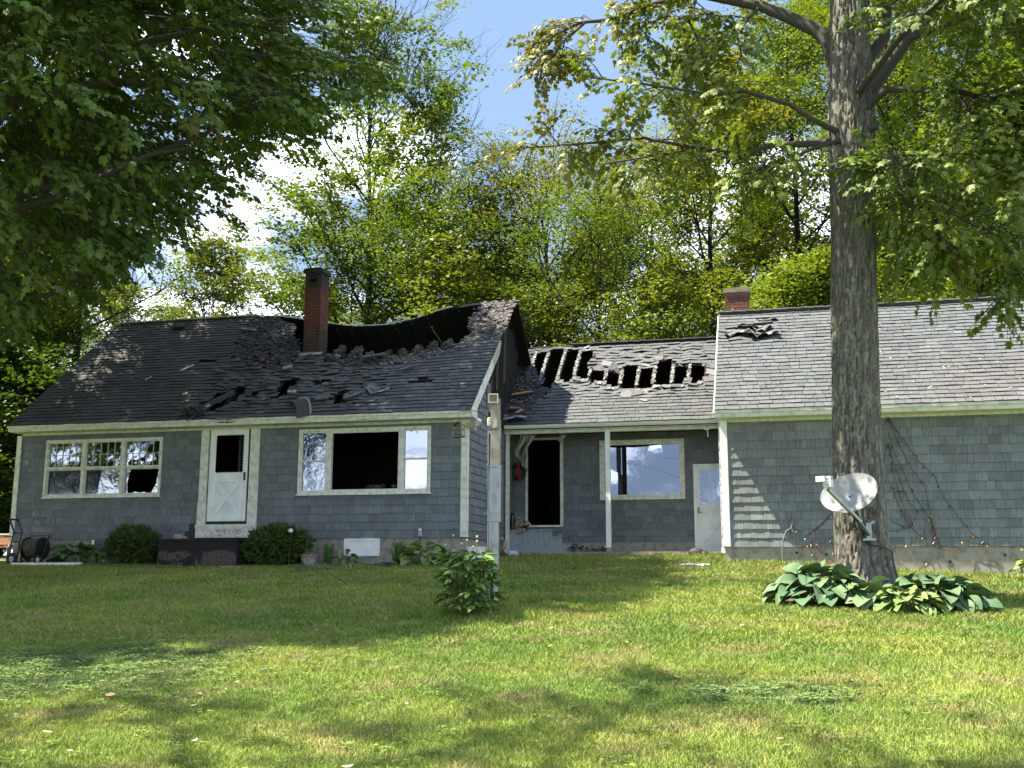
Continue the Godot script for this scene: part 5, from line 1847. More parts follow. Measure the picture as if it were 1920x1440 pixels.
func make_forest() -> void:
	var cl := []
	for k in 4:
		cl.append(leaf_cluster(50 + k, M.far_leaf, [64, 50, 40, 30][k], 0.9, [0.10, 0.125, 0.15, 0.18][k]))
	var green := Color(0.100, 0.168, 0.030)
	var lime := Color(0.165, 0.225, 0.036)
	var olive := Color(0.150, 0.188, 0.038)
	var brown := Color(0.195, 0.170, 0.048)
	var deep := Color(0.045, 0.085, 0.018)
	var gr := func(x: float, z: float) -> Vector3: return Vector3(x, g(x, z), z)
	plant_tree("half_bare_tree", grow({"h": 21.0, "r": 0.27, "n": 58, "f0": 0.14, "spread": 5.2, "dead": 0.60, "some": 0.22, "per": 7, "col": green, "col2": olive, "size": 0.95}, cl), gr.call(-15.2, -38.0), "tall tree with dead bare top behind the sooty chimney")
	plant_tree("half_bare_tree", grow({"h": 19.5, "r": 0.2, "n": 34, "f0": 0.25, "spread": 3.6, "dead": 0.6, "some": 0.2, "per": 5, "col": green, "col2": olive, "el": 0.6}, cl), gr.call(-13.6, -40.5), "slender bare-topped tree just right of the tall one behind the chimney")
	plant_tree("brown_tinged_tree", grow({"h": 13.6, "r": 0.27, "n": 30, "f0": 0.28, "spread": 5.2, "per": 3, "col": olive, "col2": brown, "lean": Vector2(-0.6, 0), "el": 0.5}, cl), gr.call(-7.6, -37.5), "brown-tinged forked tree rising behind the peak of the burnt gable")
	plant_tree("brown_tinged_tree", grow({"h": 13.0, "r": 0.17, "n": 24, "f0": 0.4, "spread": 3.8, "dead": 0.8, "some": 0.4, "per": 4, "col": green, "col2": brown, "lean": Vector2(-2.2, 0), "el": 0.7}, cl), gr.call(-8.3, -40.0), "leaning thin-crowned tree behind the hole in the roof")
	plant_tree("woodland_tree", grow({"h": 15.5, "r": 0.2, "n": 26, "f0": 0.35, "spread": 3.6, "per": 4, "col": olive, "col2": lime, "el": 0.6}, cl), gr.call(-4.6, -42.0), "open-crowned tree above the middle of the breezeway roof")
	plant_tree("woodland_tree", grow({"h": 19.5, "r": 0.22, "n": 30, "f0": 0.25, "spread": 4.2, "per": 4, "col": lime, "col2": brown, "el": 0.4}, cl), gr.call(-2.0, -40.0), "yellow-green tree behind the small brick chimney")
	plant_tree("woodland_tree", grow({"h": 22.0, "r": 0.26, "n": 32, "f0": 0.22, "spread": 4.4, "per": 4, "col": lime, "col2": green, "el": 0.35}, cl), gr.call(1.2, -42.0), "tall leafy tree directly behind the big furrowed trunk")
	plant_tree("woodland_tree", grow({"h": 22.0, "r": 0.24, "n": 36, "f0": 0.2, "spread": 4.3, "per": 4, "col": lime, "col2": olive, "el": 0.3}, cl), gr.call(4.6, -39.0), "bright green tree behind the right-hand roof, right of the trunk")
	plant_tree("woodland_tree", grow({"h": 23.0, "r": 0.24, "n": 42, "f0": 0.2, "spread": 4.3, "per": 5, "col": green, "col2": lime, "el": 0.3}, cl), gr.call(8.6, -42.0), "tall green tree at the right edge of the wood")
	for q in [[7.55, -36.0, 15.0, "left of the two pale birch trunks above the right-hand roof"], [8.45, -37.0, 16.5, "right of the two pale birch trunks above the right-hand roof"]]:
		plant_tree("birch_tree", grow({"h": q[2], "r": 0.16, "n": 22, "f0": 0.45, "spread": 2.6, "per": 4, "col": lime, "col2": green, "bark": Color(0.40, 0.39, 0.36), "el": 0.6}, cl), gr.call(q[0], q[1]), q[3])
	plant_tree("woodland_tree", grow({"h": 14.5, "r": 0.24, "n": 28, "f0": 0.4, "spread": 3.2, "per": 3, "col": green, "col2": olive, "el": 0.2}, cl), gr.call(-23.0, -31.0), "dark-trunked tree left of the burnt roof")
	plant_tree("bushy_tree", grow({"h": 8.5, "r": 0.12, "n": 44, "f0": 0.06, "spread": 2.9, "per": 6, "col": lime, "col2": green, "el": 0.1}, cl), gr.call(-24.6, -29.5), "bright bushy young tree beside the left end of the house")
	plant_tree("bushy_tree", grow({"h": 5.6, "r": 0.1, "n": 34, "f0": 0.05, "spread": 2.2, "per": 6, "col": deep, "col2": green, "el": 0.1}, cl), gr.call(-22.2, -27.2), "dark low bush behind the left corner board")
	plant_tree("bushy_tree", grow({"h": 11.0, "r": 0.14, "n": 40, "f0": 0.08, "spread": 3.0, "per": 6, "col": green, "col2": lime, "el": 0.15}, cl), gr.call(-28.0, -33.0), "leafy tree at the left edge under the dark maple boughs")
	plant_tree("bare_sapling", grow({"h": 13.0, "r": 0.07, "n": 9, "f0": 0.55, "spread": 1.3, "dead": 0.0, "per": 1, "col": green, "col2": green, "bark": Color(0.19, 0.165, 0.15), "el": 1.0}, cl), gr.call(-26.0, -38.5), "thin leafless sapling against the cloud above the left roof")
	plant_tree("bare_sapling", grow({"h": 12.2, "r": 0.06, "n": 8, "f0": 0.5, "spread": 1.3, "dead": 0.0, "some": 0.15, "per": 1, "col": olive, "col2": lime, "bark": Color(0.19, 0.165, 0.15), "el": 0.9}, cl), gr.call(-22.6, -39.0), "thin twiggy sapling above the middle of the left roof")
	plant_tree("bushy_tree", grow({"h": 8.0, "r": 0.1, "n": 44, "f0": 0.1, "spread": 2.3, "per": 6, "col": lime, "col2": Color(0.17, 0.24, 0.035), "el": 0.1}, cl), gr.call(1.3, -31.5), "lime green bush between the small chimney and the big trunk")
	# prototypes for the rest, each then copied
	var low := grow({"h": 11.5, "r": 0.12, "n": 20, "f0": 0.22, "spread": 3.6, "per": 3, "col": green, "col2": lime, "el": 0.2}, cl)
	var low2 := grow({"h": 10.5, "r": 0.11, "n": 18, "f0": 0.2, "spread": 3.6, "per": 3, "col": olive, "col2": lime, "el": 0.25}, cl)
	var far1 := grow({"h": 15.0, "r": 0.2, "n": 36, "f0": 0.18, "spread": 3.8, "per": 4, "col": green, "col2": lime, "el": 0.25, "size": 1.15}, cl)
	var far2 := grow({"h": 16.5, "r": 0.2, "n": 34, "f0": 0.22, "spread": 3.6, "per": 4, "col": olive, "col2": lime, "el": 0.3, "size": 1.15}, cl)
	var tall := grow({"h": 24.0, "r": 0.25, "n": 44, "f0": 0.2, "spread": 4.4, "per": 5, "col": lime, "col2": green, "el": 0.3, "size": 1.1}, cl)
	var i := 0
	var low_where := ["seen over the left end of the burnt roof", "behind the ridge left of the box vent", "just right of the sooty chimney's foot, beyond the hole", "behind the middle of the sagging ridge", "just right of the burnt gable's peak", "behind the left half of the breezeway ridge", "left of the small brick chimney, behind the breezeway", "right of the big furrowed trunk, over the pale roof", "behind the pale roof under the birches", "behind the far right end of the pale roof", "left of the sooty chimney, over the ridge", "directly behind the burnt gable's peak"]
	var tall_where := ["above the small brick chimney", "right of the big furrowed trunk", "behind the two birches", "at the right edge of the picture", "far right behind the maple leaves", "above the breezeway's middle"]
	for q in [[-20.6, -39.0], [-17.6, -40.5], [-12.0, -34.0], [-10.0, -33.5], [-5.4, -34.0], [-3.2, -33.2], [-0.9, -33.6], [4.0, -33.0], [6.2, -34.0], [9.4, -32.5], [-15.0, -36.0], [-7.6, -35.2]]:
		plant_tree("understorey_tree", low if i % 2 == 0 else low2, gr.call(q[0], q[1]), "low leafy young tree " + low_where[i], "tree", "young trees behind the house", i * 1.7, [0.62, 0.66, 1.05, 0.85, 1.0, 0.8][i % 6])
		i += 1
	for q in [[-30.5, -23.0], [-31.5, -15.5], [-30.0, -8.5]]:
		plant_tree("understorey_tree", low if q[1] < -10.0 else low2, gr.call(q[0], q[1]), ["leafy young tree at the wood's edge left of the house", "leafy young tree at the wood's edge left of the lawn", "leafy young tree at the near end of the wood's edge"][0 if q[1] < -20.0 else 1 if q[1] < -10.0 else 2], "tree", "young trees along the left edge of the lawn", q[1], 0.95)
	for k in 13:
		var x := -46.0 + k * 5.2 + rf(-1, 1)
		if x > -24.0 and x < -17.0:
			plant_tree("distant_tree", far1, gr.call(x, -66.0), "pale distant tree top beyond the left roof", "tree", "distant trees in the wood", k * 1.3, 0.92)
			continue
		plant_tree("distant_tree", far1 if k % 2 == 0 else far2, gr.call(x, -55.0 + rf(-3, 3)), "tree of the wood far behind the house", "tree", "trees of the wood behind the house", k * 1.3, rf(0.92, 1.12))
	for q in [[-1.0, -49.0], [3.2, -48.0], [7.0, -50.0], [11.5, -46.0], [14.5, -41.0]]:
		plant_tree("distant_tree", tall, gr.call(q[0], q[1]), "tall green tree of the wood, " + tall_where[i - 12], "tree", "tall trees behind the right-hand wing", q[0], rf(0.92, 1.05) if q[0] > -2.0 else 0.72)
		i += 1

# ---------------------------------------------------------------- grass
func tuft(sd: int, blades: int, rad: float, w: float, h: float) -> ArrayMesh:
	var r := RandomNumberGenerator.new()
	r.seed = sd
	var mb := MB.new()
	for i in blades:
		var p := Vector3(r.randf_range(-rad, rad), 0, r.randf_range(-rad, rad))
		var a := r.randf_range(0, TAU)
		var u := Vector3(cos(a), 0, sin(a)) * w * r.randf_range(0.7, 1.2)
		var lean := Vector3(r.randfn(0, 0.5), 0, r.randfn(0, 0.5)) * h
		var hh := h * r.randf_range(0.55, 1.2)
		var m := p + lean * 0.4 + Vector3(0, hh * 0.6, 0)
		var t := p + lean + Vector3(0, hh, 0)
		var k := r.randf_range(0.75, 1.3)
		var col := Color(k * r.randf_range(0.9, 1.2), k, k)
		mb.quad(p - u, p + u, m + u * 0.8, m - u * 0.8, col)
		mb.tri(m - u * 0.8, m + u * 0.8, t, col)
	return mb.mesh(M.grass)

func make_grass() -> void:
	var sets := [[], [], [], []]
	var cols := [PackedColorArray(), PackedColorArray(), PackedColorArray(), PackedColorArray()]
	var d := 4.4
	while d < 24.6:
		var s := 0.036 * pow(d / 5.5, 0.75)
		var x := -0.80 * d - 2.2
		var stop := 0.22 * d + 2.6
		if d > 21.3:
			stop = -1.05
			x = -6.3
		while x < stop:
			var px := x + rf(-0.5, 0.5) * s
			var pz := -d + rf(-0.5, 0.5) * s
			x += s
			if bed(px, pz) > rf(0.25, 0.9):
				continue
			if pz < -21.35 and (px < -6.2 or px > -1.1):
				continue
			var k := (0 if d < 10.5 else 2) + (rng.randi() & 1)
			var sc := pow(s / 0.036, 0.55)
			var tall := 1.0 + 0.25 * nz.get_noise_2d(px * 1.3, pz * 1.3)
			var pole := Vector2(px + 3.35, pz + 12.75).length()
			if pole < 0.95: tall += 1.9 * (1.0 - pole / 0.95)
			if px > -6.0 and px < 5.0 and pz < -20.75: tall += 1.1 * maxf(0.0, 0.4 + nz.get_noise_2d(px * 2.0, pz))
			sets[k].append(Transform3D(Basis(Vector3.UP, rf(0, TAU)).scaled_local(Vector3(sc, sc * tall, sc)), Vector3(px, g(px, pz) - 0.012, pz)))
			var c := lawn_colour(px, pz)
			if rng.randf() < 0.07: c = c.lerp(Color(0.33, 0.28, 0.15), 0.8)
			cols[k].append(shade(c, rf(0.75, 1.25)))
		d += s
	for k in 4:
		var me := tuft(70 + k, 15, 0.055, 0.0023, 0.040) if k < 2 else tuft(70 + k, 14, 0.06, 0.0036, 0.042)
		var o := scatter("lawn_grass", me, sets[k], cols[k], self)
		tag(o, "short mown grass of the lawn in sun and shade", "grass", "lawn grass")

func make_weeds() -> void:   # creeping broad-leaved weed in two patches, and some all over
	var mb := MB.new()
	var r := RandomNumberGenerator.new()
	r.seed = 8
	for i in 14:
		var a := r.randf_range(0, TAU)
		var d := Vector3(cos(a), 0, sin(a))
		var p := d * r.randf_range(0.0, 0.05) + Vector3(0, r.randf_range(0.012, 0.04), 0)
		var s := r.randf_range(0.006, 0.011)
		var u := Vector3(-d.z, 0.2, d.x) * s
		var k := r.randf_range(0.8, 1.25)
		mb.quad(p - d * s, p + u, p + d * s * 1.4 + Vector3(0, s * 0.3, 0), p - u + Vector3(0, s * 0.4, 0), Color(k, k, k))
	var me := mb.mesh(M.grass)
	var ts := []
	var cols := PackedColorArray()
	while ts.size() < 2600:
		var big := ts.size() < 1600
		var first := ts.size() < 1350
		var p := Vector3(rng.randfn(-6.2, 1.0), 0, rng.randfn(-8.8, 0.95)) if first else Vector3(rng.randfn(-0.1, 0.5), 0, rng.randfn(-8.5, 0.28))
		if not big:
			p.z = -rf(5.0, 16.0)
			p.x = rf(-0.8, 0.2) * -p.z
		if nz.get_noise_2d(p.x * 1.8, p.z * 1.8 + 9.0) < (-0.12 if big else 0.2) or bed(p.x, p.z) > 0.1:
			if big or rng.randf() < 0.9: continue
		p.y = g(p.x, p.z)
		ts.append(Transform3D(Basis(Vector3.UP, rf(0, TAU)).scaled_local(Vector3.ONE * rf(0.8, 1.5)), p))
		cols.append(shade(Color(0.155, 0.245, 0.085) if big else Color(0.15, 0.23, 0.05), rf(0.75, 1.25)))
	tag(scatter("lawn_weeds", me, ts, cols, self), "low grey-green creeping weeds in patches of the lawn", "weeds")

# ---------------------------------------------------------------- garden plants
func hosta_leaf(sd: int, fold: float) -> ArrayMesh:   # unit length along +z, arching down
	var r := RandomNumberGenerator.new()
	r.seed = sd
	var mb := MB.new()
	var n := 8
	var W := [0.0, 0.31, 0.41, 0.44, 0.43, 0.385, 0.30, 0.175, 0.0]
	var grid := []
	for i in n + 1:
		var t := float(i) / n
		var row := []
		for k in 9:
			var s := (k - 4) / 4.0
			var zz := t - (0.10 * absf(s) * (1.0 - t) if i > 0 else 0.0)
			row.append(Vector3(W[i] * s, fold * absf(s) * W[i] * 2.0 + 0.10 * sin(PI * t) - 0.20 * t * t + (0.011 if k % 2 == 0 else -0.004) * sin(PI * t), zz))
		grid.append(row)
	var nn := []
	for i in n + 1:
		var row := []
		for k in 9:
			var a: Vector3 = grid[mini(i + 1, n)][k] - grid[maxi(i - 1, 0)][k]
			var b: Vector3 = grid[clampi(i, 1, n - 1)][mini(k + 1, 8)] - grid[clampi(i, 1, n - 1)][maxi(k - 1, 0)]
			row.append(a.cross(b).normalized())
		nn.append(row)
	for i in n:
		for k in 8:
			mb.tris(grid[i][k], grid[i + 1][k], grid[i + 1][k + 1], nn[i][k], nn[i + 1][k], nn[i + 1][k + 1], Color.WHITE, Color.WHITE, Color.WHITE)
			mb.tris(grid[i][k], grid[i + 1][k + 1], grid[i][k + 1], nn[i][k], nn[i + 1][k + 1], nn[i][k + 1], Color.WHITE, Color.WHITE, Color.WHITE)
	return mb.mesh(M.plant_leaf)

func hosta(label: String, c: Vector3, rx: float, rz: float, height: float, count: int, ln: float, a: Color, b: Color, group := "") -> void:
	var T := thing("hosta_plant", label, "plant", Vector3(c.x, g(c.x, c.z), c.z), group)
	var variants := []
	for k in 4:
		var m: StandardMaterial3D = M.plant_leaf.duplicate()
		m.albedo_color = a.lerp(b, k / 3.0).linear_to_srgb()
		m.backlight = Color(0.3, 0.3, 0.15)
		var me := hosta_leaf(k + 5, 0.07 + 0.04 * k)
		me.surface_set_material(0, m)
		variants.append(me)
	var stems := MB.new()
	for i in count:
		var f := sqrt((i + 0.5) / count)
		var az := i * 2.4 + rf(-0.3, 0.3)
		var base := Vector3(c.x + cos(az) * rx * f * 0.78, 0, c.z + sin(az) * rz * f * 0.78)
		base.y = g(base.x, base.z) + height * (1.0 - 0.72 * f * f) * rf(0.75, 1.1)
		var out := Vector3(cos(az), 0, sin(az))
		var s := ln * rf(0.75, 1.2)
		var pitch := lerpf(-0.4, 0.35, f) + rf(-0.35, 0.35)
		var bs := facing((out * cos(pitch) - Vector3(0, sin(pitch), 0)).normalized(), rf(-0.65, 0.65)).scaled_local(Vector3(s, s, s))
		part_mesh("leaf", variants[rng.randi() % 4], Transform3D(bs, base), T)
		var foot := Vector3(c.x + cos(az) * rx * 0.2, g(c.x, c.z), c.z + sin(az) * rz * 0.2)
		stems.tube(PackedVector3Array([foot, foot.lerp(base, 0.6) + Vector3(0, 0.05, 0), base]), PackedFloat32Array([0.008, 0.007, 0.005]), 4, Color(0.16, 0.20, 0.06))
	part("stems", stems, M.plain, T)

func yew(label: String, c: Vector3, rx: float, ry: float, rz: float, count: int) -> void:
	var T := thing("clipped_shrub", label, "shrub", Vector3(c.x, g(c.x, c.z), c.z))
	var mb := MB.new()
	var r := RandomNumberGenerator.new()
	r.seed = 77
	for i in 40:   # a needle-leaved shoot
		var z := 0.10 * i / 40.0
		var sd := 1.0 if i % 2 == 0 else -1.0
		var d := Vector3(sd * 0.021, r.randf_range(-0.012, 0.014), 0.010)
		mb.tri(Vector3(0, 0, z), Vector3(0, 0, z + 0.007), Vector3(0, 0, z + 0.002) + d, Color(1, 1, 1) * r.randf_range(0.75, 1.2))
	var me := mb.mesh(M.plant_leaf)
	var ts := []
	var cols := PackedColorArray()
	for i in count:
		var dir := Vector3(rng.randfn(), rng.randfn(), rng.randfn()).normalized()
		var f := pow(rng.randf(), 0.3)
		var lump := 1.0 + 0.22 * nz.get_noise_3d(dir.x * 2.2 + c.x, dir.y * 2.2, dir.z * 2.2)
		var p := Vector3(c.x, g(c.x, c.z) + ry * 0.95, c.z) + dir * Vector3(rx, ry, rz) * f * lump
		if p.y < g(p.x, p.z) + 0.03:
			continue
		var d := (dir + Vector3(rf(-1.1, 1.1), rf(-0.7, 1.0), rf(-1.1, 1.1))).normalized()
		ts.append(Transform3D(facing(d, rf(0, TAU)).scaled_local(Vector3.ONE * rf(0.8, 1.25)), p - T.position))
		var k := rf(0.7, 1.3)
		cols.append(Color(0.050, 0.088, 0.020).lerp(Color(0.115, 0.155, 0.03), clampf(rf(-0.5, 0.8), 0, 1)) * Color(k, k, k))
	var st := MB.new()
	for i in 9:
		var a := i * 2.4
		st.tube(PackedVector3Array([T.position, T.position + Vector3(cos(a) * rx * 0.35, ry * 0.7, sin(a) * rz * 0.35), T.position + Vector3(cos(a) * rx * 0.7, ry * 1.4, sin(a) * rz * 0.7)]), PackedFloat32Array([0.025, 0.018, 0.006]), 5, Color(0.08, 0.055, 0.035))
	part("stems", st, M.plain, T)
	scatter("foliage", me, ts, cols, T)

func blade_plant(called: String, label: String, c: Vector3, count: int, ln: float, spread: float, col: Color, width := 0.011) -> void:
	var T := thing(called, label, "plant", Vector3(c.x, g(c.x, c.z), c.z))
	var mb := MB.new()
	for i in count:
		var az := rf(0, TAU)
		var p := T.position + Vector3(rf(-0.08, 0.08), 0, rf(-0.08, 0.08))
		var out := Vector3(cos(az), 0, sin(az)) * spread * rf(0.3, 1.1)
		var h := ln * rf(0.6, 1.1)
		var side := Vector3(-sin(az), 0, cos(az)) * width
		var k := rf(0.75, 1.25)
		var prev := p
		for j in 5:
			var t := (j + 1) / 5.0
			var q := p + out * t * t + Vector3(0, h * sin(t * 2.2) / sin(1.57), 0)
			var w0 := side * (1.0 - 0.8 * j / 5.0)
			var w1 := side * (1.0 - 0.8 * (j + 1) / 5.0)
			mb.quad(prev - w0, prev + w0, q + w1, q - w1, Color(col.r * k, col.g * k, col.b * k))
			prev = q
	part("leaves", mb, M.plant_leaf, T, "", "stuff")

func make_pole() -> void:
	var px := -3.43
	var pz := -13.0
	var gy := g(px, pz)
	var T := thing("lamp_pole", "weathered wooden yard pole with metal pipe sleeve rising from the peony", "pole", Vector3(px, gy, pz))
	var mb := MB.new()
	var pts := []
	for i in 9:   # squared post, a little rough
		var y := lerpf(1.2, 2.2, i / 8.0)
		pts.append(y)
	for i in 8:
		mb.obox(Transform3D(Basis(Vector3.UP, 0.1 + rf(-0.02, 0.02)), Vector3(px + 0.01 + rf(-0.003, 0.003), (pts[i] + pts[i + 1]) / 2, pz)), Vector3(0.115 + rf(-0.006, 0.006), 0.126, 0.115), Color(1, 1, 1) * rf(0.75, 1.15))
	mb.obox(Transform3D(Basis(Vector3.UP, 0.1), Vector3(px + 0.055, 2.12, pz)), Vector3(0.02, 0.22, 0.1), Color(0.5, 0.5, 0.5))
	part("post", mb, M.wood, T)
	mb = MB.new()
	mb.lathe(Vector3(px + 0.005, 0, pz), [[0.088, 0.66], [0.098, 0.66], [0.098, 1.33], [0.102, 1.335], [0.102, 1.362], [0.085, 1.362]], 28)
	mb.lathe(Vector3(px - 0.008, 0, pz), [[0.084, gy - 0.2], [0.084, 0.655], [0.09, 0.662]], 28)
	part("pipe_sleeve", mb, M.galvanised, T)
	mb = MB.new()
	mb.box(px - 0.062, px - 0.055, gy, 0.65, pz + 0.066, pz + 0.076)
	mb.box(px - 0.11, px + 0.11, 0.765, 0.77, pz + 0.09, pz + 0.1)
	part("seam", mb, M.steel, T)
	mb = MB.new()   # square floodlight on top
	var bs := Basis(Vector3.UP, 0.25) * Basis(Vector3.RIGHT, 0.08)
	var at := Vector3(px + 0.0, 2.215, pz + 0.09)
	for q in [[Vector3(0, 0.052, 0), Vector3(0.13, 0.016, 0.05)], [Vector3(0, -0.052, 0), Vector3(0.13, 0.016, 0.05)], [Vector3(-0.057, 0, 0), Vector3(0.016, 0.088, 0.05)], [Vector3(0.057, 0, 0), Vector3(0.016, 0.088, 0.05)], [Vector3(0, 0, -0.03), Vector3(0.12, 0.11, 0.03)]]:
		mb.obox(Transform3D(bs, at + bs * q[0]), q[1], Color(0.62, 0.60, 0.44))
	var F := part("floodlight", mb, M.plain, T)
	mb = MB.new()
	mb.obox(Transform3D(bs, at + bs * Vector3(0, 0, 0.006)), Vector3(0.098, 0.088, 0.006), Color(0.12, 0.115, 0.08))
	part("lens", mb, M.bulb, F)
	mb = MB.new()
	mb.lathe(Vector3(px - 0.06, 1.86, pz + 0.06), [[0.0, 0.0], [0.022, 0.01], [0.026, 0.06], [0.022, 0.11], [0.0, 0.12]], 10, Color(0.70, 0.68, 0.50))
	mb.box(px - 0.015, px + 0.055, 1.84, 1.94, pz + 0.058, pz + 0.075, Color(0.30, 0.29, 0.26))
	mb.box(px - 0.06, px + 0.06, 1.815, 1.825, pz - 0.065, pz + 0.066, Color(0.1, 0.1, 0.1))
	part("switch_box", mb, M.plain, T)
	mb = MB.new()
	mb.tube(V3([px - 0.04, 2.07, pz + 0.03, px - 0.3, 2.072, pz + 0.03, px - 0.46, 2.075, pz + 0.03, px - 0.475, 2.06, pz + 0.03]), PackedFloat32Array([0.006, 0.006, 0.005, 0.004]), 6, Color.WHITE)
	part("hanger_arm", mb, M.black_plastic, T)
	# lantern feeder on the arm
	var fx := px - 0.47
	T = thing("bird_feeder", "small see-through bird feeder hanging from the black arm of the pole", "bird feeder", Vector3(fx, 1.74, pz + 0.03))
	mb = MB.new()
	mb.tube(V3([fx, 2.07, pz + 0.03, fx, 1.97, pz + 0.03, fx, 1.93, pz + 0.03]), PackedFloat32Array([0.002, 0.002, 0.002]), 4, Color(0.05, 0.05, 0.05))
	part("wire", mb, M.plain, T)
	mb = MB.new()
	for s in [-1.0, 1.0]:
		mb.obox(Transform3D(Basis(Vector3.BACK, -s * 0.6), Vector3(fx + s * 0.035, 1.912, pz + 0.03)), Vector3(0.09, 0.006, 0.10), Color(0.07, 0.06, 0.055))
	part("roof", mb, M.plain, T)
	mb = MB.new()
	for q in [[-0.06, -0.045], [0.06, -0.045], [-0.06, 0.045], [0.06, 0.045]]:
		mb.box(fx + q[0] - 0.004, fx + q[0] + 0.004, 1.75, 1.89, pz + 0.03 + q[1] - 0.004, pz + 0.03 + q[1] + 0.004, Color(0.16, 0.13, 0.11))
	mb.box(fx - 0.075, fx + 0.075, 1.74, 1.75, pz - 0.025, pz + 0.085, Color(0.14, 0.11, 0.10))
	mb.box(fx - 0.064, fx + 0.064, 1.84, 1.848, pz - 0.018, pz + 0.078, Color(0.2, 0.18, 0.16))
	part("frame", mb, M.plain, T)
	mb = MB.new()
	for i in 40:
		mb.ball(Vector3(fx + rf(-0.05, 0.05), 1.755 + rf(0, 0.03), pz + 0.03 + rf(-0.035, 0.035)), Vector3.ONE * 0.006, Color(0.08, 0.06, 0.04), 2)
	part("seed", mb, M.plain, T, "", "stuff")
	# peony
	var c := Vector3(-3.58, 0, -12.35)
	T = thing("peony_bush", "leafy peony bush with round pale buds at the foot of the pole", "shrub", Vector3(c.x, g(c.x, c.z), c.z))
	var variants := []
	for k in 4:
		mb = MB.new()
		var lf := [0.0, 0.075, 0.105, 0.1, 0.06, 0.0]
		for i in 5:
			var t0 := i / 5.0
			var t1 := (i + 1) / 5.0
			for s in [-1.0, 1.0]:
				var a := Vector3(0, -0.22 * t0 * t0, t0)
				var b := Vector3(0, -0.22 * t1 * t1, t1)
				var d := Vector3(lf[i + 1] * s, -0.22 * t1 * t1 + 0.05, t1)
				var e := Vector3(lf[i] * s, -0.22 * t0 * t0 + 0.05 * signf(lf[i]), t0)
				if s > 0: mb.quad(a, b, d, e, Color.WHITE)
				else: mb.quad(e, d, b, a, Color.WHITE)
		var m: StandardMaterial3D = M.plant_leaf.duplicate()
		m.albedo_color = Color(0.075, 0.145, 0.03).lerp(Color(0.15, 0.235, 0.055), k / 3.0).linear_to_srgb()
		var me := mb.mesh(m)
		variants.append(me)
	var stems := MB.new()
	for i in 105:
		var az := i * 2.4
		var f := sqrt((i + 0.5) / 105.0)
		var top := c + Vector3(cos(az) * 0.31 * f, 0, sin(az) * 0.30 * f)
		top.y = T.position.y + lerpf(0.16, 0.86, pow(rng.randf(), 0.75)) * (1.0 - 0.18 * f * f)
		var foot := c + Vector3(cos(az) * 0.07, 0, sin(az) * 0.07)
		foot.y = T.position.y - 0.02
		stems.tube(PackedVector3Array([foot, foot.lerp(top, 0.6) + Vector3(0, 0.03, 0), top]), PackedFloat32Array([0.005, 0.005, 0.003]), 4, Color(0.10, 0.12, 0.04))
		for k in 5:
			var a := az + (k - 2) * 0.55 + rf(-0.2, 0.2)
			var d := Vector3(cos(a), rf(-0.45, 0.25), sin(a)).normalized()
			var s := rf(0.12, 0.175)
			part_mesh("leaf", variants[rng.randi() % 4], Transform3D(facing(d, rf(-0.4, 0.4)).scaled_local(Vector3(s * 1.7, s, s)), top + d * rf(0.0, 0.03)), T)
	part("stems", stems, M.plain, T)
	for q in [[-3.86, 0.36], [-3.74, 0.47], [-3.70, 0.38], [-3.62, 0.42], [-3.50, 0.46], [-3.47, 0.40], [-3.8, 0.30], [-3.55, 0.34]]:
		mb = MB.new()
		var z := c.z + rf(-0.15, 0.1)
		mb.ball(Vector3(q[0], q[1], z), Vector3.ONE * 0.0145, Color(0.50, 0.52, 0.30), 5)
		mb.tube(PackedVector3Array([Vector3(lerpf(c.x, q[0], 0.7), T.position.y + 0.4, z), Vector3(q[0], q[1], z)]), PackedFloat32Array([0.004, 0.003]), 4, Color(0.13, 0.16, 0.05))
		part("bud", mb, M.plain, T)
	mb = MB.new()
	for i in 9:
		var a := rf(-1.2, 1.6)
		var p := Vector3(c.x + 0.1 + rf(-0.15, 0.2), 0, c.z + rf(0.05, 0.3))
		p.y = g(p.x, p.z) + 0.012
		var q := p + Vector3(cos(a), 0, -sin(a)) * rf(0.12, 0.3)
		q.y = g(q.x, q.z) + rf(0.01, 0.08)
		mb.beam(p, q, 0.009, 0.008, Color(0.30, 0.22, 0.13))
	lone("dry_stalks", mb, M.plain, "dry straw-coloured stalks lying at the foot of the peony", "stalks", Vector3(-3.5, g(-3.5, -12.2), -12.2))

func wavy_cloth(mb: MB, top: Vector3, bottom: Vector3, across: Vector3, w0: float, w1: float, twist: float) -> void:   # a torn hanging strip with stripes
	var n := 12
	var stripes := 9
	for i in n:
		for k in stripes:
			var p := []
			for q in [[i, k], [i + 1, k], [i + 1, k + 1], [i, k + 1]]:
				var t: float = float(q[0]) / n
				var s: float = float(q[1]) / stripes - 0.5
				var a := twist * sin(t * 3.0)
				var ax := (across * cos(a) + Vector3.BACK * sin(a)) * lerpf(w0, w1, t)
				p.append(top.lerp(bottom, t) + ax * s + Vector3(0.05 * sin(t * 6.0 + twist), -0.04 * sin(s * 5.0), 0.035 * sin(s * 9.0 + t * 4.0)))
			mb.quad(p[0], p[1], p[2], p[3], [Color(0.42, 0.39, 0.33), Color(0.13, 0.14, 0.135), Color(0.45, 0.43, 0.37)][k % 3])

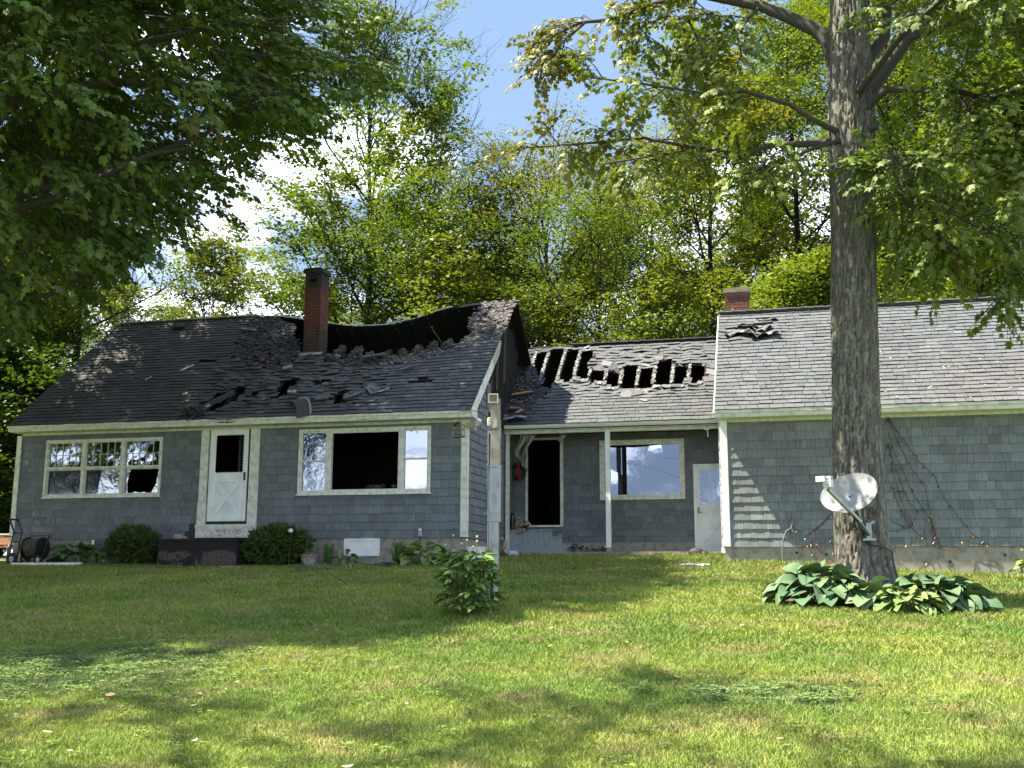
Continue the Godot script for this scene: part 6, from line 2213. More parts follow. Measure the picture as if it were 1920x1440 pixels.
func wheel(parent: Node, c: Vector3, r: float, w: float) -> void:
	var mb := MB.new()
	var prof := [[r * 0.55, 0.0], [r * 0.95, 0.0], [r, w * 0.2], [r, w * 0.8], [r * 0.95, w], [r * 0.55, w]]
	mb.lathe(Vector3.ZERO, prof, 20)
	var b := Basis(Vector3.RIGHT, PI / 2)
	for i in mb.v.size():
		mb.v[i] = b * (mb.v[i] - Vector3(0, w / 2, 0)) + c
		mb.n[i] = b * mb.n[i]
	var W := part("wheel", mb, M.rubber, parent)
	mb = MB.new()
	mb.lathe(Vector3.ZERO, [[0.0, 0.0], [r * 0.2, 0.0], [r * 0.22, w * 0.2], [r * 0.56, w * 0.3], [r * 0.56, w * 0.6], [r * 0.3, w * 0.8], [0.0, w * 0.9]], 16, Color(0.5, 0.5, 0.48))
	for i in mb.v.size():
		mb.v[i] = b * (mb.v[i] - Vector3(0, w * 0.4, 0)) + c
		mb.n[i] = b * mb.n[i]
	part("rim", mb, M.plain, W)

func make_yard() -> void:
	var mb := MB.new()
	# ---- plants round the trunk
	hosta("blue-green hosta with big leaves, left of the furrowed maple trunk", Vector3(0.52, 0, -14.55), 0.74, 0.58, 0.42, 110, 0.26, Color(0.062, 0.122, 0.060), Color(0.115, 0.178, 0.088))
	hosta("blue-green hosta with big leaves, right of the furrowed maple trunk", Vector3(1.92, 0, -14.7), 0.76, 0.6, 0.38, 110, 0.25, Color(0.060, 0.115, 0.056), Color(0.108, 0.168, 0.080))
	hosta("small-leaved light green hosta in front of the maple trunk", Vector3(1.5, 0, -14.12), 0.52, 0.34, 0.26, 84, 0.155, Color(0.10, 0.17, 0.045), Color(0.15, 0.22, 0.065))
	hosta("hosta with broad mid-green leaves between the two below the maple trunk", Vector3(1.1, 0, -14.3), 0.40, 0.32, 0.30, 34, 0.24, Color(0.10, 0.175, 0.08), Color(0.15, 0.23, 0.10))
	# ---- bed along the house
	hosta("dark hosta between the hose reel and the first clipped shrub", Vector3(-15.05, 0, -20.85), 0.55, 0.4, 0.38, 34, 0.30, Color(0.06, 0.12, 0.045), Color(0.12, 0.18, 0.08))
	hosta("broad pale green hosta at the house corner behind the peony", Vector3(-6.95, 0, -20.75), 0.62, 0.42, 0.36, 42, 0.26, Color(0.10, 0.18, 0.05), Color(0.165, 0.23, 0.075))
	hosta("little leafy weed plant between the hosta and the first clipped shrub", Vector3(-14.3, 0, -20.55), 0.3, 0.2, 0.34, 20, 0.11, Color(0.10, 0.17, 0.03), Color(0.2, 0.25, 0.06))
	hosta("little leafy weed plant below the white cellar window", Vector3(-8.65, 0, -20.75), 0.35, 0.2, 0.28, 24, 0.12, Color(0.09, 0.16, 0.035), Color(0.15, 0.22, 0.06))
	hosta("leafy sprig at the foot of the right-hand end of the house", Vector3(4.3, 0, -20.5), 0.35, 0.3, 0.5, 28, 0.14, Color(0.12, 0.2, 0.04), Color(0.2, 0.27, 0.06))
	yew("rounded evergreen shrub left of the black door step", Vector3(-13.55, 0, -20.75), 0.56, 0.42, 0.5, 3600)
	yew("wider evergreen shrub right of the black door step", Vector3(-10.12, 0, -20.65), 0.68, 0.42, 0.52, 4600)
	blade_plant("daylily", "upright daylily leaves beside the flower pot", Vector3(-9.1, 0, -20.95), 70, 0.42, 0.22, Color(0.10, 0.17, 0.045))
	blade_plant("daylily", "arching daylily clump right of the cellar window", Vector3(-7.55, 0, -20.9), 90, 0.44, 0.5, Color(0.11, 0.18, 0.04), 0.013)

	# ---- flower pot
	var p := Vector3(-9.36, g(-9.36, -20.55), -20.55)
	var T := thing("flower_pot", "grey and terracotta flower pot by the wide evergreen shrub", "flower pot", p)
	mb = MB.new()
	mb.lathe(p, [[0.0, 0.0], [0.12, 0.0], [0.165, 0.19], [0.165, 0.2]], 20, Color(0.30, 0.29, 0.28))
	part("pot", mb, M.plain, T)
	mb = MB.new()
	mb.lathe(p, [[0.165, 0.185], [0.185, 0.185], [0.19, 0.245], [0.165, 0.245], [0.16, 0.22], [0.0, 0.22]], 20, Color(0.26, 0.15, 0.115))
	part("rim", mb, M.plain, T)
	mb = MB.new()
	for i in 26:
		var a := rf(0, TAU)
		var q := p + Vector3(cos(a) * rf(0, 0.13), 0.22, sin(a) * rf(0, 0.13))
		mb.beam(q, q + Vector3(rf(-0.05, 0.05), rf(0.03, 0.09), rf(-0.05, 0.05)), 0.02, 0.004, Color(0.14, 0.2, 0.04))
	part("seedlings", mb, M.plain, T, "", "stuff")

	# ---- garden hose in loose loops
	var pts := PackedVector3Array()
	var rr := PackedFloat32Array()
	for q in [[-9.42, 0.75, -20.6], [-9.44, 0.3, -20.5], [-9.4, 0.08, -20.35], [-9.1, 0.02, -19.9]]:
		pts.append(Vector3(q[0], q[1] if q[1] > 0.25 else g(q[0], q[2]) + 0.02, q[2]))
	for i in 60:
		var a := TAU * i / 22.0 + 2.4
		var x := -8.72 + cos(a) * (0.46 + 0.07 * sin(i * 0.3))
		var z := -19.75 + sin(a) * (0.34 + 0.04 * cos(i * 0.5))
		pts.append(Vector3(x, g(x, z) + 0.025 + 0.012 * (i / 20), z))
	for i in pts.size(): rr.append(0.014)
	mb = MB.new()
	mb.tube(pts, rr, 7, Color(0.05, 0.075, 0.06))
	lone("garden_hose", mb, M.plain, "dark green garden hose lying in loops on the grass by the flower pot", "hose", Vector3(-8.9, g(-8.9, -19.8), -19.8))
	mb = MB.new()
	for i in 22:
		var x := rf(-8.0, -7.4)
		var z := -20.35 + (x + 7.7) * 0.5 + rf(-0.06, 0.06)
		mb.obox(Transform3D(Basis.from_euler(Vector3(rf(-0.3, 0.3), 0.5 + rf(-0.3, 0.3), rf(-0.4, 0.6))), Vector3(x, g(x, z) + 0.03 + 0.25 * maxf(0, x + 7.8), z)), Vector3(rf(0.1, 0.25), 0.012, rf(0.06, 0.14)), shade(Color(0.17, 0.18, 0.19), rf(0.6, 1.3)))
	lone("torn_sheeting", mb, M.plain, "torn strip of grey sheeting lying below the cellar window", "sheeting", Vector3(-7.7, g(-7.7, -20.3), -20.3))

	# ---- solar light standing in the shrub
	p = Vector3(-9.62, g(-9.62, -20.2), -20.2)
	T = thing("garden_light", "small white globe light standing at the wide shrub's right shoulder", "garden light", p)
	mb = MB.new()
	mb.tube(PackedVector3Array([p, p + Vector3(0, 0.72, 0)]), PackedFloat32Array([0.006, 0.006]), 5, Color(0.04, 0.05, 0.04))
	part("stake", mb, M.plain, T)
	mb = MB.new()
	mb.ball(p + Vector3(0, 0.75, 0), Vector3(0.055, 0.045, 0.045), Color(0.75, 0.76, 0.74), 7)
	part("globe", mb, M.plain, T)

	# ---- tipped cup on the door step
	p = Vector3(-12.5, 0.74, -20.75)
	T = thing("tipped_cup", "tipped pale paint can lying on the left of the black door step", "can", p)
	mb = MB.new()
	mb.tube(PackedVector3Array([p + Vector3(-0.07, 0.06, 0), p + Vector3(0.0, 0.058, 0.01), p + Vector3(0.07, 0.05, 0.02)]), PackedFloat32Array([0.05, 0.055, 0.06]), 12, Color(0.42, 0.38, 0.32), true)
	part("body", mb, M.plain, T)
	mb = MB.new()
	for i in 6:
		mb.obox(Transform3D(Basis.from_euler(Vector3(rf(-1, 1), rf(-1, 1), rf(-1, 1))), p + Vector3(0.16 + rf(-0.05, 0.08), 0.03, rf(-0.05, 0.05))), Vector3(0.08, 0.03, 0.05), shade(Color(0.35, 0.31, 0.25), rf(0.4, 1.1)))
	lone("burnt_scraps", mb, M.plain, "small heap of scorched scraps beside the tipped can on the step", "debris", p + Vector3(0.16, 0, 0))

	# ---- ash and char fallen round the step
	mb = MB.new()
	for i in 420:
		var x := rf(-13.0, -10.4)
		var z := rf(-20.15, -19.75) + 0.25 * absf(x + 11.6) * -0.3
		var k := rf(0.012, 0.04) if rng.randf() < 0.93 else rf(0.15, 0.4)
		mb.obox(Transform3D(Basis.from_euler(Vector3(rf(-0.5, 0.5), rf(0, 3), rf(-0.5, 0.5))), Vector3(x, g(x, z) + 0.012, z)), Vector3(rf(0.02, 0.12), rf(0.01, 0.04), rf(0.02, 0.08)), Color(k, k, k * 1.02))
	lone("char_litter", mb, M.plain, "black charred litter fallen on the ground before the door step", "debris", Vector3(-11.7, g(-11.7, -20), -20), "", "stuff")
	for i in 7:   # pale stones by the step
		mb = MB.new()
		var x: float = [-11.05, -10.93, -10.8, -10.68, -11.2, -10.6, -10.98][i]
		var z: float = -20.02 + 0.05 * (i % 3)
		mb.ball(Vector3(x, g(x, z) + 0.02, z), Vector3(rf(0.04, 0.07), rf(0.03, 0.045), rf(0.035, 0.05)), Color(0.28, 0.27, 0.22), 5)
		lone("stone", mb, M.plain, "pale round stone at the foot of the door step", "stone", Vector3(x, g(x, z), z), "stones by the door step")

	# ---- long white plank
	mb = MB.new()
	mb.obox(Transform3D(Basis(Vector3.UP, 0.0) * Basis(Vector3.BACK, 0.004), Vector3(-15.4, g(-15.4, -20.35) + 0.045, -20.35)), Vector3(1.72, 0.075, 0.09))
	lone("white_plank", mb, M.white_paint, "long white plank lying on the grass at the left", "plank", Vector3(-15.4, g(-15.4, -20.35), -20.35))

	# ---- hand truck
	p = Vector3(-16.62, g(-16.62, -20.9), -20.85)
	T = thing("hand_truck", "black two-wheeled hand truck leaning at the left corner of the house", "hand truck", p)
	mb = MB.new()
	for z in [-20.98, -20.72]:
		mb.tube(PackedVector3Array([Vector3(-16.66, p.y + 0.12, z), Vector3(-16.62, p.y + 0.5, z), Vector3(-16.58, p.y + 0.72, z), Vector3(-16.72, p.y + 1.0, z)]), PackedFloat32Array([0.02, 0.02, 0.02, 0.022]), 7, Color.WHITE)
	for y in [0.25, 0.5, 0.7]:
		mb.beam(Vector3(-16.62, p.y + y, -20.98), Vector3(-16.62, p.y + y, -20.72), 0.025, 0.02)
	mb.beam(Vector3(-16.72, p.y + 1.0, -20.99), Vector3(-16.72, p.y + 1.0, -20.71), 0.04, 0.04)
	mb.beam(Vector3(-16.62, p.y + 0.62, -20.75), Vector3(-16.85, p.y + 0.62, -20.75), 0.02, 0.02)
	mb.box(-16.95, -16.62, p.y + 0.06, p.y + 0.075, -21.0, -20.7)
	part("frame", mb, M.black_plastic, T)
	wheel(T, Vector3(-16.5, p.y + 0.12, -20.62), 0.125, 0.07)
	wheel(T, Vector3(-16.5, p.y + 0.12, -21.06), 0.125, 0.07)
	# ---- hose reel cart
	p = Vector3(-16.1, g(-16.1, -20.95), -20.95)
	T = thing("hose_reel", "black hose reel cart wound with dark hose beside the hand truck", "hose reel", p)
	mb = MB.new()
	for x in [-16.42, -15.92]:
		mb.tube(PackedVector3Array([Vector3(x - 0.02, p.y + 0.08, -20.85), Vector3(x, p.y + 0.4, -20.95), Vector3(x + 0.04, p.y + 0.66, -21.02)]), PackedFloat32Array([0.016, 0.02, 0.02]), 7, Color.WHITE)
	mb.beam(Vector3(-16.42, p.y + 0.1, -20.86), Vector3(-15.92, p.y + 0.1, -20.86), 0.03, 0.03)
	mb.beam(Vector3(-16.38, p.y + 0.64, -21.02), Vector3(-15.88, p.y + 0.64, -21.02), 0.025, 0.025)
	part("frame", mb, M.black_plastic, T)
	mb = MB.new()
	for q in [-16.37, -15.98]:
		var l := MB.new()
		l.lathe(Vector3.ZERO, [[0.0, 0.0], [0.25, 0.0], [0.25, 0.02], [0.0, 0.02]], 20)
		var b := Basis(Vector3.BACK, -PI / 2)
		for i in l.v.size():
			mb.v.append(b * l.v[i] + Vector3(q, p.y + 0.36, -20.93))
			mb.n.append(b * l.n[i])
			mb.c.append(l.c[i])
	part("drum", mb, M.black_plastic, T)
	mb = MB.new()
	for k in 3:
		pts = PackedVector3Array()
		rr = PackedFloat32Array()
		for i in 90:
			var a := i * 0.55
			var r := 0.15 + 0.03 * k + 0.008 * sin(i * 1.7)
			pts.append(Vector3(-16.35 + 0.35 * i / 90.0 if k % 2 == 0 else -16.0 - 0.35 * i / 90.0, p.y + 0.36 + sin(a) * r, -20.93 + cos(a) * r))
			rr.append(0.012)
		mb.tube(pts, rr, 5, Color(0.05, 0.065, 0.05) if k < 2 else Color(0.12, 0.12, 0.07))
	part("hose", mb, M.plain, T)
	wheel(T, Vector3(-15.9, p.y + 0.1, -20.72), 0.1, 0.06)
	wheel(T, Vector3(-15.9, p.y + 0.1, -21.15), 0.1, 0.06)

	# ---- brown bench and picket fence at the left edge
	p = Vector3(-18.75, g(-18.75, -23.0), -23.0)
	T = thing("wooden_bench", "brown wooden bench just beyond the left end of the house", "bench", p)
	for q in [[-19.4, -18.35, 0.42, 0.46, -23.25, -22.8, "seat"], [-19.4, -18.35, 0.50, 0.72, -23.3, -23.26, "backrest"], [-19.4, -18.35, 0.74, 0.78, -23.31, -23.25, "backrest"]]:
		mb = MB.new()
		mb.box(q[0], q[1], p.y - 0.1 + q[2], p.y - 0.1 + q[3], q[4], q[5])
		part(q[6], mb, M.board if q[6] != "backrest" or q[2] < 0.6 else M.trim, T)
	for q in [[-19.38, -23.29], [-18.43, -23.29], [-19.38, -22.86], [-18.43, -22.86]]:
		mb = MB.new()
		mb.box(q[0], q[0] + 0.06, p.y - 0.1, p.y + (0.6 if q[1] < -23 else 0.315), q[1] - 0.05, q[1] + 0.03, Color(0.25, 0.2, 0.15))
		part("leg", mb, M.board, T)
	p = Vector3(-25.0, g(-25, -30), -30)
	T = thing("picket_fence", "white picket fence under the trees at the far left", "fence", p)
	for i in 22:
		mb = MB.new()
		var x := -27.2 + i * 0.17
		mb.hexa([Vector3(x, 0.7, -29.98), Vector3(x + 0.08, 0.7, -29.98), Vector3(x + 0.08, 0.7, -30), Vector3(x, 0.7, -30), Vector3(x + 0.03, 1.86, -29.98), Vector3(x + 0.05, 1.86, -29.98), Vector3(x + 0.05, 1.86, -30), Vector3(x + 0.03, 1.86, -30)], Color.WHITE)
		part("picket", mb, M.white_paint, T)
	for y in [0.95, 1.55]:
		mb = MB.new()
		mb.box(-27.3, -23.4, y, y + 0.07, -30.04, -30.005)
		part("rail", mb, M.white_paint, T)

	# ---- porch odds and ends
	for q in [["torn striped awning cloth hanging left of the black doorway, by the wreath", Vector3(-5.87, 3.36, -24.82), Vector3(-5.98, 2.77, -24.84), 0.16, 0.15, 0.6], ["long twisted striped cloth hanging over the left doorpost", Vector3(-5.70, 3.36, -24.86), Vector3(-5.87, 2.56, -24.86), 0.19, 0.14, 1.1], ["short striped cloth scrap hanging at the doorway's upper right corner", Vector3(-4.91, 3.36, -24.84), Vector3(-4.92, 3.13, -24.84), 0.16, 0.14, 0.5]]:
		mb = MB.new()
		wavy_cloth(mb, q[1], q[2], Vector3.RIGHT, q[3], q[4], q[5])
		lone("striped_cloth", mb, M.cloth, q[0], "cloth", q[2], "torn striped cloths in the porch")
	mb = MB.new()
	for k in 3:
		wavy_cloth(mb, Vector3(-6.26 + 0.03 * k, 0.86 - 0.1 * k, -24.38), Vector3(-6.08 + 0.05 * k, g(-6.1, -24.25) + 0.02, -24.22 + 0.05 * k), Vector3.RIGHT, 0.10, 0.16, 0.8 + 0.5 * k)
	lone("striped_cloth", mb, M.cloth, "striped cloth slumped on the ground behind the pole's pipe", "cloth", Vector3(-6.15, g(-6.15, -24.3), -24.3))
	# wreath
	p = Vector3(-6.13, 2.52, -25.5)
	T = thing("wreath", "dark green wreath with a red ribbon beside the black doorway", "wreath", p)
	mb = MB.new()
	for i in 700:
		var a := rf(0, TAU)
		var q := p + Vector3(cos(a), sin(a), 0) * (0.17 + rf(-0.05, 0.05)) + Vector3(0, 0, rf(-0.02, 0.05))
		mb.beam(q, q + Vector3(rf(-0.05, 0.05), rf(-0.05, 0.05), rf(0.0, 0.05)), 0.006, 0.003, shade(Color(0.015, 0.032, 0.014), rf(0.6, 1.4)))
	part("greenery", mb, M.plain, T, "", "stuff")
	mb = MB.new()
	for i in 8:
		var a := Vector3(p.x - 0.01 + 0.02 * sin(i * 0.9) + 0.012 * i, p.y + 0.22 - 0.06 * i, p.z + 0.075)
		var b := Vector3(p.x - 0.01 + 0.02 * sin((i + 1) * 0.9) + 0.012 * (i + 1), p.y + 0.22 - 0.06 * (i + 1), p.z + 0.075)
		mb.beam(a, b, 0.07 - 0.003 * i, 0.008, Color(0.34, 0.012, 0.014), Vector3.BACK)
	part("ribbon", mb, M.cloth, T)
	# stone owl, dark bottle, burnt bundle
	p = Vector3(-6.02, 1.07, -25.0)
	T = thing("stone_owl", "small round stone owl standing on the porch steps", "statue", p)
	mb = MB.new()
	mb.lathe(p, [[0.0, 0.0], [0.07, 0.0], [0.095, 0.07], [0.10, 0.13], [0.08, 0.19], [0.076, 0.22], [0.085, 0.26], [0.06, 0.31], [0.0, 0.325]], 16, Color(0.20, 0.175, 0.15))
	part("body", mb, M.plain, T)
	for s in [-1.0, 1.0]:
		mb = MB.new()
		mb.ball(p + Vector3(s * 0.032, 0.255, 0.072), Vector3(0.026, 0.026, 0.014), Color(0.12, 0.1, 0.085), 5)
		part("eye", mb, M.plain, T)
		mb = MB.new()
		mb.lathe(p + Vector3(s * 0.05, 0.29, 0.01), [[0.022, 0.0], [0.012, 0.03], [0.0, 0.05]], 7, Color(0.19, 0.165, 0.14))
		part("ear_tuft", mb, M.plain, T)
	mb = MB.new()
	mb.lathe(p + Vector3(0, 0.225, 0.078), [[0.0, -0.02], [0.012, 0.0], [0.0, 0.015]], 6, Color(0.1, 0.08, 0.06))
	part("beak", mb, M.plain, T)
	p = Vector3(-6.17, 1.07, -25.1)
	T = thing("tall_bottle", "tall dark bottle in the porch corner beside the stone owl", "bottle", p)
	mb = MB.new()
	mb.lathe(p, [[0.0, 0.0], [0.075, 0.0], [0.078, 0.25], [0.05, 0.33], [0.028, 0.38]], 14, Color(0.02, 0.028, 0.025))
	part("body", mb, M.bulb, T)
	mb = MB.new()
	mb.lathe(p, [[0.03, 0.38], [0.045, 0.385], [0.045, 0.42], [0.0, 0.42]], 12, Color(0.03, 0.03, 0.03))
	part("cap", mb, M.black_plastic, T)
	mb = MB.new()
	for i in 26:
		mb.obox(Transform3D(Basis.from_euler(Vector3(rf(-1, 1), rf(-1, 1), rf(-1, 1))), Vector3(-5.8 + rf(-0.09, 0.09), 1.12 + rf(-0.05, 0.12), -24.78 + rf(-0.05, 0.05))), Vector3(rf(0.05, 0.13), rf(0.02, 0.06), rf(0.03, 0.08)), [Color(0.13, 0.10, 0.06), Color(0.42, 0.33, 0.22), Color(0.03, 0.03, 0.03), Color(0.08, 0.07, 0.05)][i % 4])
	mb.beam(Vector3(-5.74, 1.1, -24.74), Vector3(-5.74, 1.3, -24.76), 0.03, 0.02, Color(0.5, 0.47, 0.4))
	mb.beam(Vector3(-5.98, 0.97, -24.73), Vector3(-5.8, 1.02, -24.73), 0.03, 0.012, Color(0.03, 0.03, 0.03))
	lone("burnt_bundle", mb, M.plain, "crumpled burnt bundle hanging over the edge of the porch steps", "debris", Vector3(-5.8, 1.07, -24.8))
	mb = MB.new()
	mb.ball(Vector3(-5.0, 0.955, -25.0), Vector3(0.09, 0.045, 0.06), Color(0.30, 0.24, 0.19), 6)
	lone("stone", mb, M.plain, "flat brownish stone lying on the second porch tread", "stone", Vector3(-5.0, 0.92, -25.0))
	# plastic jug
	p = Vector3(-5.93, g(-5.93, -24.2), -24.2)
	T = thing("plastic_jug", "white plastic jug lying on the grass before the porch steps", "jug", p)
	mb = MB.new()
	mb.tube(PackedVector3Array([p + Vector3(-0.09, 0.1, 0), p + Vector3(-0.04, 0.1, 0.0), p + Vector3(0.06, 0.085, 0), p + Vector3(0.1, 0.075, 0), p + Vector3(0.13, 0.07, 0)]), PackedFloat32Array([0.065, 0.08, 0.078, 0.045, 0.025]), 12, Color(0.62, 0.66, 0.72), true)
	part("body", mb, M.plain, T)
	mb = MB.new()
	mb.tube(PackedVector3Array([p + Vector3(0.02, 0.16, 0), p + Vector3(0.06, 0.2, 0), p + Vector3(0.11, 0.15, 0), p + Vector3(0.11, 0.1, 0)]), PackedFloat32Array([0.012, 0.012, 0.012, 0.012]), 6, Color(0.62, 0.66, 0.72))
	part("handle", mb, M.plain, T)
	# boards and block by the slab
	for q in [[-5.72, -24.15, 0.5, 0.12, "short pale broken board beside the plastic jug"], [-5.35, -24.05, 0.3, -0.1, "small broken board flat in the grass before the porch steps"]]:
		mb = MB.new()
		mb.obox(Transform3D(Basis(Vector3.UP, q[3]) * Basis(Vector3.BACK, -0.1), Vector3(q[0], g(q[0], q[1]) + 0.05, q[1])), Vector3(q[2], 0.02, 0.08))
		lone("broken_board", mb, M.wood, q[4], "board", Vector3(q[0], g(q[0], q[1]), q[1]))
	mb = MB.new()
	mb.hexa([Vector3(-4.55, 0.36, -24.1), Vector3(-4.02, 0.34, -24.08), Vector3(-4.0, 0.36, -24.3), Vector3(-4.5, 0.36, -24.3), Vector3(-4.5, 0.47, -24.13), Vector3(-4.05, 0.45, -24.1), Vector3(-4.03, 0.47, -24.28), Vector3(-4.47, 0.48, -24.28)], Color(1.1, 1.1, 1.05))
	lone("concrete_block", mb, M.concrete, "broken concrete block lying before the porch slab", "block", Vector3(-4.3, 0.36, -24.2))
	mb = MB.new()
	for i in 60:
		var x := rf(-4.7, -3.9)
		mb.obox(Transform3D(Basis.from_euler(Vector3(rf(-0.8, 0.8), rf(0, 3), rf(-0.8, 0.8))), Vector3(x, 0.57 + rf(0.0, 0.07), rf(-25.3, -24.6))), Vector3(rf(0.05, 0.3), rf(0.01, 0.03), rf(0.03, 0.09)), [Color(0.03, 0.03, 0.03), Color(0.2, 0.19, 0.17), Color(0.09, 0.08, 0.07), Color(0.45, 0.43, 0.38)][[0, 0, 1, 2, 2, 3][rng.randi() % 6]])
	lone("burnt_rubble", mb, M.plain, "burnt rubble heaped on the porch slab beside the steps", "debris", Vector3(-4.3, 0.55, -24.9), "", "stuff")
	mb = MB.new()
	mb.box(-5.95, -5.62, g(-5.8, -20.6), 0.54, -20.75, -20.5, Color(0.8, 0.82, 0.83))
	mb.box(-5.97, -5.6, 0.54, 0.56, -20.77, -20.48, Color(0.8, 0.82, 0.83))
	lone("white_bucket_box", mb, M.plain, "white plastic box standing behind the peony by the house corner", "box", Vector3(-5.8, g(-5.8, -20.6), -20.6))
	mb = MB.new()
	for i in 18:
		var t := i / 17.0
		mb.obox(Transform3D(Basis.from_euler(Vector3(rf(-0.4, 0.4), -0.1 + rf(-0.3, 0.3), rf(-0.3, 0.3))), Vector3(lerpf(-1.72, -1.27, t), g(-1.5, -20.1) + 0.05 + rf(-0.02, 0.03), -20.1 + rf(-0.05, 0.05))), Vector3(rf(0.08, 0.16), rf(0.02, 0.04), rf(0.05, 0.09)), [Color(0.5, 0.48, 0.46), Color(0.22, 0.21, 0.21), Color(0.6, 0.58, 0.55), Color(0.06, 0.06, 0.06)][[0, 1, 2, 0, 3][i % 5]])
	lone("crumpled_siding", mb, M.plain, "crumpled strip of pale siding on the sunlit grass before the porch", "debris", Vector3(-1.5, g(-1.5, -20.1), -20.1))
	mb = MB.new()
	mb.ball(Vector3(-1.75, 0.5, -24.3), Vector3(0.2, 0.13, 0.12), Color(0.015, 0.015, 0.016), 7)  # black ellipsoids joined into a dark mass at the slab
	mb.ball(Vector3(-1.58, 0.47, -24.28), Vector3(0.1, 0.1, 0.1), Color(0.015, 0.015, 0.016), 6)
	lone("black_mass", mb, M.plain, "small black mass at the slab under the white porch door", "bag", Vector3(-1.7, 0.4, -24.3))
	# loose things on the roofs
	var ro := Roof.new()
	ro.lip = Vector3(0, 3.53, -24.40)
	ro.bend = func(_x: float, _s: float) -> float: return 0.0
	var on := func(r: Roof, x: float, s: float, h: float, yaw: float, tilt: float) -> Transform3D: return Transform3D(Basis(Vector3.RIGHT, Vector3(0, SL, -CL), Vector3(0, CL, SL)) * Basis(Vector3.BACK, yaw) * Basis(Vector3.RIGHT, tilt), r.at(x, s, h))
	for q in [[-6.0, 1.35, 0.52, 0.12, 0.22, Color(0.9, 0.75, 0.65), "long brown board on the black rubble of the breezeway roof", "board"], [-6.05, 0.62, 0.28, 0.09, -0.05, Color(0.8, 0.6, 0.45), "short brown board in the valley above the breezeway gutter", "board"], [-5.85, 0.55, 0.3, 0.035, -0.1, Color(0.4, 0.3, 0.25), "thin dark lath in the valley above the breezeway gutter", "board"]]:
		mb = MB.new()
		mb.obox(on.call(ro, q[0], q[1], 0.09, q[4], -0.3), Vector3(q[2], q[3], 0.02), q[5])
		lone("loose_board", mb, M.board, q[6], q[7], ro.at(q[0], q[1], 0.07))
	var i2 := 0
	for q in [[-6.0, 0.22, 0.24, 0.2, 0.5], [-5.82, 0.2, 0.26, 0.18, -0.3], [-6.12, 0.12, 0.22, 0.16, 0.2], [-5.9, 0.4, 0.2, 0.16, 0.9]]:
		mb = MB.new()
		mb.obox(on.call(ro, q[0], q[1], 0.09 + 0.015 * i2, q[4], -0.35), Vector3(q[2], q[3], 0.012), Color(0.24, 0.25, 0.28))
		lone("slate_sheet", mb, M.plain, "loose grey sheet in the pile above the breezeway gutter's left end", "sheet", ro.at(q[0], q[1], 0.06), "grey sheets fallen into the roof valley")
		i2 += 1
	mb = MB.new()
	mb.obox(on.call(ro, -2.95, 0.88, 0.03, -0.4, -0.1), Vector3(0.16, 0.07, 0.015), Color(1.3, 1.1, 0.95))
	lone("wood_splinter", mb, M.board, "pale wood splinter lying on the middle of the breezeway roof", "splinter", ro.at(-2.95, 0.88, 0))
	ro = Roof.new()
	ro.lip = Vector3(0, 3.39, -21.05)
	ro.bend = func(_x: float, _s: float) -> float: return 0.0
	for q in [[-13.78, 2.4, 0.36, 0.07, 0.9, Color(0.42, 0.42, 0.40), "pale metal strip high on the left part of the dark roof", "metal_strip", "strip"], [-14.6, 1.95, 0.2, 0.02, 1.15, Color(0.4, 0.38, 0.34), "pale stick lying on the left part of the dark roof", "stick", "stick"], [-13.2, 1.1, 0.1, 0.07, 0.4, Color(0.6, 0.55, 0.4), "cream scrap left of the long gash in the dark roof", "scrap", "scrap"],
			[-11.05, 2.18, 0.22, 0.16, 0.3, Color(0.30, 0.30, 0.33), "pale grey scrap above the second gash in the roof", "scrap", "scrap"], [-10.48, 1.0, 0.2, 0.08, -0.1, Color(0.38, 0.37, 0.40), "whitish scrap right of the second gash in the roof", "scrap", "scrap"], [-12.38, 0.5, 0.18, 0.08, 0.2, Color(0.5, 0.48, 0.45), "white splintered end at the foot of the long gash", "scrap", "scrap"],
			[-12.2, 0.75, 0.85, 0.06, 0.93, Color(0.05, 0.05, 0.052), "charred rafter end lying across the long gash in the roof", "charred_rafter", "beam"], [-8.9, 0.75, 0.5, 0.06, 0.6, Color(0.16, 0.16, 0.17), "bent grey shingle strip right of the lower hole", "shingle_strip", "strip"], [-8.55, 0.95, 0.42, 0.2, -0.9, Color(0.13, 0.13, 0.135), "ridged grey shingle sheet below the chimney's right side", "shingle_strip", "strip"],
			[-8.25, 0.9, 0.24, 0.05, 0.5, Color(0.34, 0.33, 0.35), "pale narrow strip beside the ridged grey sheet", "shingle_strip", "strip"], [-9.0, 2.55, 0.55, 0.13, 0.1, Color(0.075, 0.08, 0.08), "rolled grey shingle strip under the big hole", "shingle_strip", "strip"], [-7.95, 1.9, 0.4, 0.1, 0.4, Color(0.10, 0.10, 0.10), "curled grey strip left of the gable on the dark roof", "shingle_strip", "strip"],
			[-13.0, 4.35, 0.5, 0.06, -0.3, Color(0.24, 0.22, 0.21), "curled pale strip near the ridge left of the chimney", "shingle_strip", "strip"], [-9.62, 0.7, 0.3, 0.28, 0.15, Color(0.11, 0.11, 0.115), "ribbed grey shingle sheet at the lower hole's left edge", "shingle_strip", "strip"]]:
		mb = MB.new()
		mb.obox(on.call(ro, q[0], q[1], 0.045, q[4], rf(-0.2, 0.05)), Vector3(q[2], q[3], 0.022 if q[7] != "charred_rafter" else 0.09), q[5])
		mb.obox(on.call(ro, q[0] + q[2] * 0.2, q[1] + 0.02, 0.06, q[4] + 0.25, rf(-0.3, 0.1)), Vector3(q[2] * 0.5, q[3] * 0.8, 0.012), shade(q[5], 0.8))
		lone(q[7], mb, M.plain, q[6], q[8], ro.at(q[0], q[1], 0))
	# the curled strip that hangs over the eave
	mb = MB.new()
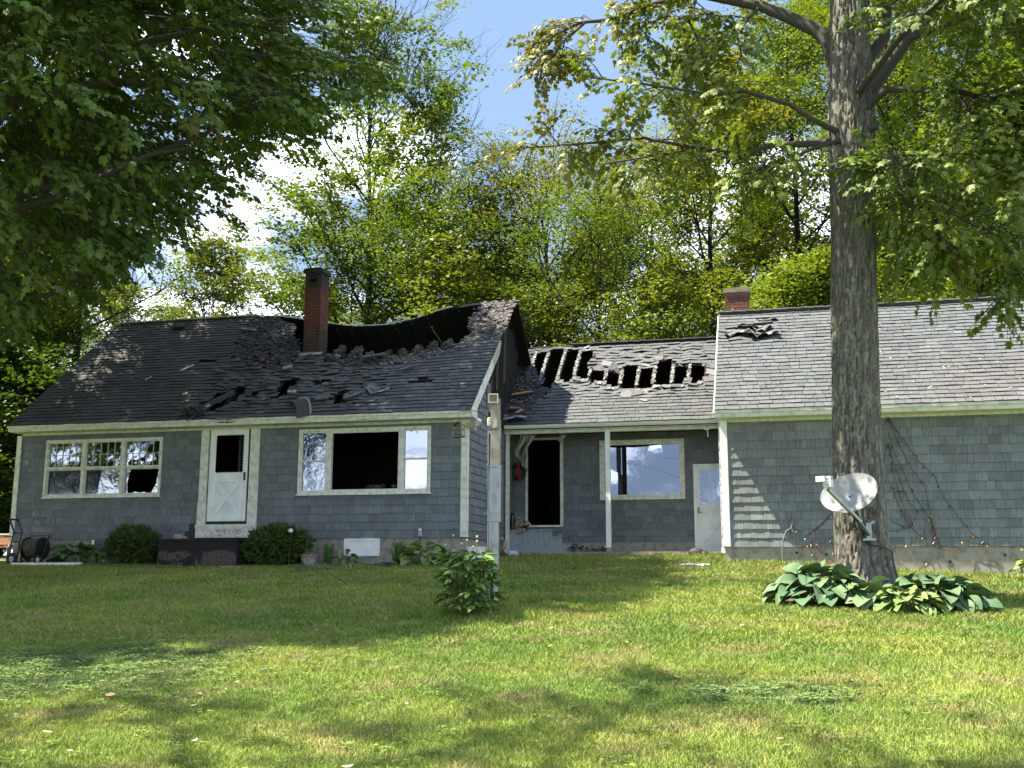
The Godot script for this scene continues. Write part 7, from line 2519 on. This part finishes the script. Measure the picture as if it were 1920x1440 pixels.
	for i in 10:
		var a := i / 10.0
		var b := (i + 1) / 10.0
		var f := func(t: float, w: float) -> Vector3:
			var pos := ro.at(lerpf(-10.33, -9.78, pow(t, 0.8)) + w * 0.3, 0.62 - 0.70 * t * t, 0.03 + 0.07 * sin(t * PI))
			return pos + Vector3(w * 0.02, w * 0.09, -w * 0.07)
		mb.quad(f.call(a, -0.5), f.call(b, -0.5), f.call(b, 0.5), f.call(a, 0.5), Color(0.06, 0.058, 0.06))
		mb.quad(f.call(a, 0.38), f.call(b, 0.38), f.call(b, 0.5) + Vector3(0, 0.012, 0.012), f.call(a, 0.5) + Vector3(0, 0.012, 0.012), Color(0.45, 0.44, 0.46))
	lone("shingle_strip", mb, M.plain, "curled shingle strip with white edge hanging over the eave right of the door", "strip", ro.at(-10.0, 0.4, 0))
	mb = MB.new()
	for i in 60:
		var x := rf(-12.75, -12.3)
		mb.obox(Transform3D(Basis.from_euler(Vector3(rf(-1, 1), rf(-1, 1), rf(-1, 1))), ro.at(x, 0.22 + rf(-0.12, 0.12) - (x + 12.75) * 0.1, 0.05 + rf(0, 0.09))), Vector3(rf(0.06, 0.18), rf(0.03, 0.08), rf(0.02, 0.06)), shade(Color(0.022, 0.022, 0.024), rf(0.6, 1.8)))
	mb.beam(ro.at(-12.55, -0.1, 0.05), ro.at(-12.3, 0.4, 0.06), 0.12, 0.02, Color(0.06, 0.06, 0.062))
	lone("charred_heap", mb, M.plain, "black charred heap at the eave below the long gash", "debris", ro.at(-12.55, 0.2, 0))

	# ---- grey cable by the right-hand wing's corner
	mb = MB.new()
	pts = V3([0.09, 0.1, -21.30, 0.085, 0.45, -21.30, 0.10, 0.68, -21.31, 0.17, 0.86, -21.32, 0.27, 0.92, -21.33, 0.295, 1.02, -21.34, 0.31, 1.15, -21.36])
	rr = PackedFloat32Array()
	for i in pts.size(): rr.append(0.013)
	mb.tube(pts, rr, 7, Color(0.17, 0.19, 0.19))
	mb.tube(V3([0.27, 0.92, -21.33, 0.29, 0.85, -21.32, 0.34, 0.825, -21.32, 0.37, 0.86, -21.33]), PackedFloat32Array([0.012, 0.012, 0.011, 0.009]), 6, Color(0.17, 0.19, 0.19))
	lone("grey_cable", mb, M.plain, "grey cable bent up out of the grass onto the pale wall", "cable", Vector3(0.1, g(0.1, -21.3), -21.3))

	make_lights()
	make_dish()
	# ---- leaves fallen on the lawn
	var leafs := []
	for k in 3:
		mb = MB.new()
		for i in 6:
			var t0 := i / 6.0 - 0.5
			var t1 := (i + 1) / 6.0 - 0.5
			var w0 := 0.42 * cos(t0 * PI) * 0.6
			var w1 := 0.42 * cos(t1 * PI) * 0.6
			for s in [-1.0, 1.0]:
				var c := 0.25 + 0.12 * k
				var q := [Vector3(0, c * t0 * t0, t0), Vector3(0, c * t1 * t1, t1), Vector3(w1 * s, c * t1 * t1 + 0.18 * w1, t1), Vector3(w0 * s, c * t0 * t0 + 0.18 * w0, t0)]
				mb.quad(q[0], q[1], q[2], q[3], Color(0.36, 0.25, 0.14) if k == 0 else Color(0.26, 0.17, 0.09) if k == 1 else Color(0.40, 0.34, 0.20))
		leafs.append(mb.mesh(M.plain))
	var spots := [[-5.0, -7.47, 0.15], [-0.31, -9.12, 0.11], [1.38, -8.13, 0.10], [-9.92, -15.0, 0.22]]
	var r2 := RandomNumberGenerator.new()
	r2.seed = 99
	while spots.size() < 80:
		var d := r2.randf_range(5.8, 16.5)
		spots.append([r2.randf_range(-0.76 * d, 0.19 * d), -d, r2.randf_range(0.045, 0.085)])
	for k in spots.size():
		var q: Array = spots[k]
		if bed(q[0], q[1]) > 0.1:
			continue
		var o := MeshInstance3D.new()
		o.mesh = leafs[k % 3]
		o.name = numbered("fallen_leaf")
		add_child(o)
		o.transform = Transform3D(Basis.from_euler(Vector3(r2.randf_range(-0.4, 0.4), r2.randf_range(0, TAU), r2.randf_range(-0.5, 0.5))).scaled(Vector3.ONE * q[2]), Vector3(q[0], g(q[0], q[1]) + 0.045, q[1]))
		tag(o, "large pale curled leaf alone on the near left lawn" if k == 0 else "dry brown leaf fallen on the mown lawn", "leaf", "" if k == 0 else "dry leaves fallen on the lawn")

func make_lights() -> void:
	var T := thing("string_lights", "coloured string lights hung as a tree shape on the pale wall behind the maple trunk", "string lights", Vector3(2.6, 0.3, -21.36))
	var z := -21.372
	var runs := [
		[2.16, 3.02, 2.28, 2.78, 2.44, 2.5, 2.7, 2.11, 2.92, 1.88, 3.06, 1.45, 3.34, 1.05, 3.52, 0.77, 3.79, 0.585],
		[3.79, 0.585, 3.5, 0.62, 3.36, 0.69, 3.32, 0.66, 3.21, 0.47, 2.97, 0.49],
		[2.16, 3.02, 2.22, 2.78, 2.35, 2.41, 2.53, 2.01, 2.74, 1.68, 2.78, 1.36, 2.83, 0.93, 2.90, 0.65, 2.97, 0.49],
		[2.14, 2.72, 2.22, 2.36, 2.37, 1.97, 2.53, 1.52, 2.69, 1.24, 2.80, 1.05, 2.84, 0.75, 2.84, 0.55, 2.76, 0.36, 2.63, 0.15],
		[2.14, 2.5, 2.18, 2.2, 2.32, 1.72, 2.43, 1.42, 2.57, 1.21, 2.52, 1.06, 2.47, 0.95],
		[2.13, 2.52, 2.17, 2.0, 2.26, 1.6, 2.36, 1.2, 2.48, 0.98, 2.3, 0.94, 2.2, 0.97, 2.09, 1.07],
		[2.13, 1.72, 2.22, 1.42, 2.35, 1.08, 2.5, 0.85, 2.6, 0.76, 2.70, 0.72, 2.45, 0.63, 2.2, 0.54, 2.0, 0.50],
		[2.47, 0.95, 2.3, 0.88, 1.95, 0.84], [2.16, 3.02, 2.0, 2.75, 1.9, 2.4], [2.1, 2.5, 2.02, 2.1, 2.0, 1.8],
		[1.06, 1.22, 0.8, 0.95, 0.53, 0.72, 0.66, 0.62, 0.85, 0.63, 1.03, 0.76], [1.06, 1.18, 0.7, 0.88, 0.5, 0.74], [0.53, 0.66, 0.62, 0.48, 0.76, 0.27], [0.6, 0.66, 0.8, 0.45, 1.05, 0.26], [1.0, 0.74, 1.02, 0.5, 1.05, 0.3]]
	var cols := [Color(0.42, 0.055, 0.03), Color(0.02, 0.05, 0.13), Color(0.50, 0.16, 0.04), Color(0.02, 0.13, 0.06), Color(0.42, 0.36, 0.08), Color(0.34, 0.02, 0.03)]
	var n := 0
	for r in runs:
		var pts := PackedVector3Array()
		var rr := PackedFloat32Array()
		for i in range(0, r.size(), 2):
			pts.append(Vector3(r[i], r[i + 1], z + (0.0 if r[i + 1] > 0.58 else 0.01)))
			rr.append(0.0045)
		var wire := MB.new()
		wire.tube(pts, rr, 5, Color(0.015, 0.03, 0.02))
		part("wire", wire, M.plain, T)
		var left := 0.06
		for i in pts.size() - 1:
			var ln := pts[i].distance_to(pts[i + 1])
			while left < ln:
				var p := pts[i].lerp(pts[i + 1], left / ln)
				left += 0.215
				var a := rf(-1.0, 1.0)
				var d := Vector3(sin(a), -cos(a), 0.25).normalized()
				var mb := MB.new()
				mb.tube(PackedVector3Array([p, p + d * 0.022]), PackedFloat32Array([0.009, 0.009]), 6, Color(0.015, 0.03, 0.02))
				mb.tube(PackedVector3Array([p + d * 0.02, p + d * 0.032, p + d * 0.045, p + d * 0.062]), PackedFloat32Array([0.008, 0.0155, 0.0125, 0.001]), 7, cols[n % 6])
				part("bulb", mb, M.bulb, T)
				n += 1
			left -= ln

func make_dish() -> void:
	var z := -14.86
	var c := Vector3(0.945, 1.095, z)
	var T := thing("satellite_dish", "grey oval satellite dish mounted on the maple trunk", "satellite dish", c)
	# the reflector faces left of the viewer and up
	var n := Vector3(-0.36, 0.30, 0.88).normalized()
	var u := Vector3(0.93, 0.10, 0.0)
	u = (u - n * u.dot(n)).normalized()
	var v := n.cross(u)
	var mb := MB.new()
	var nr := 9
	var na := 40
	var f := func(r: float, a: float, back: float) -> Vector3:
		var x := cos(a) * r * (0.385 + 0.02 * sin(a))
		var y := sin(a) * r * 0.27 * (1.0 + 0.06 * cos(a))
		return c + u * x + v * y + n * (0.075 * (r * r - 1.0) - back)
	for i in nr:
		for k in na:
			var r0 := float(i) / nr
			var r1 := float(i + 1) / nr
			var a0 := TAU * k / na
			var a1 := TAU * (k + 1) / na
			var p := [f.call(r0, a0, 0.0), f.call(r1, a0, 0.0), f.call(r1, a1, 0.0), f.call(r0, a1, 0.0)]
			var q := []
			for e in [[r0, a0], [r1, a0], [r1, a1], [r0, a1]]:
				q.append((n - (u * cos(e[1]) * 0.35 + v * sin(e[1]) * 0.5) * e[0]).normalized())
			if i > 0:
				mb.tris(p[0], p[1], p[2], q[0], q[1], q[2], Color.WHITE, Color.WHITE, Color.WHITE)
				mb.tris(p[0], p[2], p[3], q[0], q[2], q[3], Color.WHITE, Color.WHITE, Color.WHITE)
			else:
				mb.tris(p[0], p[1], p[2], q[0], q[1], q[2], Color.WHITE, Color.WHITE, Color.WHITE)
	part("reflector", mb, M.dish_grey, T)
	mb = MB.new()
	for k in na:
		var a0 := TAU * k / na
		var a1 := TAU * (k + 1) / na
		mb.quad(f.call(1.0, a0, 0.0), f.call(1.0, a0, 0.022), f.call(1.0, a1, 0.022), f.call(1.0, a1, 0.0), Color(0.6, 0.6, 0.6))
		mb.tri(f.call(1.0, a0, 0.022), c - n * 0.10, f.call(1.0, a1, 0.022), Color(0.5, 0.5, 0.5))
	part("rim", mb, M.dish_grey, T)
	# arm, feed and bracket
	var foot := c + Vector3(0.10, -0.36, 0.0)
	var head := Vector3(0.635, 1.17, -14.38)
	mb = MB.new()
	mb.beam(foot + Vector3(0.03, -0.02, -0.02), head + Vector3(0.03, -0.06, 0), 0.045, 0.035)
	part("feed_arm", mb, M.steel, T)
	mb = MB.new()
	mb.obox(Transform3D(Basis(Vector3.UP, -0.5), head + Vector3(0.03, 0.04, 0)), Vector3(0.11, 0.14, 0.07), Color(0.66, 0.66, 0.68))
	mb.obox(Transform3D(Basis(Vector3.UP, -0.5), head + Vector3(-0.055, 0.075, 0.01)), Vector3(0.12, 0.07, 0.065), Color(0.66, 0.66, 0.68))
	mb.lathe(head + Vector3(0.085, 0.06, -0.05), [[0.0, -0.02], [0.022, -0.02], [0.022, 0.02], [0.0, 0.02]], 10, Color(0.08, 0.07, 0.07))
	var L := part("feed_head", mb, M.plain, T)
	mb = MB.new()
	for q in [[-0.012, 0.03], [0.016, 0.022], [0.035, 0.016]]:
		mb.obox(Transform3D(Basis(Vector3.UP, -0.5), head + Vector3(0.035 + q[0], 0.07, 0.048 - q[0] * 0.3)), Vector3(q[1], 0.014, 0.003), Color(0.03, 0.03, 0.03))
	part("badge", mb, M.plain, L)
	mb = MB.new()
	mb.tube(PackedVector3Array([c - n * 0.09, c + Vector3(0.10, -0.2, -0.06), c + Vector3(0.14, -0.40, -0.1), Vector3(1.19, 0.55, -15.08)]), PackedFloat32Array([0.04, 0.028, 0.026, 0.026]), 10, Color.WHITE, true)
	part("mast", mb, M.galvanised, T)
	mb = MB.new()
	mb.obox(Transform3D(Basis(Vector3.UP, 0.1), Vector3(1.19, 0.60, -15.11)), Vector3(0.07, 0.22, 0.06))
	mb.obox(Transform3D(Basis(Vector3.UP, 0.1), Vector3(1.19, 0.49, -15.12)), Vector3(0.17, 0.03, 0.08))
	mb.obox(Transform3D(Basis(Vector3.BACK, 0.5), Vector3(1.22, 0.70, -15.11)), Vector3(0.12, 0.03, 0.06))
	part("bracket", mb, M.galvanised, T)
	mb = MB.new()
	var pts := V3([0.70, 1.10, -14.41, 0.86, 0.93, -14.6, 1.02, 0.74, -14.82, 1.09, 0.60, -15.02, 1.12, 0.47, -15.10, 1.2, 0.42, -15.12, 1.38, 0.39, -15.15, 1.48, 0.33, -15.24, 1.50, 0.15, -15.24, 1.54, -0.1, -15.2, 1.57, -0.3, -15.15])
	var rr := PackedFloat32Array()
	for i in pts.size(): rr.append(0.0105)
	mb.tube(pts, rr, 7, Color.WHITE)
	mb.tube(V3([1.0, 0.78, -14.86, 1.0, 0.68, -15.06, 1.06, 0.62, -15.12]), PackedFloat32Array([0.01, 0.01, 0.01]), 6, Color.WHITE)
	lone("black_cable", mb, M.black_plastic, "black cable running from the dish down the maple trunk", "cable", Vector3(1.5, 0.1, -15.2))
